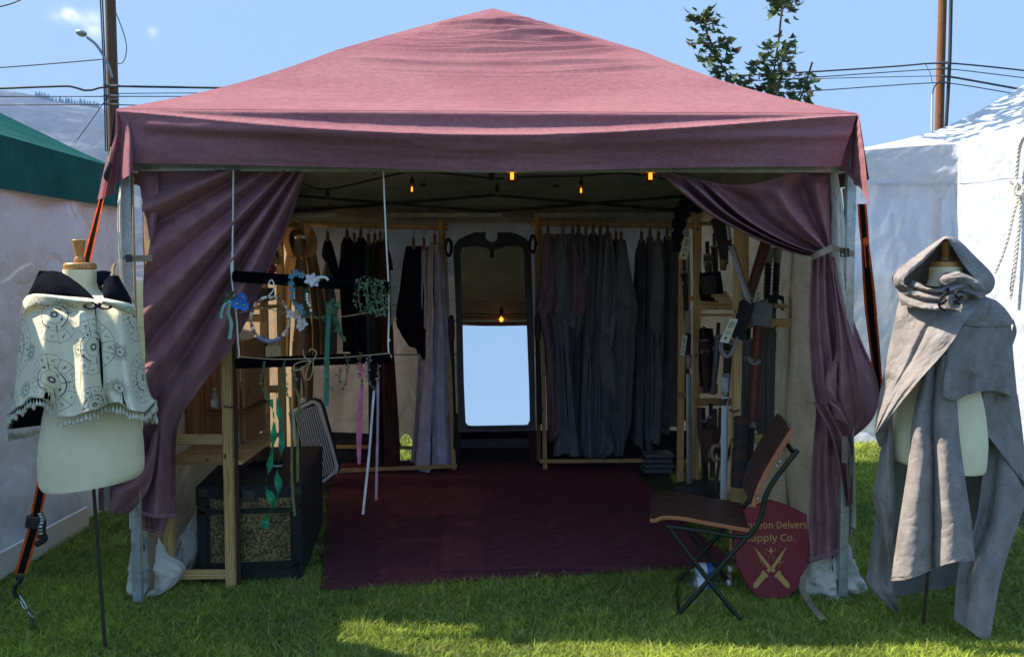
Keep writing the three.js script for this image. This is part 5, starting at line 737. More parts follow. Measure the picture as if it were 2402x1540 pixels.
  put('torso', loft([[690, 560], [672, 610], [690, 680], [694, 740], [688, 790], [686, 850]], [[722, 560], [736, 610], [724, 680], [726, 740], [734, 790], [732, 850]], -2.35, v => 0.09, { na: 30, nv: 30 }), std(0.17, 0.125, 0.08, 0.7), f);
  put('leg', loft([[686, 800], [684, 900], [690, 1040]], [[706, 800], [704, 900], [702, 1040]], -2.35, () => 0.06, { na: 20, nv: 12 }), std(0.17, 0.125, 0.08, 0.7), f); put('leg', loft([[714, 800], [714, 900], [714, 1040]], [[734, 800], [734, 900], [726, 1040]], -2.35, () => 0.06, { na: 20, nv: 12 }), std(0.17, 0.125, 0.08, 0.7), f);
  const och = cloth(0.46, 0.29, 0.13, { bs: 0.006 });
  const k = thing('ochre_cloak', 'ochre hooded cloak draped open on the tan dress form', 'cloak');
  put('left_panel', sheet([[672, 596, -2.3], [664, 640, -2.3], [660, 720, -2.3], [656, 860, -2.3]], [[694, 606, -2.24], [690, 650, -2.22], [682, 740, -2.22], [678, 860, -2.24]], { nu: 30, nv: 40, disp: (u, v) => 0.03 * Math.sin(u * 9 + v) * v }), och, k);
  put('right_panel', sheet([[716, 606, -2.24], [722, 650, -2.22], [730, 740, -2.22], [732, 842, -2.24]], [[742, 596, -2.3], [752, 650, -2.3], [764, 740, -2.32], [772, 842, -2.34]], { nu: 40, nv: 40, disp: (u, v) => 0.04 * Math.sin(u * 13 + v) * (0.3 + v) }), och, k);
  put('hood', gridGeo(50, 24, (u, v) => { const L = [[672, 596], [664, 560], [672, 530], [700, 521], [728, 530], [744, 562], [740, 600]], I = [[690, 604], [678, 566], [682, 542], [700, 536], [712, 546], [718, 570], [712, 606]]; const a = cat(L, u), b = cat(I, u); const r = v < 0.5 ? v * 2 : 1; const p = [mix(b[0], a[0], r), mix(b[1], a[1], r)]; const q = v > 0.5 ? (v - 0.5) * 2 : 0; return W(mix(p[0], 706, q * 0.6), mix(p[1], 570, q * 0.6), -2.24 - 0.06 * v - 0.10 * q + 0.015 * Math.sin(u * 17 + v * 6)); }), och, k);
  put('toggle', [-1, 1].map(s => { const g = new THREE.SphereGeometry(0.012, 10, 8); const p = W(702 + s * 7, 605, -2.2); g.translate(p.x, p.y, p.z); return g; }), M.pineDark, k);
}
{
  const gR = 'garments on the right rack', z = -2.68;
  const gr = (k, b = 0) => cloth(0.165 * k, 0.178 * k, 0.208 * k + b);
  const pur = cloth(0.26, 0.175, 0.22);
  garment('plum_cloak', 'dusty plum cloak, first at the mirror end of the right rack', 'cloak', gR, [[1274, 548], [1270, 600], [1264, 680], [1259, 722], [1274, 800], [1281, 920], [1284, 1036]], [[1297, 548], [1304, 600], [1306, 660], [1302, 740], [1306, 840], [1310, 940], [1306, 1010]], z + 0.04, pur, { dp: 0.13, k: 3, sd: 1 });
  garment('grey_cloak', 'slate grey cloak with a pointed shoulder cape beside the plum cloak', 'cloak', gR, [[1300, 548], [1298, 600], [1290, 680], [1284, 718], [1298, 780], [1300, 920], [1298, 1060]], [[1342, 548], [1350, 610], [1354, 700], [1352, 770], [1346, 900], [1356, 1000], [1368, 1066]], z + 0.08, gr(1.15), { dp: 0.12, k: 4, sd: 3 });
  garment('plum_cloak', 'dusty plum short cloak, third from the mirror on the right rack', 'cloak', gR, [[1338, 552], [1336, 620], [1334, 700], [1338, 760]], [[1350, 552], [1362, 610], [1374, 680], [1382, 734]], z + 0.03, pur, { dp: 0.14, k: 3, sd: 5 });
  const words = ['fourth', 'fifth', 'sixth', 'seventh', 'eighth'];
  for (let i = 0; i < 5; i++) { const x = 1352 + i * 17; garment('grey_cloak', words[i] + ' garment from the mirror, a long dark grey cloak on the right rack', 'cloak', gR, [[x - 2, 546 + (i & 1) * 5], [x - 7, 600], [x - 10, 720], [x - 14 - 3 * i, 880], [x - 22 - (i * 7) % 13, 1010 + (i * 23) % 50]], [[x + 13, 546 + (i & 1) * 5], [x + 22, 600], [x + 28, 720], [x + 26, 880], [x + 24 + (i * 11) % 16, 1040 + (i * 31) % 36]], z + 0.02 * (i % 3), gr([0.75, 1.15, 0.9, 1.35, 1.0][i], 0.004 * (i % 2)), { dp: 0.15, k: 4, am: 0.3, sd: 1.7 * i }); }
  { const capes = scene.children.filter(o => /^grey_cloak/.test(o.name)); capes.forEach((o, i) => { const x = [1316, 1354, 1371, 1388, 1405, 1422][i] ?? 1440, y2 = [716, 800, 700, 830, 760, 850][i] ?? 780; put('shoulder_cape', sheet([[x - 2, 552, -2.55], [x - 12, 640, -2.53], [x - 16, y2 - 60, -2.52], [x - 2, y2, -2.52]], [[x + 14, 550, -2.56], [x + 26, 640, -2.54], [x + 30, y2 - 90, -2.53], [x + 2, y2 + 4, -2.52]], { nu: 24, nv: 40, disp: (u, v) => 0.05 * Math.sin(Math.PI * u) + 0.02 * Math.sin(u * 9 + v * 3 + i) }), gr([1.5, 1.1, 1.45, 0.9, 1.3, 1.6][i] ?? 1.2), o); }); }
  const piece = (owner, L, R, mat, n = 'hanging_sleeve') => { const o = scene.children.find(c => c.name === owner); put(n, sheet(L.map(q => [q[0], q[1], q[2] ?? -2.49]), R.map(q => [q[0], q[1], q[2] ?? -2.49]), { nu: 30, nv: 40, disp: (u, v) => 0.05 * Math.sin(Math.PI * u) + 0.025 * v * Math.sin(u * 10 + v * 4 + L[0][0]) + 0.03 * n2(u * 4, v * 4, L[0][0]) }), mat, o); };
  piece('plum_cloak', [[1279, 552, -2.56], [1274, 620], [1268, 680], [1261, 722]], [[1297, 562, -2.56], [1304, 630], [1308, 690], [1303, 741]], pur);
  piece('plum_cloak', [[1283, 820], [1283, 900], [1287, 980], [1289, 1036]], [[1300, 800], [1306, 900], [1315, 1004], [1296, 1030]], pur, 'pointed_hem');
  piece('grey_cloak', [[1301, 564, -2.56], [1297, 620], [1290, 680], [1287, 717]], [[1334, 562, -2.56], [1345, 640], [1352, 710], [1349, 774]], gr(1.25), 'shoulder_cape');
  piece('plum_cloak_001', [[1341, 556, -2.55], [1338, 630], [1334, 700], [1336, 756]], [[1352, 560, -2.55], [1366, 630], [1377, 690], [1382, 722]], pur);
  piece('grey_cloak_003', [[1400, 800], [1404, 860], [1420, 920], [1442, 960]], [[1428, 780], [1444, 850], [1456, 920], [1448, 966]], gr(1.2), 'pointed_hem');
  piece('grey_cloak_005', [[1404, 990], [1404, 1030], [1398, 1060], [1396, 1072]], [[1424, 980], [1436, 1030], [1444, 1058], [1420, 1076]], cloth(0.15, 0.19, 0.22), 'pointed_hem');
  garment('scoop_neck_shirt', 'black scoop-neck top beside the open gap on the right rack', 'top', gR, [[1424, 562], [1424, 600], [1430, 640]], [[1466, 562], [1464, 600], [1462, 636]], z - 0.05, cloth(0.014, 0.015, 0.02), { dp: 0.10, k: 3, am: 0.1 });
  garment('grey_cloak', 'broad slate cloak with wide shoulders right of the black top', 'cloak', gR, [[1446, 566], [1436, 660], [1430, 740], [1420, 820], [1424, 900], [1420, 1000], [1440, 1070]], [[1468, 562], [1478, 630], [1494, 724], [1490, 800], [1486, 880], [1480, 980], [1462, 1056]], z + 0.10, gr(0.95), { dp: 0.10, k: 4, am: 0.22, sd: 2.2 });
  piece('grey_cloak_006', [[1450, 570, -2.54], [1446, 640], [1446, 720], [1450, 790]], [[1467, 566, -2.54], [1478, 630], [1496, 726], [1480, 800]], gr(1.2), 'shoulder_cape');
  const w2 = ['first', 'second', 'third', 'fourth', 'last'];
  for (let i = 0; i < 5; i++) { const x = 1498 + i * 20; garment('dark_gown', w2[i] + ' dark gown past the broad slate cloak, toward the weapon rack', 'dress', gR, [[x, 562 - (i & 1) * 8], [x - 6, 620], [x - 12, 740], [x - 16, 880], [x - 18, 1030 - i * 10]], [[x + 14, 562 - (i & 1) * 8], [x + 22, 620], [x + 28, 740], [x + 32, 880], [x + 30, 1060 - i * 22]], z + 0.02 * (i % 2), i > 3 ? cloth(0.10, 0.07, 0.08) : gr([0.8, 1.1, 0.95, 0.75][i]), { dp: 0.15, k: 4, am: 0.3, sd: 2.9 * i }); }
  piece('dark_gown_002', [[1532, 570, -2.54], [1528, 660], [1524, 740], [1538, 800]], [[1550, 566, -2.54], [1558, 650], [1556, 730], [1545, 816]], gr(1.25), 'hanging_sleeve');
  single('folded_bags', Array.from({ length: 4 }, (_, i) => boxAt(W(1540, 1065, -2.45).x + 0.01 * (i % 2), 0.05 + i * 0.035, -2.45, 0.20, 0.028, 0.16, 0.008)), std(0.10, 0.11, 0.13, 0.3), 'low stack of folded grey plastic bags at the right rack foot', 'bags');
}
// ---------------------------------------------------------------- hanging display of flower crowns
const zD = 0.02;
{
  const t = thing('hanging_display', 'two black yarn-wrapped bars hung by white cords from the tent header', 'display rail');
  const cordT = pts => tube(pts.map(p => W(p[0], p[1], p[2] ?? zD)), 0.0036, { seg: 50, rad: 6 });
  put('cord', [cordT([[547, 398], [546, 500], [545, 596], [546, 640]]), cordT([[545, 598], [542, 620], [544, 660], [554, 740], [558, 800], [560, 836], [554, 845]]), cordT([[542, 594], [548, 600]])], M.cord, t);
  put('cord', [cordT([[899, 402], [903, 500], [906, 570], [911, 660]]), cordT([[911, 660], [912, 740], [912, 826], [918, 838]]), cordT([[911, 792], [914, 800]])], M.cord, t);
  const yarnBar = (a, b, r, sd) => { seed(sd); const d = b.clone().sub(a), L = d.length(), n = 150, prof = []; for (let i = 0; i <= n; i++) prof.push(new THREE.Vector2(r * (i === 0 || i === n ? 0.02 : (i === 1 || i === n - 1 ? 0.85 : 1 + 0.05 * Math.sin(i * 1.9) + 0.05 * rr(-1, 1))), L * i / n)); const g = new THREE.LatheGeometry(prof, 22); metricUV(g); g.applyQuaternion(new THREE.Quaternion().setFromUnitVectors(V(0, 1, 0), d.normalize())); g.translate(a.x, a.y, a.z); return g; };
  put('bar', yarnBar(W(544, 647, zD), W(917, 674, zD), 0.0235, 3), M.yarn, t);
  put('bar', yarnBar(W(550, 852, zD), W(917, 838, zD), 0.0225, 5), M.yarn, t);
  single('twine', tube([W(556, 836, zD + 0.024), W(640, 842, zD + 0.026), W(712, 841, zD + 0.028), W(800, 838, zD + 0.026), W(914, 828, zD + 0.02)], 0.0022, { seg: 60, rad: 5 }), M.twine, 'length of twine tied between the cords along the lower bar', 'twine');
  single('twine', tube([W(560, 735, zD), W(612, 722, zD), W(690, 740, zD), W(770, 745, zD), W(850, 735, zD), W(911, 722, zD)], 0.0018, { seg: 60, rad: 5 }), M.twine, 'thin twine sagging between the cords halfway between the bars', 'twine');
  single('twine_bow', [[[728, 846], [706, 848], [690, 856], [690, 868], [706, 864], [730, 846]], [[734, 846], [733, 870], [724, 890], [716, 888], [720, 866], [730, 846]], [[728, 846], [714, 836], [710, 820]], [[734, 846], [742, 826], [730, 818], [724, 824]]].map(a => tube(a.map((p, i) => W(p[0], p[1], zD + 0.034 + 0.004 * (i % 2))), 0.0026, { seg: 40, rad: 5 })), M.twine, 'looped twine bow tied on the lower black bar', 'bow');
}
// leaves, petals and blossoms shared by the garlands
const leafG = (() => { const g = gridGeo(4, 6, (u, v) => { const w = 0.34 * Math.sin(Math.PI * Math.pow(v, 0.8)), x = (u - 0.5) * 2 * w; return V(x, v, 0.25 * x * x * 2 + 0.12 * Math.sin(v * 3)); }); return g; })();
const placed = (g, p, s, rx, ry, rz) => { const k = g.clone(); k.scale(s, s, s); k.applyMatrix4(new THREE.Matrix4().makeRotationFromEuler(new THREE.Euler(rx, ry, rz))); k.translate(p.x, p.y, p.z); return k; };
const flowerG = (n, cup, wid) => mergeGeometries(Array.from({ length: n }, (_, i) => { const g = gridGeo(4, 5, (u, v) => { const w = wid * Math.sin(Math.PI * Math.pow(clamp(v * 0.93 + 0.05), 1.3)), x = (u - 0.5) * 2 * w; return V(x, v, cup * v * v + 0.5 * x * x); }); g.applyMatrix4(new THREE.Matrix4().makeRotationZ(i / n * 6.283)); return g; }));
const daisy = flowerG(11, 0.25, 0.20), blossom = flowerG(5, 0.30, 0.36), rose = mergeGeometries([flowerG(5, 0.35, 0.40), flowerG(4, 0.9, 0.36).rotateZ(0.5).scale(0.72, 0.72, 0.9), flowerG(3, 1.4, 0.36).rotateZ(1.1).scale(0.42, 0.42, 0.8)]);
const col = (r, g, b, o = {}) => new THREE.MeshPhysicalMaterial({ color: lin(r, g, b), roughness: 0.7, side: THREE.DoubleSide, transmission: 0.2, thickness: 0, ior: 1.1, ...o });
const MG = { leaf: col(0.075, 0.15, 0.075), leafPale: col(0.15, 0.24, 0.14), leafOlive: col(0.13, 0.16, 0.06), blue: col(0.06, 0.26, 0.80), rose: col(0.22, 0.40, 0.48), white: col(0.70, 0.66, 0.66), pink: col(0.55, 0.16, 0.26), core: std(0.5, 0.35, 0.08, 0.7), pearl: std(0.72, 0.70, 0.62, 0.25), mint: col(0.25, 0.55, 0.45), stem: std(0.10, 0.12, 0.05, 0.8) };
// a garland along picture points: leaves as separate pieces up to what shows
function garland(name, label, cat_, pts, { n = 40, size = 0.016, spread = 0.014, mat = MG.leaf, z = zD + 0.03, sd = 1, stem = 0.002, drop = 0, group = null } = {}) {
  const t = thing(name, label, cat_, group); seed(sd);
  const c = new THREE.CatmullRomCurve3(pts.map(p => W(p[0], p[1], p[2] ?? z)), false, 'centripetal');
  put('stem', new THREE.TubeGeometry(c, 40, stem, 5), MG.stem, t);
  const gs = []; for (let i = 0; i < n; i++) { const p = c.getPointAt((i + rnd()) / n), a = rr(0, 6.283); p.x += Math.cos(a) * spread * rnd(); p.z += Math.sin(a) * spread * rnd(); p.y += rr(-0.006, 0.006); gs.push(placed(leafG, p, size * rr(0.6, 1.2), rr(-0.8, 0.8), rr(0, 6.283), rr(-2.4, 2.4) + (drop ? Math.PI : 0))); }
  const m = put('leaves', gs, mat, t); m.userData.kind = 'stuff'; return [t, c];
}
const bloom = (t, g, m, px, py, s, z = zD + 0.05, core = true) => { const p = W(px, py, z); put('blossom', placed(g, p, s, rr(-0.5, 0.3), rr(-0.5, 0.5), rr(0, 6)), m, t); if (core) put('blossom_centre', (() => { const k = new THREE.SphereGeometry(s * 0.22, 10, 8); k.translate(p.x, p.y, p.z + s * 0.1); return k; })(), MG.core, t); };
const rib = (name, label, pts, w, mat, z = zD + 0.03, tw = v => 0.3 * Math.sin(v * 5), group = null) => single(name, ribbon(pts.map(p => W(p[0], p[1], p[2] ?? z)), w, tw, 60), mat, label, 'ribbon', group);
{
  seed(9);
  const t = thing('daisy_posy', 'bright blue daisies with mint ribbon bow on the left white cord', 'flowers');
  for (const [x, y, s] of [[570, 698, 0.026], [556, 712, 0.026], [572, 716, 0.024], [563, 705, 0.022]]) bloom(t, daisy, MG.blue, x, y, s, zD + 0.045 + rr(0, 0.01));
  seed(4); for (let i = 0; i < 9; i++) put('leaf', placed(leafG, W(rr(528, 552), rr(694, 712), zD + 0.03), 0.030, rr(-0.6, 0.6), rr(0, 6), rr(-2, 2)), MG.leaf, t);
  for (const [pts, w] of [[[[540, 704], [528, 712], [520, 730], [518, 746]], 0.012], [[[540, 706], [536, 730], [542, 760], [538, 795]], 0.014]]) put('ribbon', ribbon(pts.map(p => W(p[0], p[1], zD + 0.04)), w, v => 0.6 * Math.sin(v * 6), 40), MG.mint, t);
  put('stem', tube([W(536, 712, zD + 0.03), W(530, 730, zD + 0.03), W(540, 752, zD + 0.03)], 0.002, { seg: 20, rad: 5 }), M.twine, t);
}
{
  const t = thing('bead_circlet', 'beaded circlet of brown and white beads on a white hanger', 'circlet'); seed(21);
  const bm = [std(0.22, 0.10, 0.06, 0.5), std(0.40, 0.25, 0.14, 0.5), std(0.55, 0.40, 0.26, 0.5), std(0.70, 0.67, 0.6, 0.4), std(0.20, 0.20, 0.30, 0.3)];
  for (let i = 0; i < 46; i++) { const a = i / 46 * 6.283 + 1.2, low = Math.sin(a) > 0.8, p = W(633 + 45 * Math.cos(a), 748 + 52 * Math.sin(a), zD + 0.02 + 0.004 * Math.sin(a * 3)); const r = low ? rr(0.009, 0.013) : rr(0.0055, 0.0085), g = low ? new THREE.IcosahedronGeometry(r, 0) : new THREE.SphereGeometry(r, 10, 8); g.scale(1, rr(0.8, 1.5), 1); g.rotateZ(a); g.translate(p.x, p.y, p.z); put('bead', g, low ? bm[4] : bm[Math.floor(rr(0, 3.6))], t); }
  single('wire_hanger', tube([[628, 668], [636, 656], [643, 668], [640, 682], [630, 694], [634, 700], [648, 690]].map(p => W(p[0], p[1], zD + 0.026)), 0.003, { seg: 50, rad: 6 }), std(0.7, 0.7, 0.68, 0.4), 'small white wire hanger holding the bead circlet', 'hanger');
  single('paper_tag', [shapeGeo([[-0.032, -0.05], [0.032, -0.05], [0.032, 0.02], [0.012, 0.045], [-0.012, 0.045], [-0.032, 0.02]], 0.0015, 0).translate(W(640, 826, zD).x, W(640, 826, zD).y, zD - 0.002)], std(0.36, 0.24, 0.11, 0.9), 'brown paper tag hanging below the bead circlet', 'tag');
}
{
  let [t] = garland('flower_crown', 'flower crown of pale blue roses over the upper bar', 'flower crown', [[712, 640], [690, 642], [682, 660], [684, 690], [692, 712], [708, 730], [718, 742]], { n: 22, size: 0.028, spread: 0.012, sd: 5 });
  seed(2); for (const [x, y] of [[684, 648], [694, 640], [706, 646], [683, 664], [684, 680], [686, 696], [692, 712], [704, 722], [712, 732]]) bloom(t, rose, MG.rose, x, y, rr(0.012, 0.016), zD + 0.05, false);
  [t] = garland('flower_crown', 'crown with white orchid, pearls and dark leaves over the upper bar', 'flower crown', [[756, 656], [738, 660], [720, 676], [714, 700], [720, 725], [736, 740], [770, 746]], { n: 20, size: 0.026, spread: 0.010, mat: MG.leaf, sd: 8 });
  for (const [x, y, s] of [[730, 656, 0.030], [736, 660, 0.026]]) bloom(t, blossom, MG.white, x, y, s, zD + 0.055, false);
  seed(6); for (const [x, y] of [[742, 652], [747, 650], [752, 650], [758, 650], [764, 651], [768, 655], [720, 690], [720, 696], [720, 703], [722, 710], [726, 716], [729, 728]]) { const g = new THREE.SphereGeometry(0.0062, 12, 9), p = W(x, y, zD + 0.05); g.translate(p.x, p.y, p.z); put('pearl', g, MG.pearl, t); }
  t = thing('blossom_spray', 'spray of white apple blossoms hanging from the middle twine', 'flowers'); seed(12);
  for (const [x, y, s] of [[682, 736, 0.022], [698, 736, 0.026], [708, 758, 0.026], [705, 766, 0.02]]) bloom(t, blossom, MG.white, x, y, s, zD + 0.03); put('stem', tube([W(682, 740, zD + 0.02), W(696, 750, zD + 0.02), W(712, 760, zD + 0.02)], 0.002, { seg: 16, rad: 5 }), MG.stem, t);
}
{
  const ivy = (lab, pts, sd, o = {}) => garland('ivy_garland', lab, 'garland', pts, { n: 70, size: 0.0145, spread: 0.022, mat: MG.leafPale, sd, ...o });
  ivy('pale ivy strand falling from the upper bar, leftmost of the ivy', [[846, 650], [840, 680], [842, 710], [852, 738]], 3, { n: 40 });
  ivy('second pale ivy strand from the left on the upper bar end', [[864, 656], [862, 690], [866, 720], [872, 738]], 4);
  ivy('thick middle ivy strand falling from the upper bar end', [[880, 654], [880, 690], [884, 716], [890, 742]], 5, { n: 60 });
  ivy('fourth pale ivy strand, just left of the right white cord', [[896, 656], [896, 690], [900, 720], [898, 740]], 6, { n: 60 });
  ivy('outermost ivy strand past the right white cord', [[912, 664], [916, 700], [918, 726], [918, 762]], 7, { n: 34, mat: MG.leafOlive });
  garland('leaf_sprig', 'green leaf sprig hanging beside the teal ribbon', 'garland', [[776, 704], [786, 740], [794, 762], [802, 786]], { n: 26, size: 0.032, spread: 0.014, sd: 14, mat: MG.leaf, drop: 1 });
  const v = (lab, pts, sd, o = {}) => garland('vine_crown', lab, 'garland', pts, { n: 30, size: 0.013, spread: 0.009, sd, mat: MG.leafPale, ...o });
  v('leafy vine crown at the left of the lower bar, above a shimmering ribbon', [[622, 846], [616, 870], [612, 895], [618, 918], [632, 936]], 31);
  v('bushy little vine crown on the lower bar left of the twine bow', [[668, 842], [664, 870], [668, 900], [676, 930]], 32, { n: 46 });
  v('sparse vine crown under the lower bar, left of the twine bow', [[690, 862], [692, 880], [686, 900], [696, 912]], 33, { n: 16 });
  v('glittering vine crown on the lower bar right of the teal ribbon', [[772, 846], [768, 870], [770, 900], [782, 916]], 34, { n: 22 });
  v('thin dried sprig below the lower bar in the middle', [[800, 860], [796, 880], [796, 898]], 35, { n: 10, mat: MG.leafOlive });
  v('dried vine crown with pearls on the lower bar', [[812, 834], [816, 860], [812, 890], [802, 916]], 36, { n: 22, mat: MG.leafOlive });
  let [t] = v('vine crown with pink flowers above the pink ribbon', [[846, 826], [844, 850], [846, 880], [850, 906]], 37, { n: 30, mat: MG.leafOlive });
  for (const [x, y, s] of [[845, 858, 0.020], [851, 872, 0.014], [848, 884, 0.012]]) bloom(t, blossom, MG.pink, x, y, s);
  v('twisted lilac vine crown right of the pink-flowered one', [[870, 832], [864, 855], [864, 885], [872, 905], [878, 915]], 38, { n: 26, mat: col(0.30, 0.24, 0.26) });
  v('pink braided cord at the right end of the lower bar', [[886, 856], [888, 880], [886, 895]], 39, { n: 14, mat: col(0.40, 0.22, 0.24) });
}
{
  const satin = (r, g, b, o = {}) => new THREE.MeshPhysicalMaterial({ color: lin(r, g, b), roughness: 0.42, side: THREE.DoubleSide, sheen: 0.4, sheenRoughness: 0.4, map: rep(clothTone, 4), ...o });
  rib('teal_ribbon', 'wide teal satin ribbon hanging past both black bars', [[772, 715], [768, 790], [766, 850], [766, 900], [765, 952]], 0.021, satin(0.015, 0.20, 0.14));
  rib('teal_ribbon', 'short dark teal ribbon tail beside the leaf sprig', [[778, 706], [786, 735], [795, 770], [800, 790]], 0.016, satin(0.02, 0.15, 0.12), zD + 0.02);
  rib('olive_ribbon', 'longer olive ribbon hanging before the black trunk', [[680, 930], [684, 1020], [684, 1110], [688, 1180], [692, 1210]], 0.0115, satin(0.17, 0.18, 0.05));
  rib('olive_ribbon', 'shorter olive ribbon right of the longer one', [[690, 908], [700, 930], [698, 1020], [698, 1130]], 0.0115, satin(0.17, 0.18, 0.05), zD + 0.02);
  rib('pink_ribbon', 'bright pink satin ribbon with a forked end', [[849, 900], [845, 960], [842, 1030], [842, 1088]], v => 0.012 + 0.012 * Math.sin(Math.PI * clamp(v)), satin(0.60, 0.13, 0.27));
  rib('white_ribbon', 'long white ribbon reaching lowest over the rugs', [[877, 916], [872, 980], [866, 1060], [858, 1140], [851, 1206]], 0.010, satin(0.68, 0.68, 0.72));
  rib('lilac_ribbon', 'thin dusty pink ribbon right of the long white one', [[886, 892], [886, 980], [884, 1080], [882, 1172]], 0.011, satin(0.42, 0.25, 0.30));
  const iri = (r, g, b) => new THREE.MeshPhysicalMaterial({ color: lin(r, g, b), roughness: 0.18, side: THREE.DoubleSide, transmission: 0.35, thickness: 0, ior: 1.3, iridescence: 1, iridescenceIOR: 1.6, iridescenceThicknessRange: [260, 420], sheen: 0.3, bumpMap: rep(creaseBump, 14), bumpScale: 0.006 });
  rib('shimmer_ribbon', 'left twisted iridescent green organza ribbon, reaching lowest', [[634, 936], [642, 980], [640, 1040], [632, 1090], [624, 1140], [640, 1180], [622, 1220], [620, 1238]], v => 0.036 * (0.55 + 0.45 * Math.abs(Math.sin(v * 14))), iri(0.03, 0.38, 0.16), zD + 0.03, v => 1.5 * Math.sin(v * 13));
  rib('shimmer_ribbon', 'right twisted iridescent green organza ribbon, the shorter one', [[646, 900], [652, 950], [660, 1000], [658, 1060], [650, 1110], [654, 1150], [640, 1190]], v => 0.034 * (0.55 + 0.45 * Math.abs(Math.sin(v * 12 + 1))), iri(0.05, 0.36, 0.22), zD + 0.01, v => 1.5 * Math.sin(v * 11 + 1));
}
// ---------------------------------------------------------------- string lights
{
  const t = thing('string_light_cable', 'black cable of the string lights looped along the tent ceiling', 'cable');
  const zB = -1.9, zF = -0.12;
  put('cable', tube([[700, 424], [730, 440], [762, 444], [810, 436], [880, 420], [960, 404], [1080, 410], [1160, 418], [1260, 414], [1362, 412], [1460, 406], [1560, 420]].map(p => W(p[0], p[1], zB)), 0.007, { seg: 90, rad: 6 }), M.black, t);
  put('cable', tube([[760, 390], [870, 384], [1040, 380], [1200, 388], [1360, 380], [1525, 388], [1640, 384]].map(p => W(p[0], p[1], zF)), 0.006, { seg: 60, rad: 6 }), M.black, t);
  put('clip', [[992, 434], [1305, 436]].map(p => { const q = W(p[0], p[1], zB + 0.05); return boxAt(q.x, q.y, q.z, 0.04, 0.018, 0.03); }), M.black, t);
  const amber = new THREE.MeshPhysicalMaterial({ color: lin(0.95, 0.62, 0.28), transmission: 1, thickness: 0, roughness: 0.03, ior: 1.45 });
  const clear = new THREE.MeshPhysicalMaterial({ color: lin(0.9, 0.85, 0.75), transmission: 1, thickness: 0, roughness: 0.03, ior: 1.45 });
  const fil = new THREE.MeshStandardMaterial({ color: 0x000000, emissive: lin(1, 0.42, 0.07), emissiveIntensity: 1.0 });
  const filOff = std(0.2, 0.16, 0.12, 0.5);
  const bulb = (px, py, z, s, lit, lab) => {        // px, py: centre of the glass
    const p = W(px, py, z), o = thing('string_light_bulb', lab, 'light bulb', null);
    put('glass', latheAt([[0.0, -0.030 * s], [0.016 * s, -0.026 * s], [0.027 * s, -0.010 * s], [0.029 * s, 0.004 * s], [0.022 * s, 0.024 * s], [0.013 * s, 0.036 * s], [0.012 * s, 0.042 * s]], p, 24), lit ? amber : clear, o);
    put('socket', latheAt([[0, 0.038 * s], [0.016 * s, 0.038 * s], [0.020 * s, 0.06 * s], [0.019 * s, 0.088 * s], [0.008 * s, 0.098 * s], [0.004, 0.12 * s], [0, 0.12 * s]], p, 18), M.black, o);
    put('filament', [bar(V(p.x - 0.004 * s, p.y - 0.014 * s, p.z), V(p.x - 0.003 * s, p.y + 0.024 * s, p.z), 0.0028 * s, 6), bar(V(p.x + 0.004 * s, p.y - 0.014 * s, p.z), V(p.x + 0.003 * s, p.y + 0.024 * s, p.z), 0.0028 * s, 6)], lit ? fil : filOff, o);
    if (lit) { const l = new THREE.PointLight(0xff9a45, 0.002, 0, 2); l.position.set(p.x, p.y, p.z + 0.012 * s); l.castShadow = true; o.add(l); }
  };
  bulb(877, 390, zF, 1.15, true, 'lit bulb peeping below the valance, leftmost of the front bulbs');
  bulb(1201, 412, zF, 1.15, true, 'lit amber bulb hanging above the mirror, middle of the front bulbs');
  bulb(1526, 412, zF, 1.15, true, 'lit amber bulb beside the right swag, rightmost of the front bulbs');
  bulb(768, 474, zB, 0.75, false, 'unlit bulb hanging low near the left curtain');
  bulb(966, 445, zB, 0.75, true, 'lit bulb farther back above the black dresses');
  bulb(1166, 462, zB, 0.75, false, 'unlit bulb farther back straight above the mirror');
  bulb(1363, 448, zB, 0.75, true, 'lit bulb farther back above the grey cloaks');
}
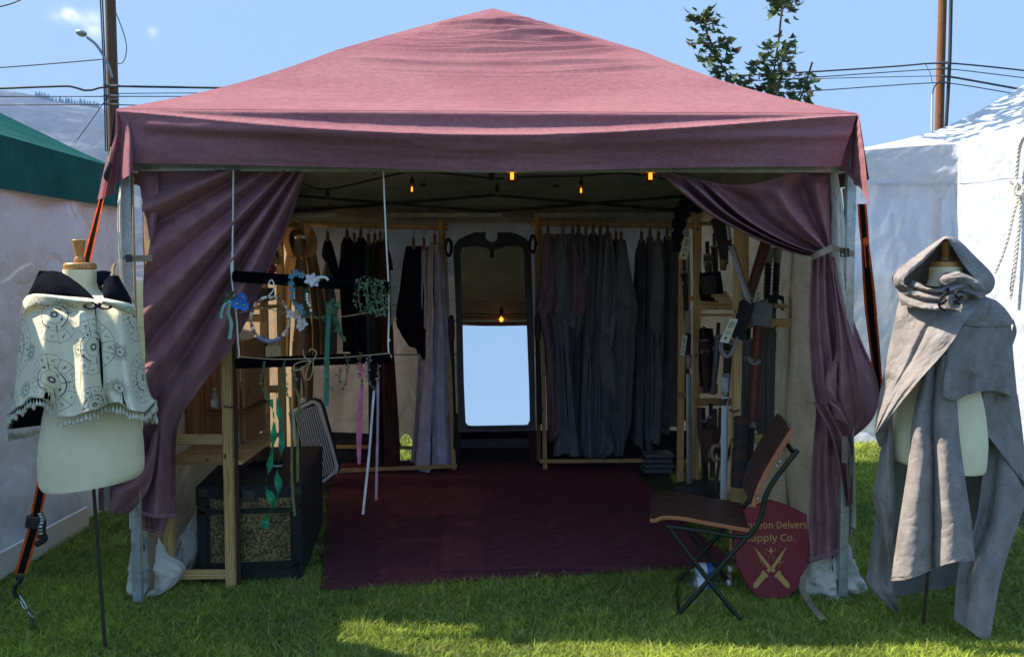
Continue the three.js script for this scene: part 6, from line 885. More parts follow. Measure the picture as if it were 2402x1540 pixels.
// ---------------------------------------------------------------- folding chair
{
  const t = thing('folding_chair', 'dark slatted folding bistro chair with green steel frame', 'chair');
  const zn = 0.235, zf = -0.185, turn = (t) => { t.rotation = Math.PI / 2; return t; }, slat = std(0.065, 0.027, 0.021, 0.42, 0, { map: turn(rep(woodMap, 8, 1)), bumpMap: turn(rep(woodMap, 8, 1)), bumpScale: 0.002 }), edge = std(0.40, 0.17, 0.10, 0.55, 0, { map: turn(rep(woodMap, 14, 2)) });
  const steel = std(0.020, 0.028, 0.018, 0.5, 0.3, { map: rep(speck, 14) });
  const side = [[1528, 1236], [1540, 1237], [1557, 1229], [1600, 1228], [1660, 1236], [1757, 1248]].map(p => W(p[0], p[1], zn)), back = [[1772, 1190], [1788, 1140], [1812, 1090], [1838, 1045], [1860, 1008]].map(p => W(p[0], p[1], zn));
  const prof = (pts, dx) => new THREE.CatmullRomCurve3(pts.map(p => V(p.x, p.y, 0)), false, 'centripetal');
  const strip = (curve, z0, z1, th, nrm) => { const g = []; const N = 30, P = i => curve.getPointAt(i / N), Nn = i => { const t = curve.getTangentAt(i / N); return V(-t.y, t.x, 0).multiplyScalar(nrm); }; const q = (i, s, z) => { const p = P(i), n = Nn(i); return V(p.x + n.x * s, p.y + n.y * s, z); };
    g.push(gridGeo(N, 1, (u, v) => q(Math.round(u * N), th, v ? z0 : z1)), gridGeo(N, 1, (u, v) => q(Math.round(u * N), 0, v ? z1 : z0)));
    const e = [gridGeo(N, 1, (u, v) => q(Math.round(u * N), v ? 0 : th, z1)), gridGeo(N, 1, (u, v) => q(Math.round(u * N), v ? th : 0, z0)), gridGeo(1, 1, (u, v) => q(0, u * th, v ? z0 : z1)), gridGeo(1, 1, (u, v) => q(N, u * th, v ? z1 : z0))]; return [g, e]; };
  const cs = prof(side), cb = prof(back), wd = (zn - zf) / 4;
  for (let i = 0; i < 4; i++) { const z0 = zf + wd * i + 0.005, z1 = zf + wd * (i + 1) - (i === 3 ? 0 : 0.005); let [g, e] = strip(cs, z0, z1, 0.016, 1); put('seat_slat', g, slat, t); put('slat_edge', e, i === 3 ? edge : slat, t); }
  for (let i = 0; i < 4; i++) { const z0 = zf + wd * i + 0.005, z1 = zf + wd * (i + 1) - (i === 3 ? 0 : 0.005); let [g, e] = strip(cb, z0, z1, -0.020, -1); put('back_slat', g, slat, t); put('slat_edge', e, i === 3 ? edge : slat, t); }
  // steel frames, near and far
  const fr = (z, dx, dy) => {
    const P = a => a.map(([x, y]) => { const p = W(x, y, zn); return V(p.x, p.y, z); });
    put('back_leg', tube(P([[1868, 1052], [1840, 1090], [1812, 1130], [1795, 1166], [1786, 1210], [1768, 1246], [1741, 1276], [1674, 1358], [1620, 1424], [1567, 1488]]), 0.0105, { seg: 80, rad: 8 }), steel, t);
    put('front_leg', tube(P([[1574, 1250], [1640, 1336], [1700, 1412], [1774, 1498]]), 0.0105, { seg: 40, rad: 8 }), steel, t);
    put('seat_rail', tube(P([[1566, 1246], [1650, 1252], [1740, 1262], [1764, 1258]]), 0.009, { seg: 30, rad: 8 }), steel, t);
  };
  fr(zn - 0.012); fr(zf + 0.012);
  const q = (x, y) => { const p = W(x, y, zn); return [p.x, p.y]; };
  for (const [x, y] of [[1596, 1454], [1742, 1460]]) { const [a, b] = q(x, y); put('stretcher', bar(V(a, b, zn), V(a, b, zf), 0.007, 8), steel, t); }
  { const [a, b] = q(1860, 1062); put('top_bar', bar(V(a, b, zn), V(a, b, zf), 0.010, 8), steel, t); }
  for (const [x, y] of [[1820, 1090], [1828, 1080], [1778, 1168]]) { const p = W(x, y, zn + 0.002), g = new THREE.SphereGeometry(0.006, 10, 8); g.translate(p.x, p.y, p.z); put('rivet', g, M.steel, t); }
  { const th = -0.19, pv = W(1757, 1249, zn); pv.y = 0; const r = pv.clone().applyAxisAngle(V(0, 1, 0), th); t.rotation.y = th; t.position.set(pv.x - r.x, 0, pv.z - r.z); }
}
// ---------------------------------------------------------------- shield sign, water bottles
{
  const t = thing('shield_sign', 'dark red wooden shield sign with gold lettering and crossed daggers', 'sign');
  const z = -0.02, out = [[1812, 1175], [1838, 1182], [1868, 1194], [1895, 1208], [1897, 1278], [1891, 1318], [1868, 1372], [1843, 1396], [1812, 1404], [1780, 1396], [1756, 1374], [1730, 1322], [1722, 1280], [1726, 1210], [1756, 1196], [1786, 1184]];
  const P = out.map(p => W(p[0], p[1], z)), bx = new THREE.Box3().setFromPoints(P), cx = (bx.min.x + bx.max.x) / 2, w = bx.max.x - bx.min.x, h = bx.max.y - bx.min.y;
  const cv = document.createElement('canvas'); cv.width = 1024; cv.height = Math.round(1024 * h / w); const c = cv.getContext('2d'), H = cv.height;
  const toC = (px, py) => { const p = W(px, py, z); return [(p.x - bx.min.x) / w * 1024, (bx.max.y - p.y) / h * H]; };
  c.fillStyle = '#7d1c2e'; c.fillRect(0, 0, 1024, H); seed(88);
  for (let i = 0; i < 900; i++) { const x = rr(0, 1024), y = rr(-200, H), l = rr(80, 500); c.strokeStyle = rnd() < 0.5 ? `rgba(60,10,22,${rr(0.03, 0.22)})` : `rgba(190,80,92,${rr(0.02, 0.13)})`; c.lineWidth = rr(1, 5); c.beginPath(); c.moveTo(x, y); c.bezierCurveTo(x + rr(-6, 6), y + l * 0.3, x + rr(-6, 6), y + l * 0.6, x + rr(-8, 8), y + l); c.stroke(); }
  const gold = '#b99a55'; c.fillStyle = gold; c.strokeStyle = gold; c.textBaseline = 'alphabetic';
  const line = (s, x0, x1, y, fs) => { const [a, b] = toC(x0, y), [d] = toC(x1, y); c.save(); c.translate(a, b); c.font = `${fs}px sans-serif`; const m = c.measureText(s).width; c.scale((d - a) / m, 1); c.fillText(s, 0, 0); c.lineWidth = 2; c.strokeText(s, 0, 0); c.restore(); };
  line('Dungeon Delvers', 1727, 1896, 1239, 128); line('Supply Co.', 1748, 1868, 1268, 128);
  const poly = (pts) => { c.beginPath(); pts.forEach(([x, y], i) => { const [a, b] = toC(x, y); i ? c.lineTo(a, b) : c.moveTo(a, b); }); c.closePath(); c.fill(); };
  for (const s of [1, -1]) { const X = x => 1808 + s * (x - 1808);
    poly([[X(1769), 1279], [X(1789), 1302], [X(1808), 1327], [X(1802), 1331], [X(1784), 1308]]); poly([[X(1807), 1332], [X(1813), 1327], [X(1819), 1334], [X(1812), 1340]]); poly([[X(1815), 1346], [X(1826), 1334], [X(1832), 1338], [X(1818), 1352]]); poly([[X(1819), 1342], [X(1828), 1338], [X(1851), 1366], [X(1850), 1374], [X(1842), 1374], [X(1822), 1352]]); }
  const star = (x, y, r) => { const [a, b] = toC(x, y), R = r / (1897 - 1722) * 1024; c.beginPath(); for (let i = 0; i < 8; i++) { const q = i & 1 ? R * 0.28 : R, an = i * Math.PI / 4 - Math.PI / 2; c.lineTo(a + q * Math.cos(an) * (i % 4 === 2 ? 0.7 : 1), b + q * Math.sin(an)); } c.closePath(); c.fill(); };
  star(1809, 1290, 11); for (const [x, y, r] of [[1799, 1287, 3.5], [1819, 1287, 3.5], [1803, 1304, 3], [1815, 1303, 3], [1812, 1310, 2.5], [1796, 1297, 2.5], [1784, 1314, 4], [1790, 1322, 3], [1830, 1316, 4], [1828, 1324, 2.5], [1836, 1314, 2.5]]) star(x, y, r);
  const tx = new THREE.CanvasTexture(cv); tx.colorSpace = THREE.SRGBColorSpace;
  const nb = 5, s = new THREE.Shape(P.map(p => new THREE.Vector2(p.x - cx, p.y - bx.min.y)));
  const g = new THREE.ExtrudeGeometry(s, { depth: 0.018, bevelEnabled: true, bevelSize: 0.003, bevelThickness: 0.003, bevelSegments: 1 });
  { const p = g.attributes.position, uv = new Float32Array(p.count * 2); for (let i = 0; i < p.count; i++) { uv[2 * i] = (p.getX(i) + cx - bx.min.x) / w; uv[2 * i + 1] = p.getY(i) / h; } g.setAttribute('uv', new THREE.BufferAttribute(uv, 2)); }
  g.rotateX(-0.10); g.translate(cx, bx.min.y - 0.004, z);
  put('board', g, std(1, 1, 1, 0.6, 0, { map: tx, bumpMap: rep(woodMap, 3, 1), bumpScale: 0.002 }), t);
}
{
  const pet = new THREE.MeshPhysicalMaterial({ color: lin(0.93, 0.95, 0.97), transmission: 1, thickness: 0, roughness: 0.06, ior: 1.4 }), lab = [std(0.75, 0.77, 0.80, 0.4), std(0.04, 0.13, 0.45, 0.4)], cap = std(0.8, 0.8, 0.82, 0.4);
  const mk = (i, p, ang, label) => { const o = thing('water_bottle', label, 'bottle', null), m = new THREE.Matrix4().makeTranslation(p.x, p.y, p.z).multiply(new THREE.Matrix4().makeRotationY(ang)).multiply(new THREE.Matrix4().makeRotationZ(-Math.PI / 2)); const L = (pr, k) => new THREE.LatheGeometry(pr.map(([r, y]) => new THREE.Vector2(r, y)), 20).applyMatrix4(m);
    put('body', L([[0, -0.09], [0.028, -0.09], [0.031, -0.08], [0.029, -0.06], [0.031, -0.05], [0.031, 0.04], [0.026, 0.065], [0.013, 0.09], [0.012, 0.10]]), pet, o); put('label', L([[0.0318, -0.045], [0.0318, -0.005]]), lab[0], o); put('label_band', L([[0.0319, -0.003], [0.0319, 0.022]]), lab[1], o); put('cap', L([[0, 0.116], [0.014, 0.116], [0.015, 0.10], [0, 0.10]]), cap, o); };
  const a = G(1655, 1386), q = (dx, dy, dz) => V(a.x + dx, 0.034 + dy, a.z + dz);
  mk(0, q(0, 0, 0), 0.08, 'clear water bottle lying in front under the chair'); mk(1, q(0.01, 0.056, -0.025), 0.05, 'clear water bottle lying on top of the others under the chair'); mk(2, q(0.02, 0, -0.066), 0.1, 'clear water bottle lying behind the front one under the chair');
}
// ---------------------------------------------------------------- left mannequin and capelet
const finial = (t, px, py, z, s, tilt = 0) => {      // px, py: middle of the cap's lower edge ; s: half width of the cap in picture pixels
  const k = s / FOC * (camPos.z - z), p = W(px, py, z), M4 = new THREE.Matrix4().makeTranslation(p.x, p.y, p.z).multiply(new THREE.Matrix4().makeRotationZ(tilt));
  const L = pr => new THREE.LatheGeometry(pr.map(([r, y]) => new THREE.Vector2(r * k, y * k)), 32).applyMatrix4(M4);
  put('neck_cap', L([[0, 0], [0.94, 0], [1.0, 0.08], [1.0, 0.30], [0.94, 0.40], [0.86, 0.44], [0, 0.46]]), M.turned, t);
  put('finial', L([[0, 0.44], [0.28, 0.44], [0.34, 0.52], [0.34, 0.70], [0.26, 0.80], [0.24, 0.86], [0.30, 1.25], [0.42, 1.86], [0.40, 1.92], [0, 1.93]]), M.turned, t);
};
{
  const z = 0.42, t = thing('dress_form', 'cream dress form on a thin rusty rod wearing the printed capelet', 'mannequin');
  put('torso', loft([[150, 632], [149, 668], [132, 692], [86, 716], [84, 780], [100, 860], [112, 925], [104, 985], [97, 1050], [96, 1095], [99, 1130], [108, 1143]], [[222, 632], [224, 668], [240, 690], [286, 712], [292, 780], [288, 850], [306, 912], [320, 960], [328, 1015], [332, 1060], [332, 1100], [322, 1118]], z, v => 0.062 + 0.075 * sstep(0.12, 0.3, v) - 0.02 * Math.exp(-Math.pow((v - 0.52) / 0.1, 2)) + 0.02 * sstep(0.6, 0.8, v), { na: 64, nv: 80 }), M.form, t);
  finial(t, 187, 632, z, 36, 0.015);
  put('rod', bar(W(217, 1120, z), W(252, 1600, z + 0.03), 0.0065, 10), M.rust, t);

  // printed cloth: wheels of the zodiac with plain signs, bursts and stars
  const cv = document.createElement('canvas'); cv.width = cv.height = 1024; const c = cv.getContext('2d'); seed(44);
  c.fillStyle = '#e6e3d2'; c.fillRect(0, 0, 1024, 1024); c.strokeStyle = '#4a4d52'; c.fillStyle = '#4a4d52'; c.lineCap = 'round';
  const glyph = (x, y, s, k) => { c.lineWidth = 3; c.beginPath(); const r = rr; c.moveTo(x - s, y + r(-s, s)); for (let i = 0; i < 3; i++) c.lineTo(x + r(-s, s), y + r(-s, s)); if (k % 3 === 0) c.closePath(); c.stroke(); if (k % 2) { c.beginPath(); c.arc(x, y, s * 0.6, r(0, 3), r(3.5, 6)); c.stroke(); } };
  const wheel = (x, y, R) => { c.lineWidth = 4; for (const [k, w] of [[1, 3], [0.60, 2.2]]) { c.lineWidth = w; c.beginPath(); c.arc(x, y, R * k, 0, 6.3); c.stroke(); } c.lineWidth = 9; c.beginPath(); c.arc(x, y, R * 0.52, 2.2, 4.6); c.stroke(); c.beginPath(); c.arc(x, y, R * 0.52, 5.5, 7.6); c.stroke(); c.lineWidth = 3; c.beginPath(); c.arc(x, y, R * 0.34, 0, 6.3); c.stroke(); for (let i = 0; i < 12; i++) { const a = i * Math.PI / 6 + 0.2; c.lineWidth = 3; c.beginPath(); c.moveTo(x + R * 0.62 * Math.cos(a), y + R * 0.62 * Math.sin(a)); c.lineTo(x + R * Math.cos(a), y + R * Math.sin(a)); c.stroke(); glyph(x + R * 0.8 * Math.cos(a + 0.26), y + R * 0.8 * Math.sin(a + 0.26), R * 0.085, i); if (i % 3 === 0) { c.lineWidth = 7; c.beginPath(); c.moveTo(x + R * 0.40 * Math.cos(a), y + R * 0.40 * Math.sin(a)); c.lineTo(x + R * 0.66 * Math.cos(a), y + R * 0.66 * Math.sin(a)); c.stroke(); } } for (const [a, q] of [[0.6, 0.52], [2.7, 0.34], [4.1, 0.34], [5.2, 0.5]]) { c.beginPath(); c.arc(x + R * q * Math.cos(a), y + R * q * Math.sin(a), R * 0.05, 0, 6.3); c.fill(); } c.beginPath(); for (let i = 0; i < 24; i++) { const q = i & 1 ? 0.11 : 0.16, a = i * Math.PI / 12; c.lineTo(x + R * q * Math.cos(a), y + R * q * Math.sin(a)); } c.closePath(); c.fill(); c.fillStyle = '#e6e3d2'; c.beginPath(); c.arc(x, y, R * 0.06, 0, 6.3); c.fill(); c.fillStyle = '#4a4d52'; };
  const burst = (x, y, R) => { for (let i = 0; i < 44; i++) { const a = i / 44 * 6.283, r0_ = R * rr(0.28, 0.4), r1 = R * rr(0.62, 1); c.lineWidth = 2.6; c.beginPath(); c.moveTo(x + r0_ * Math.cos(a), y + r0_ * Math.sin(a)); c.lineTo(x + r1 * Math.cos(a), y + r1 * Math.sin(a)); c.stroke(); } c.beginPath(); for (let i = 0; i < 10; i++) { const q = R * (i & 1 ? 0.09 : 0.22), a = i * Math.PI / 5; c.lineTo(x + q * Math.cos(a), y + q * Math.sin(a)); } c.closePath(); c.fill(); };
  for (const [x, y, r] of [[250, 270, 215], [770, 520, 215], [250, 790, 205], [790, 985, 150], [790, -39, 150]]) wheel(x, y, r);
  for (const [x, y, r] of [[560, 130, 95], [520, 560, 85], [560, 860, 95], [20, 530, 90], [1044, 530, 90], [980, 240, 80], [975, 760, 70]]) burst(x, y, r);
  const tx = new THREE.CanvasTexture(cv); tx.colorSpace = THREE.SRGBColorSpace; tx.wrapS = tx.wrapT = THREE.RepeatWrapping; tx.repeat.set(1 / 0.56, 1 / 0.56);
  const print = new THREE.MeshStandardMaterial({ map: tx, roughness: 0.85, side: THREE.DoubleSide, bumpMap: rep(clothBump, 3), bumpScale: 0.003, color: lin(1, 0.98, 0.86) });
  const cp = thing('capelet', 'cream capelet printed with zodiac wheels, black hood lining and bead fringe', 'capelet');
  const L = [[88, 694], [58, 708], [47, 750], [38, 820], [29, 900], [18, 968]], R = [[278, 692], [312, 708], [324, 750], [336, 810], [349, 880], [364, 940]];
  const hemY = [[-1.01, 972], [-0.84, 952], [-0.68, 930], [-0.56, 932], [-0.37, 948], [-0.36, 976], [-0.16, 976], [0.16, 960], [0.37, 945], [0.47, 942], [0.70, 962], [0.82, 966], [1.01, 938]];
  const hy = c_ => { for (let i = 0; i < hemY.length - 1; i++) if (c_ <= hemY[i + 1][0]) return mix(hemY[i][1], hemY[i + 1][1], sstep(hemY[i][0], hemY[i + 1][0], c_)); return 938; };
  const shell = (off, back) => (u, v) => {
    const a = cat(L, v), b = cat(R, v), th = -u * 2 * Math.PI + Math.PI / 2 * 3, cc = Math.cos(th), ss = -Math.sin(th);   // ss > 0 : front
    let px = mix(a[0], b[0], 0.5 + 0.5 * cc), py = mix(a[1], b[1], 0.5 + 0.5 * cc);
    const hem = ss > 0 ? hy(cc) : mix(1006, 965, 0.5 + 0.5 * cc); py = mix(py, mix(py, hem, 1), Math.pow(v, 2.2));
    const fold = Math.pow(v, 1.3) * (0.050 * Math.sin(cc * 9.5 + 0.4 + v) + 0.022 * Math.sin(cc * 19 + 1 - v)) + 0.02 * n2(u * 9, v * 3, 4);
    const op = ss > 0 ? -0.030 * Math.exp(-Math.pow((cc - 0.26 - 0.12 * v) / 0.03, 2)) * sstep(0.05, 0.3, v) : 0;
    const k = 0.085 + 0.115 * sstep(0, 0.35, v) + 0.03 * v; const dz = ss * (k + off) + (ss > -0.2 ? fold + op : fold * 0.4);
    px += (off * 600) * cc; return W(px, py, z + dz);
  };
  put('cape', gridGeo(150, 90, shell(0)), print, cp);
  put('black_lining', gridGeo(100, 60, shell(-0.006)), M.blackCloth, cp);
  // rolled cream band at the neck and black lined hood lying back
  const ringZ = (a, rx, cx_, py, dz) => { const cc = Math.cos(a), ss = Math.sin(a); return [cx_ + rx * cc, py, z + ss * dz]; };
  put('hood_band', [sheet([[72, 689, 0.47], [58, 700, 0.46], [48, 722, 0.45], [44, 758, 0.46]], [[218, 699, 0.60], [219, 704, 0.615], [219, 709, 0.62], [220, 713, 0.605]], { nu: 70, nv: 24, bow: (u, v) => [0, -v * 44 * Math.sin(Math.PI * Math.pow(u, 0.55)) * (1 - u)], disp: (u, v) => 0.10 * Math.sin(Math.PI * Math.pow(u, 0.7)) + 0.022 * Math.sin(Math.PI * v) }), sheet([[240, 698, 0.605], [240, 705, 0.62], [240, 713, 0.61]], [[312, 712, 0.47], [318, 722, 0.46], [318, 742, 0.46]], { nu: 40, nv: 16, disp: (u, v) => 0.06 * Math.sin(Math.PI * u) + 0.018 * Math.sin(Math.PI * v) })], print, cp);
  const hoodL = gridGeo(40, 26, (u, v) => { const lo = [[70, 693], [82, 694], [98, 695], [116, 696], [136, 697], [158, 698], [190, 700], [219, 702]], hi = [[71, 684], [79, 660], [93, 644], [113, 635], [134, 636], [154, 644], [188, 668], [220, 698]]; const a = cat(lo, u), b = cat(hi, u), bul = Math.sin(Math.PI * clamp(v * 0.8 + 0.2)); return W(mix(a[0], b[0], v) - 4 * bul * (1 - u), mix(a[1], b[1], v), z + mix(0.165 * (0.35 + 0.65 * Math.sin(1.57 * clamp(u + 0.15))), 0.07 + 0.08 * u, v) + 0.035 * bul + n2(u * 4, v * 3, 8) * 0.018); });
  const hoodR = gridGeo(30, 26, (u, v) => { const lo = [[243, 702], [258, 707], [276, 710], [296, 712], [312, 716]], hi = [[238, 676], [246, 656], [262, 646], [276, 656], [300, 694]]; const a = cat(lo, u), b = cat(hi, u), bul = Math.sin(Math.PI * clamp(v * 0.8 + 0.2)); return W(mix(a[0], b[0], v), mix(a[1], b[1], v), z + mix(0.16 - 0.11 * u * u, 0.11 - 0.06 * u, v) + 0.025 * bul + n2(u * 4, v * 3, 18) * 0.015); });
  const hoodB = gridGeo(60, 16, (u, v) => { const a = Math.PI + 0.15 + u * (Math.PI - 0.3), cc = Math.cos(a), ss = Math.sin(a); return W(184 + (128 - 34 * v) * cc, mix(706, 640 + 6 * cc, v), z + ss * (0.15 - 0.03 * v)); });
  const hoodT = gridGeo(20, 14, (u, v) => { const lo = [[226, 664], [240, 670], [250, 652]], hi = [[226, 636], [244, 634], [262, 638]]; const a = cat(lo, u), b = cat(hi, u); return W(mix(a[0], b[0], v), mix(a[1], b[1], v), z + 0.03 - 0.03 * v + 0.02 * Math.sin(3.14 * v)); });
  put('hood_lining', [hoodL, hoodR, hoodB, hoodT], M.blackCloth, cp);
  put('collar_edge', tube([W(268, 620, z - 0.05), W(264, 632, z + 0.0), W(262, 648, z + 0.06), W(246, 668, z + 0.10), W(240, 674, z + 0.11)], 0.006, { seg: 30, rad: 7 }), M.webbing, cp);
  put('clasp', [-1, 1].map(s => { const g = new THREE.TorusGeometry(0.021, 0.006, 8, 24); g.scale(1, 0.5, 1); const p = W(229 + s * 17, 717, z + 0.205); g.translate(p.x, p.y, p.z); return g; }).concat([(() => { const g = new THREE.SphereGeometry(0.009, 12, 8), p = W(231, 715, z + 0.21); g.translate(p.x, p.y, p.z); return g; })()]), std(0.05, 0.04, 0.04, 0.4, 0.7), cp);
  // bead fringe: every drop hangs from the hem
  const bead = new THREE.MeshPhysicalMaterial({ color: lin(0.82, 0.80, 0.68), roughness: 0.15, transmission: 0.4, thickness: 0, ior: 1.45 });
  const S = shell(0.004), dropG = (p, h) => new THREE.LatheGeometry([[0, 0], [0.0012, -h * 0.35], [0.0028, -h * 0.5], [0.0066, -h * 0.72], [0.0052, -h * 0.88], [0, -h]].map(q => new THREE.Vector2(...q)), 8).translate(p.x, p.y, p.z);
  seed(63); const dr = []; for (let i = 0; i < 116; i++) { const u = i / 116, p = S(u, 1); dr.push(dropG(p, rr(0.030, 0.050))); }
  dr.push(tube(Array.from({ length: 200 }, (_, i) => S(i / 199, 1)), 0.0025, { seg: 260, rad: 5 }));
  const f = put('bead_fringe', dr, bead, cp); f.userData.kind = 'stuff';
}
// ---------------------------------------------------------------- right mannequin and grey cloak
{
  const z = 0.30, t = thing('dress_form', 'cream dress form on a dark rod under the grey hooded cloak', 'mannequin');
  put('torso', loft([[2184, 626], [2183, 650], [2168, 676], [2118, 702], [2114, 760], [2120, 840], [2124, 900], [2106, 950], [2096, 1000], [2094, 1050], [2098, 1076], [2110, 1084]], [[2254, 626], [2256, 652], [2274, 680], [2324, 712], [2326, 780], [2304, 850], [2292, 900], [2304, 960], [2310, 1020], [2309, 1060], [2304, 1100], [2290, 1106]], z, v => 0.060 + 0.060 * sstep(0.12, 0.3, v) + 0.02 * sstep(0.6, 0.8, v), { na: 64, nv: 80 }), M.form, t);
  finial(t, 2219, 627, z, 33);
  put('rod', bar(W(2204, 1080, z), G(2164, 1483, -0.02), 0.0065, 10), M.rust, t);
  const k = thing('hooded_cloak', 'grey woollen hooded cloak draped over the right mannequin', 'cloak'), G1 = M.greyCloth, G2 = M.greyClothBack;
  const wr = (a, b, s) => 0.020 * n2(a, b, s);
  // hood
  const sil = [[2112, 684], [2097, 668], [2095, 646], [2122, 618], [2156, 594], [2202, 562], [2221, 553], [2248, 561], [2290, 602], [2324, 636], [2335, 660], [2326, 684], [2306, 694]];
  const rim = [[2146, 676], [2124, 668], [2122, 652], [2142, 634], [2168, 612], [2204, 574], [2218, 560], [2230, 572], [2258, 616], [2282, 646], [2298, 664], [2304, 684], [2300, 694]];
  put('hood', gridGeo(130, 50, (u, v) => { const s = cat(sil, u), r = cat(rim, u); if (v < 0.4) { const q = v / 0.4, b = Math.sin(Math.PI * q) * 0.02; return W(mix(r[0], s[0], q), mix(r[1], s[1], q), z + mix(0.135 - 0.05 * Math.sin(Math.PI * u), 0.03, q) + b + wr(u * 12, v * 5, 3) * 1.3); } const q = (v - 0.4) / 0.6, cx = mix(s[0], 2216, q), cy = mix(s[1], 655, q); return W(cx, cy, z + mix(0.03, -0.17, Math.sin(q * Math.PI / 2)) + wr(u * 8, v * 5, 5)); }), G1, k);
  // cowl: soft rolls across the chest
  const roll = (pts, r, dz) => { const c = new THREE.CatmullRomCurve3(pts.map(p => W(p[0], p[1], z + (p[2] ?? dz))), false, 'centripetal'); return tube(c.getPoints(20), r, { seg: 60, rad: 14, taper: s => (0.55 + 0.5 * Math.sin(Math.PI * s)) * (1 + 0.12 * Math.sin(s * 23 + r * 900)) }); };
  put('cowl', [sheet([[2140, 654, 0.36], [2124, 664, 0.34], [2110, 676, 0.33], [2108, 694, 0.33], [2116, 716, 0.35]], [[2262, 644, 0.40], [2276, 662, 0.40], [2274, 684, 0.41], [2262, 702, 0.42], [2250, 722, 0.44]], { nu: 90, nv: 90, bow: (u, v) => [0, (22 - 14 * v) * Math.sin(Math.PI * u)], disp: (u, v, px, py) => { const f = v * 3.1 - 0.35 * u + 0.35 * n2(u * 3, v * 4, 5), q = f - Math.floor(f); return 0.085 * Math.pow(Math.sin(Math.PI * u), 0.7) + 0.038 * Math.pow(Math.sin(Math.PI * Math.pow(q, 1.5)), 0.8) * Math.min(1, 4 * u) * (1 - 0.4 * v) + 0.03 * n2(px / 30, py / 20, 8); } })], G1, k);
  put('cowl_knot', loft([[2214, 646], [2206, 656], [2214, 670], [2240, 682], [2272, 694]], [[2246, 636], [2272, 646], [2292, 660], [2306, 684], [2308, 694]], z + 0.115, v => 0.055, { na: 50, nv: 40, fold: (u, v) => 0.35 * Math.sin(u * 12.6 + v * 6) * 0.5 + 0.5 * n2(u * 6, v * 5, 9) }), G1, k);
  // wrapped front drape crossing to the left hem
  put('front_drape', sheet([[2114, 686, 0.30], [2092, 784, 0.30], [2073, 877, 0.31], [2061, 940, 0.32], [2052, 1012, 0.34]], [[2310, 699, 0.33], [2266, 752, 0.45], [2222, 818, 0.475], [2150, 900, 0.46], [2057, 1018, 0.36]], { nu: 110, nv: 110, disp: (u, v, px, py) => 0.165 * Math.pow(Math.sin(Math.PI * clamp(u * 0.55)), 0.8) * (1 - 0.75 * v) * (1 - 0.5 * u) - 0.03 * Math.exp(-Math.pow((u - 0.55 + 0.3 * v) / 0.05, 2)) * sstep(0.1, 0.3, v) * (1 - v) + 0.028 * Math.sin((py - 690) / 14 - u * 3) * Math.exp(-v * 9) * Math.sin(Math.PI * u) + 0.016 * Math.sin(u * 16 + v * 4) * v * (1 - u) + 0.05 * n2(px / 90, py / 90, 7) + 0.016 * n2(px / 22, py / 30, 9) }), G1, k);
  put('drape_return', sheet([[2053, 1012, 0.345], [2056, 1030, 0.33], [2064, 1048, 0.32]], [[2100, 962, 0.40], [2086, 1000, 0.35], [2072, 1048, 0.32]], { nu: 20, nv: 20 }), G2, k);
  put('shoulder_flap', sheet([[2310, 694, 0.38], [2286, 716, 0.44], [2262, 742, 0.47], [2249, 760, 0.475]], [[2338, 704, 0.28], [2358, 722, 0.27], [2372, 742, 0.26], [2382, 760, 0.25]], { nu: 50, nv: 40, bow: (u, v) => [0, v * 5 * Math.sin(Math.PI * u)], disp: (u, v) => 0.055 * Math.sin(Math.PI * u) + wr(u * 5, v * 5, 12) }), G1, k);
  put('shoulder_fold', sheet([[2376, 742, 0.26], [2378, 760, 0.26], [2370, 790, 0.27], [2368, 816, 0.28]], [[2380, 752, 0.24], [2386, 776, 0.22], [2380, 800, 0.22], [2372, 820, 0.26]], { nu: 10, nv: 20 }), G1, k);
  put('right_panel', sheet([[2254, 752, 0.455], [2226, 812, 0.48], [2217, 869, 0.49], [2211, 925, 0.50]], [[2372, 752, 0.25], [2378, 832, 0.26], [2383, 884, 0.26], [2388, 936, 0.25]], { nu: 90, nv: 60, bow: (u, v) => [0, v * v * (u < 0.3 ? 12 * Math.sin(Math.PI * u / 0.3) : -16 * Math.sin(Math.PI * (u - 0.3) / 0.7))], disp: (u, v) => 0.06 * Math.sin(Math.PI * u) + 0.035 * v * Math.sin(u * 15 + 0.4) + wr(u * 6, v * 5, 21) }), G1, k);
  put('centre_panel', sheet([[2166, 872, 0.43], [2140, 990, 0.43], [2132, 1079, 0.44], [2107, 1244, 0.45], [2090, 1362, 0.46]], [[2240, 812, 0.44], [2249, 990, 0.44], [2262, 1104, 0.45], [2280, 1223, 0.46], [2288, 1311, 0.47]], { nu: 110, nv: 120, bow: (u, v) => [0, v * v * v * 6 * Math.sin(u * 7)], disp: (u, v, px, py) => { const s = 0.40 + 0.10 * v; return (0.35 + 0.65 * v) * (u < s ? 0.085 * Math.pow(Math.sin(Math.PI * clamp(u / s * 0.94)), 0.7) : 0.115 * Math.pow(Math.sin(Math.PI * clamp((u - s) / (1 - s))), 0.55)) + 0.030 * n2(px / 70, py / 140, 31) + 0.004 * n2(px / 20, py / 26, 33); } }), G1, k);
  put('hem_stitch', tube([[2090, 1354], [2136, 1349], [2192, 1330], [2240, 1318], [2287, 1304]].map((p, i) => W(p[0], p[1], z + [0.165, 0.25, 0.21, 0.29, 0.175][i])), 0.0015, { seg: 50, rad: 4 }), G2, k);
  put('side_strip', sheet([[2078, 985, 0.30], [2055, 1121, 0.31], [2048, 1163, 0.31], [2062, 1227, 0.31], [2083, 1290, 0.32], [2088, 1330, 0.32]], [[2094, 960, 0.34], [2097, 1104, 0.36], [2100, 1209, 0.37], [2094, 1290, 0.36], [2090, 1360, 0.35], [2090, 1380, 0.34]], { nu: 40, nv: 70, disp: (u, v) => 0.03 * Math.sin(Math.PI * u) + wr(u * 3, v * 7, 41) }), G1, k);
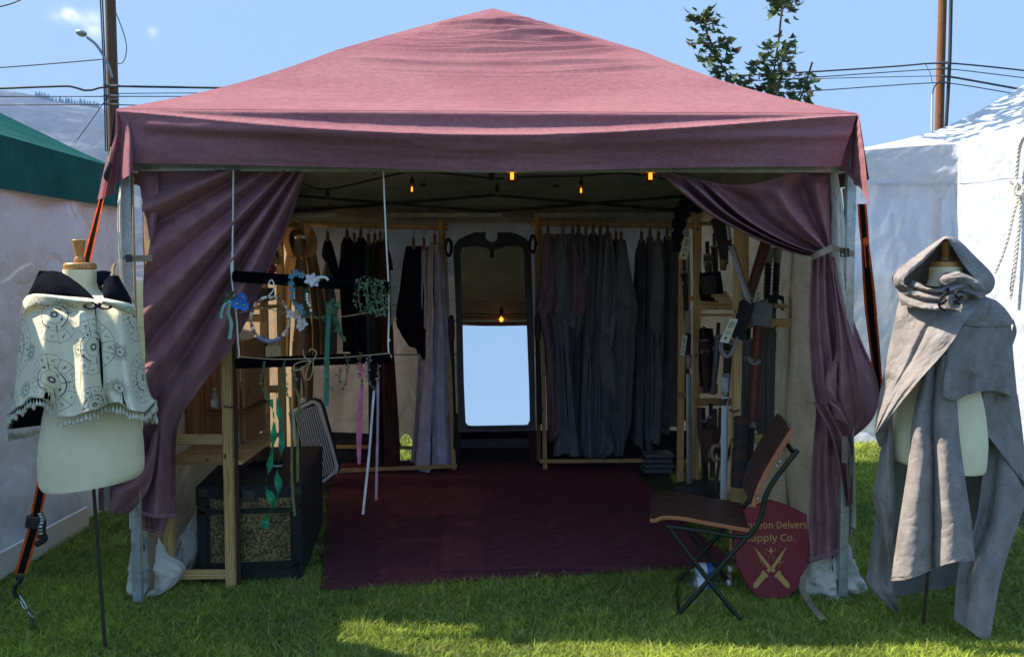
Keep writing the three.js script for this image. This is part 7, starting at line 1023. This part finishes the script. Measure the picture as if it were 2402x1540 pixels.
  put('left_back_panel', sheet([[2056, 1195, 0.20], [2046, 1260, 0.20], [2038, 1330, 0.21], [2036, 1372, 0.22], [2106, 1440, 0.30]], [[2096, 1195, 0.24], [2092, 1300, 0.28], [2096, 1380, 0.31], [2106, 1405, 0.33], [2109, 1441, 0.30]], { nu: 50, nv: 70, disp: (u, v) => 0.025 * Math.sin(u * 5 + v) + wr(u * 3, v * 5, 43) }), G2, k);
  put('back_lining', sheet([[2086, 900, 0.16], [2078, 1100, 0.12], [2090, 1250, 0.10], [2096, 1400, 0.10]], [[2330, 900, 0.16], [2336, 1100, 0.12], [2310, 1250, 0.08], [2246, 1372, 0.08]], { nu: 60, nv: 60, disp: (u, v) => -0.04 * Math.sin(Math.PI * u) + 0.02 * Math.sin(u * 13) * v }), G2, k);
  put('right_back_upper', sheet([[2310, 900, 0.30], [2306, 950, 0.30], [2299, 990, 0.30], [2340, 1050, 0.28], [2408, 1138, 0.24]], [[2388, 924, 0.22], [2396, 980, 0.20], [2404, 1050, 0.19], [2410, 1100, 0.20], [2412, 1142, 0.22]], { nu: 50, nv: 60, disp: (u, v) => 0.03 * Math.sin(u * 4 + v * 3) * (1 - v) + wr(u * 5, v * 5, 51) }), G1, k);
  put('right_back_lower', sheet([[2326, 940, 0.22], [2308, 1100, 0.26], [2288, 1230, 0.30], [2250, 1330, 0.36], [2238, 1450, 0.41]], [[2400, 1040, 0.17], [2406, 1130, 0.20], [2402, 1190, 0.24], [2352, 1345, 0.34], [2321, 1512, 0.44]], { nu: 90, nv: 110, disp: (u, v, px, py) => (0.4 + 0.6 * v) * (1 - 0.7 * v * v) * (u < 0.3 ? -0.05 * Math.sin(Math.PI * u / 0.3) : 0.09 * Math.pow(Math.sin(Math.PI * clamp((u - 0.3) / 0.7)), 0.7)) + 0.03 * n2(px / 60, py / 120, 61) }), G1, k);
  const iron = std(0.018, 0.017, 0.018, 0.5, 0.6);
  const it = pts => tube(pts.map(p => W(p[0], p[1], z + 0.215 + (p[2] ?? 0))), 0.0045, { seg: 40, rad: 7 });
  put('clasp', [it([[2221, 681], [2219, 677], [2225, 676], [2224, 684], [2214, 692], [2205, 702], [2203, 714], [2210, 724], [2218, 728]]), it([[2203, 714], [2212, 712], [2222, 702, 0.012]]), it([[2254, 682], [2246, 684], [2242, 692], [2252, 702], [2240, 708], [2252, 712]]), it([[2242, 692], [2250, 698], [2258, 694]])], iron, k);
  put('clasp_pleat', loft([[2214, 694], [2208, 706], [2216, 722]], [[2230, 692], [2244, 706], [2232, 724]], z + 0.185, () => 0.03, { na: 30, nv: 20, fold: (u, v) => 0.3 * Math.sin(u * 25) }), G1, k);
}
// ---------------------------------------------------------------- orange ratchet straps
{
  const band = (t, a, b, w, tw) => { const n = 60, P = s => a.clone().lerp(b, s); const side = s => { const ang = tw(s); return V(Math.cos(ang), 0, Math.sin(ang)); }; const g = (s0, s1, o) => gridGeo(2, n, (u, v) => { const p = P(v); return p.addScaledVector(side(v), mix(s0, s1, u) * w).add(V(0, 0, o)); }); put('webbing', [g(-0.5, 0.5, 0)], M.strapBlack, t); put('orange_stripe', g(-0.52, -0.30, 0.0016), M.orange, t); put('orange_stripe', g(0.30, 0.52, 0.0016), M.orange, t); };
  const t = thing('ratchet_strap', 'black and orange ratchet strap running down from the left tent corner', 'strap');
  const a = W(251, 412, 0.07), b = W(48, 1344, 0.20);
  const m1 = W(203, 612, 0.115);
  band(t, a, m1, 0.045, s => 0.9 - 0.5 * s); band(t, m1, W(84, 1208, 0.19), 0.046, s => 0.4 - 0.3 * s); band(t, W(80, 1236, 0.19), b, 0.050, () => 0.1);
  put('buckle', [boxAt(0, 0, 0, 0.055, 0.052, 0.03, 0.006).applyMatrix4(new THREE.Matrix4().makeRotationZ(-0.2).setPosition(W(78, 1224, 0.205))), boxAt(0, 0, 0, 0.02, 0.075, 0.03, 0.004).applyMatrix4(new THREE.Matrix4().makeRotationZ(-0.1).setPosition(W(98, 1240, 0.20)))], M.buckle, t);
  put('ratchet', tube([W(92, 1202, 0.21), W(98, 1218, 0.21), W(94, 1236, 0.215), W(95, 1250, 0.21)], 0.011, { seg: 20, rad: 7, taper: s => 1 + 0.2 * Math.sin(s * 40) }), M.steel, t);
  put('handle', tube([W(92, 1245, 0.19), W(104, 1262, 0.185), W(92, 1272, 0.19), W(84, 1276, 0.19)], 0.013, { seg: 20, rad: 7 }), M.black, t);
  put('hook', tube([[38, 1350], [45, 1358], [52, 1352], [46, 1364], [36, 1374], [33, 1388], [36, 1398], [46, 1394]].map(p => W(p[0], p[1], 0.20)), 0.0075, { seg: 60, rad: 8 }), M.black, t);
  put('top_cord', [tube([W(262, 345, 0.06), W(258, 370, 0.07), W(252, 400, 0.075)], 0.006, { seg: 20, rad: 6 }), tube([W(268, 340, 0.05), W(262, 360, 0.06), W(254, 404, 0.075)], 0.005, { seg: 20, rad: 6 })], M.twine, t);
  put('carabiner', tube([W(258, 382, 0.085), W(253, 396, 0.09), W(248, 412, 0.09), W(250, 420, 0.085)], 0.010, { seg: 24, rad: 8 }), M.black, t);
  const st = thing('tent_stake', 'bright steel stake ring and shackle in the grass below the left strap', 'stake');
  const ring = new THREE.TorusGeometry(0.020, 0.0045, 10, 30), p = W(67, 1466, 0.16); ring.scale(0.8, 1.15, 1); ring.rotateY(0.3); ring.rotateZ(-0.25); ring.translate(p.x, p.y, p.z); put('ring', ring, M.steel, st);
  put('shackle', [tube([[42, 1394], [50, 1404], [58, 1418], [62, 1428], [54, 1424], [46, 1408]].map(q => W(q[0], q[1], 0.20)), 0.0055, { seg: 40, rad: 7 }), tube([[62, 1428], [68, 1440], [76, 1448], [70, 1454], [74, 1440]].map(q => W(q[0], q[1], 0.18)), 0.004, { seg: 30, rad: 6 })], M.steel, st);
  put('rope_tail', tube([W(60, 1420, 0.19), W(72, 1446, 0.17), G(84, 1470, 0.03), G(96, 1490, 0.01)], 0.004, { seg: 30, rad: 6 }), M.black, st);
  const r = thing('ratchet_strap', 'black and orange strap knotted halfway, running down from the right tent corner', 'strap');
  band(r, W(2022, 478, 0.02), W(2029, 566, -0.05), 0.036, s => 0.9 * s); band(r, W(2029, 566, -0.05), W(2044, 740, -0.20), 0.048, s => 1.3 - 0.9 * s); band(r, W(2044, 740, -0.20), W(2064, 930, -0.36), 0.046, s => 0.4 + 0.9 * s); band(r, W(2032, 570, -0.04), W(2037, 628, -0.06), 0.022, s => 0.2);
  { const g = new THREE.SphereGeometry(0.018, 14, 10); g.scale(0.8, 1.1, 0.7); const q = W(2030, 567, -0.04); g.translate(q.x, q.y, q.z); put('knot', g, M.orange, r); }
  single('red_cloth', sheet([[1976, 440, -0.6], [1980, 486, -0.6]], [[1988, 446, -0.6], [1986, 500, -0.6]], { nu: 6, nv: 10 }), cloth(0.5, 0.03, 0.05), 'small strip of bright red cloth behind the right tent leg', 'cloth');
}

scene.traverse(o => { if (o.isMesh) o.castShadow = o.receiveShadow = true; });
renderer.render(scene, camera);
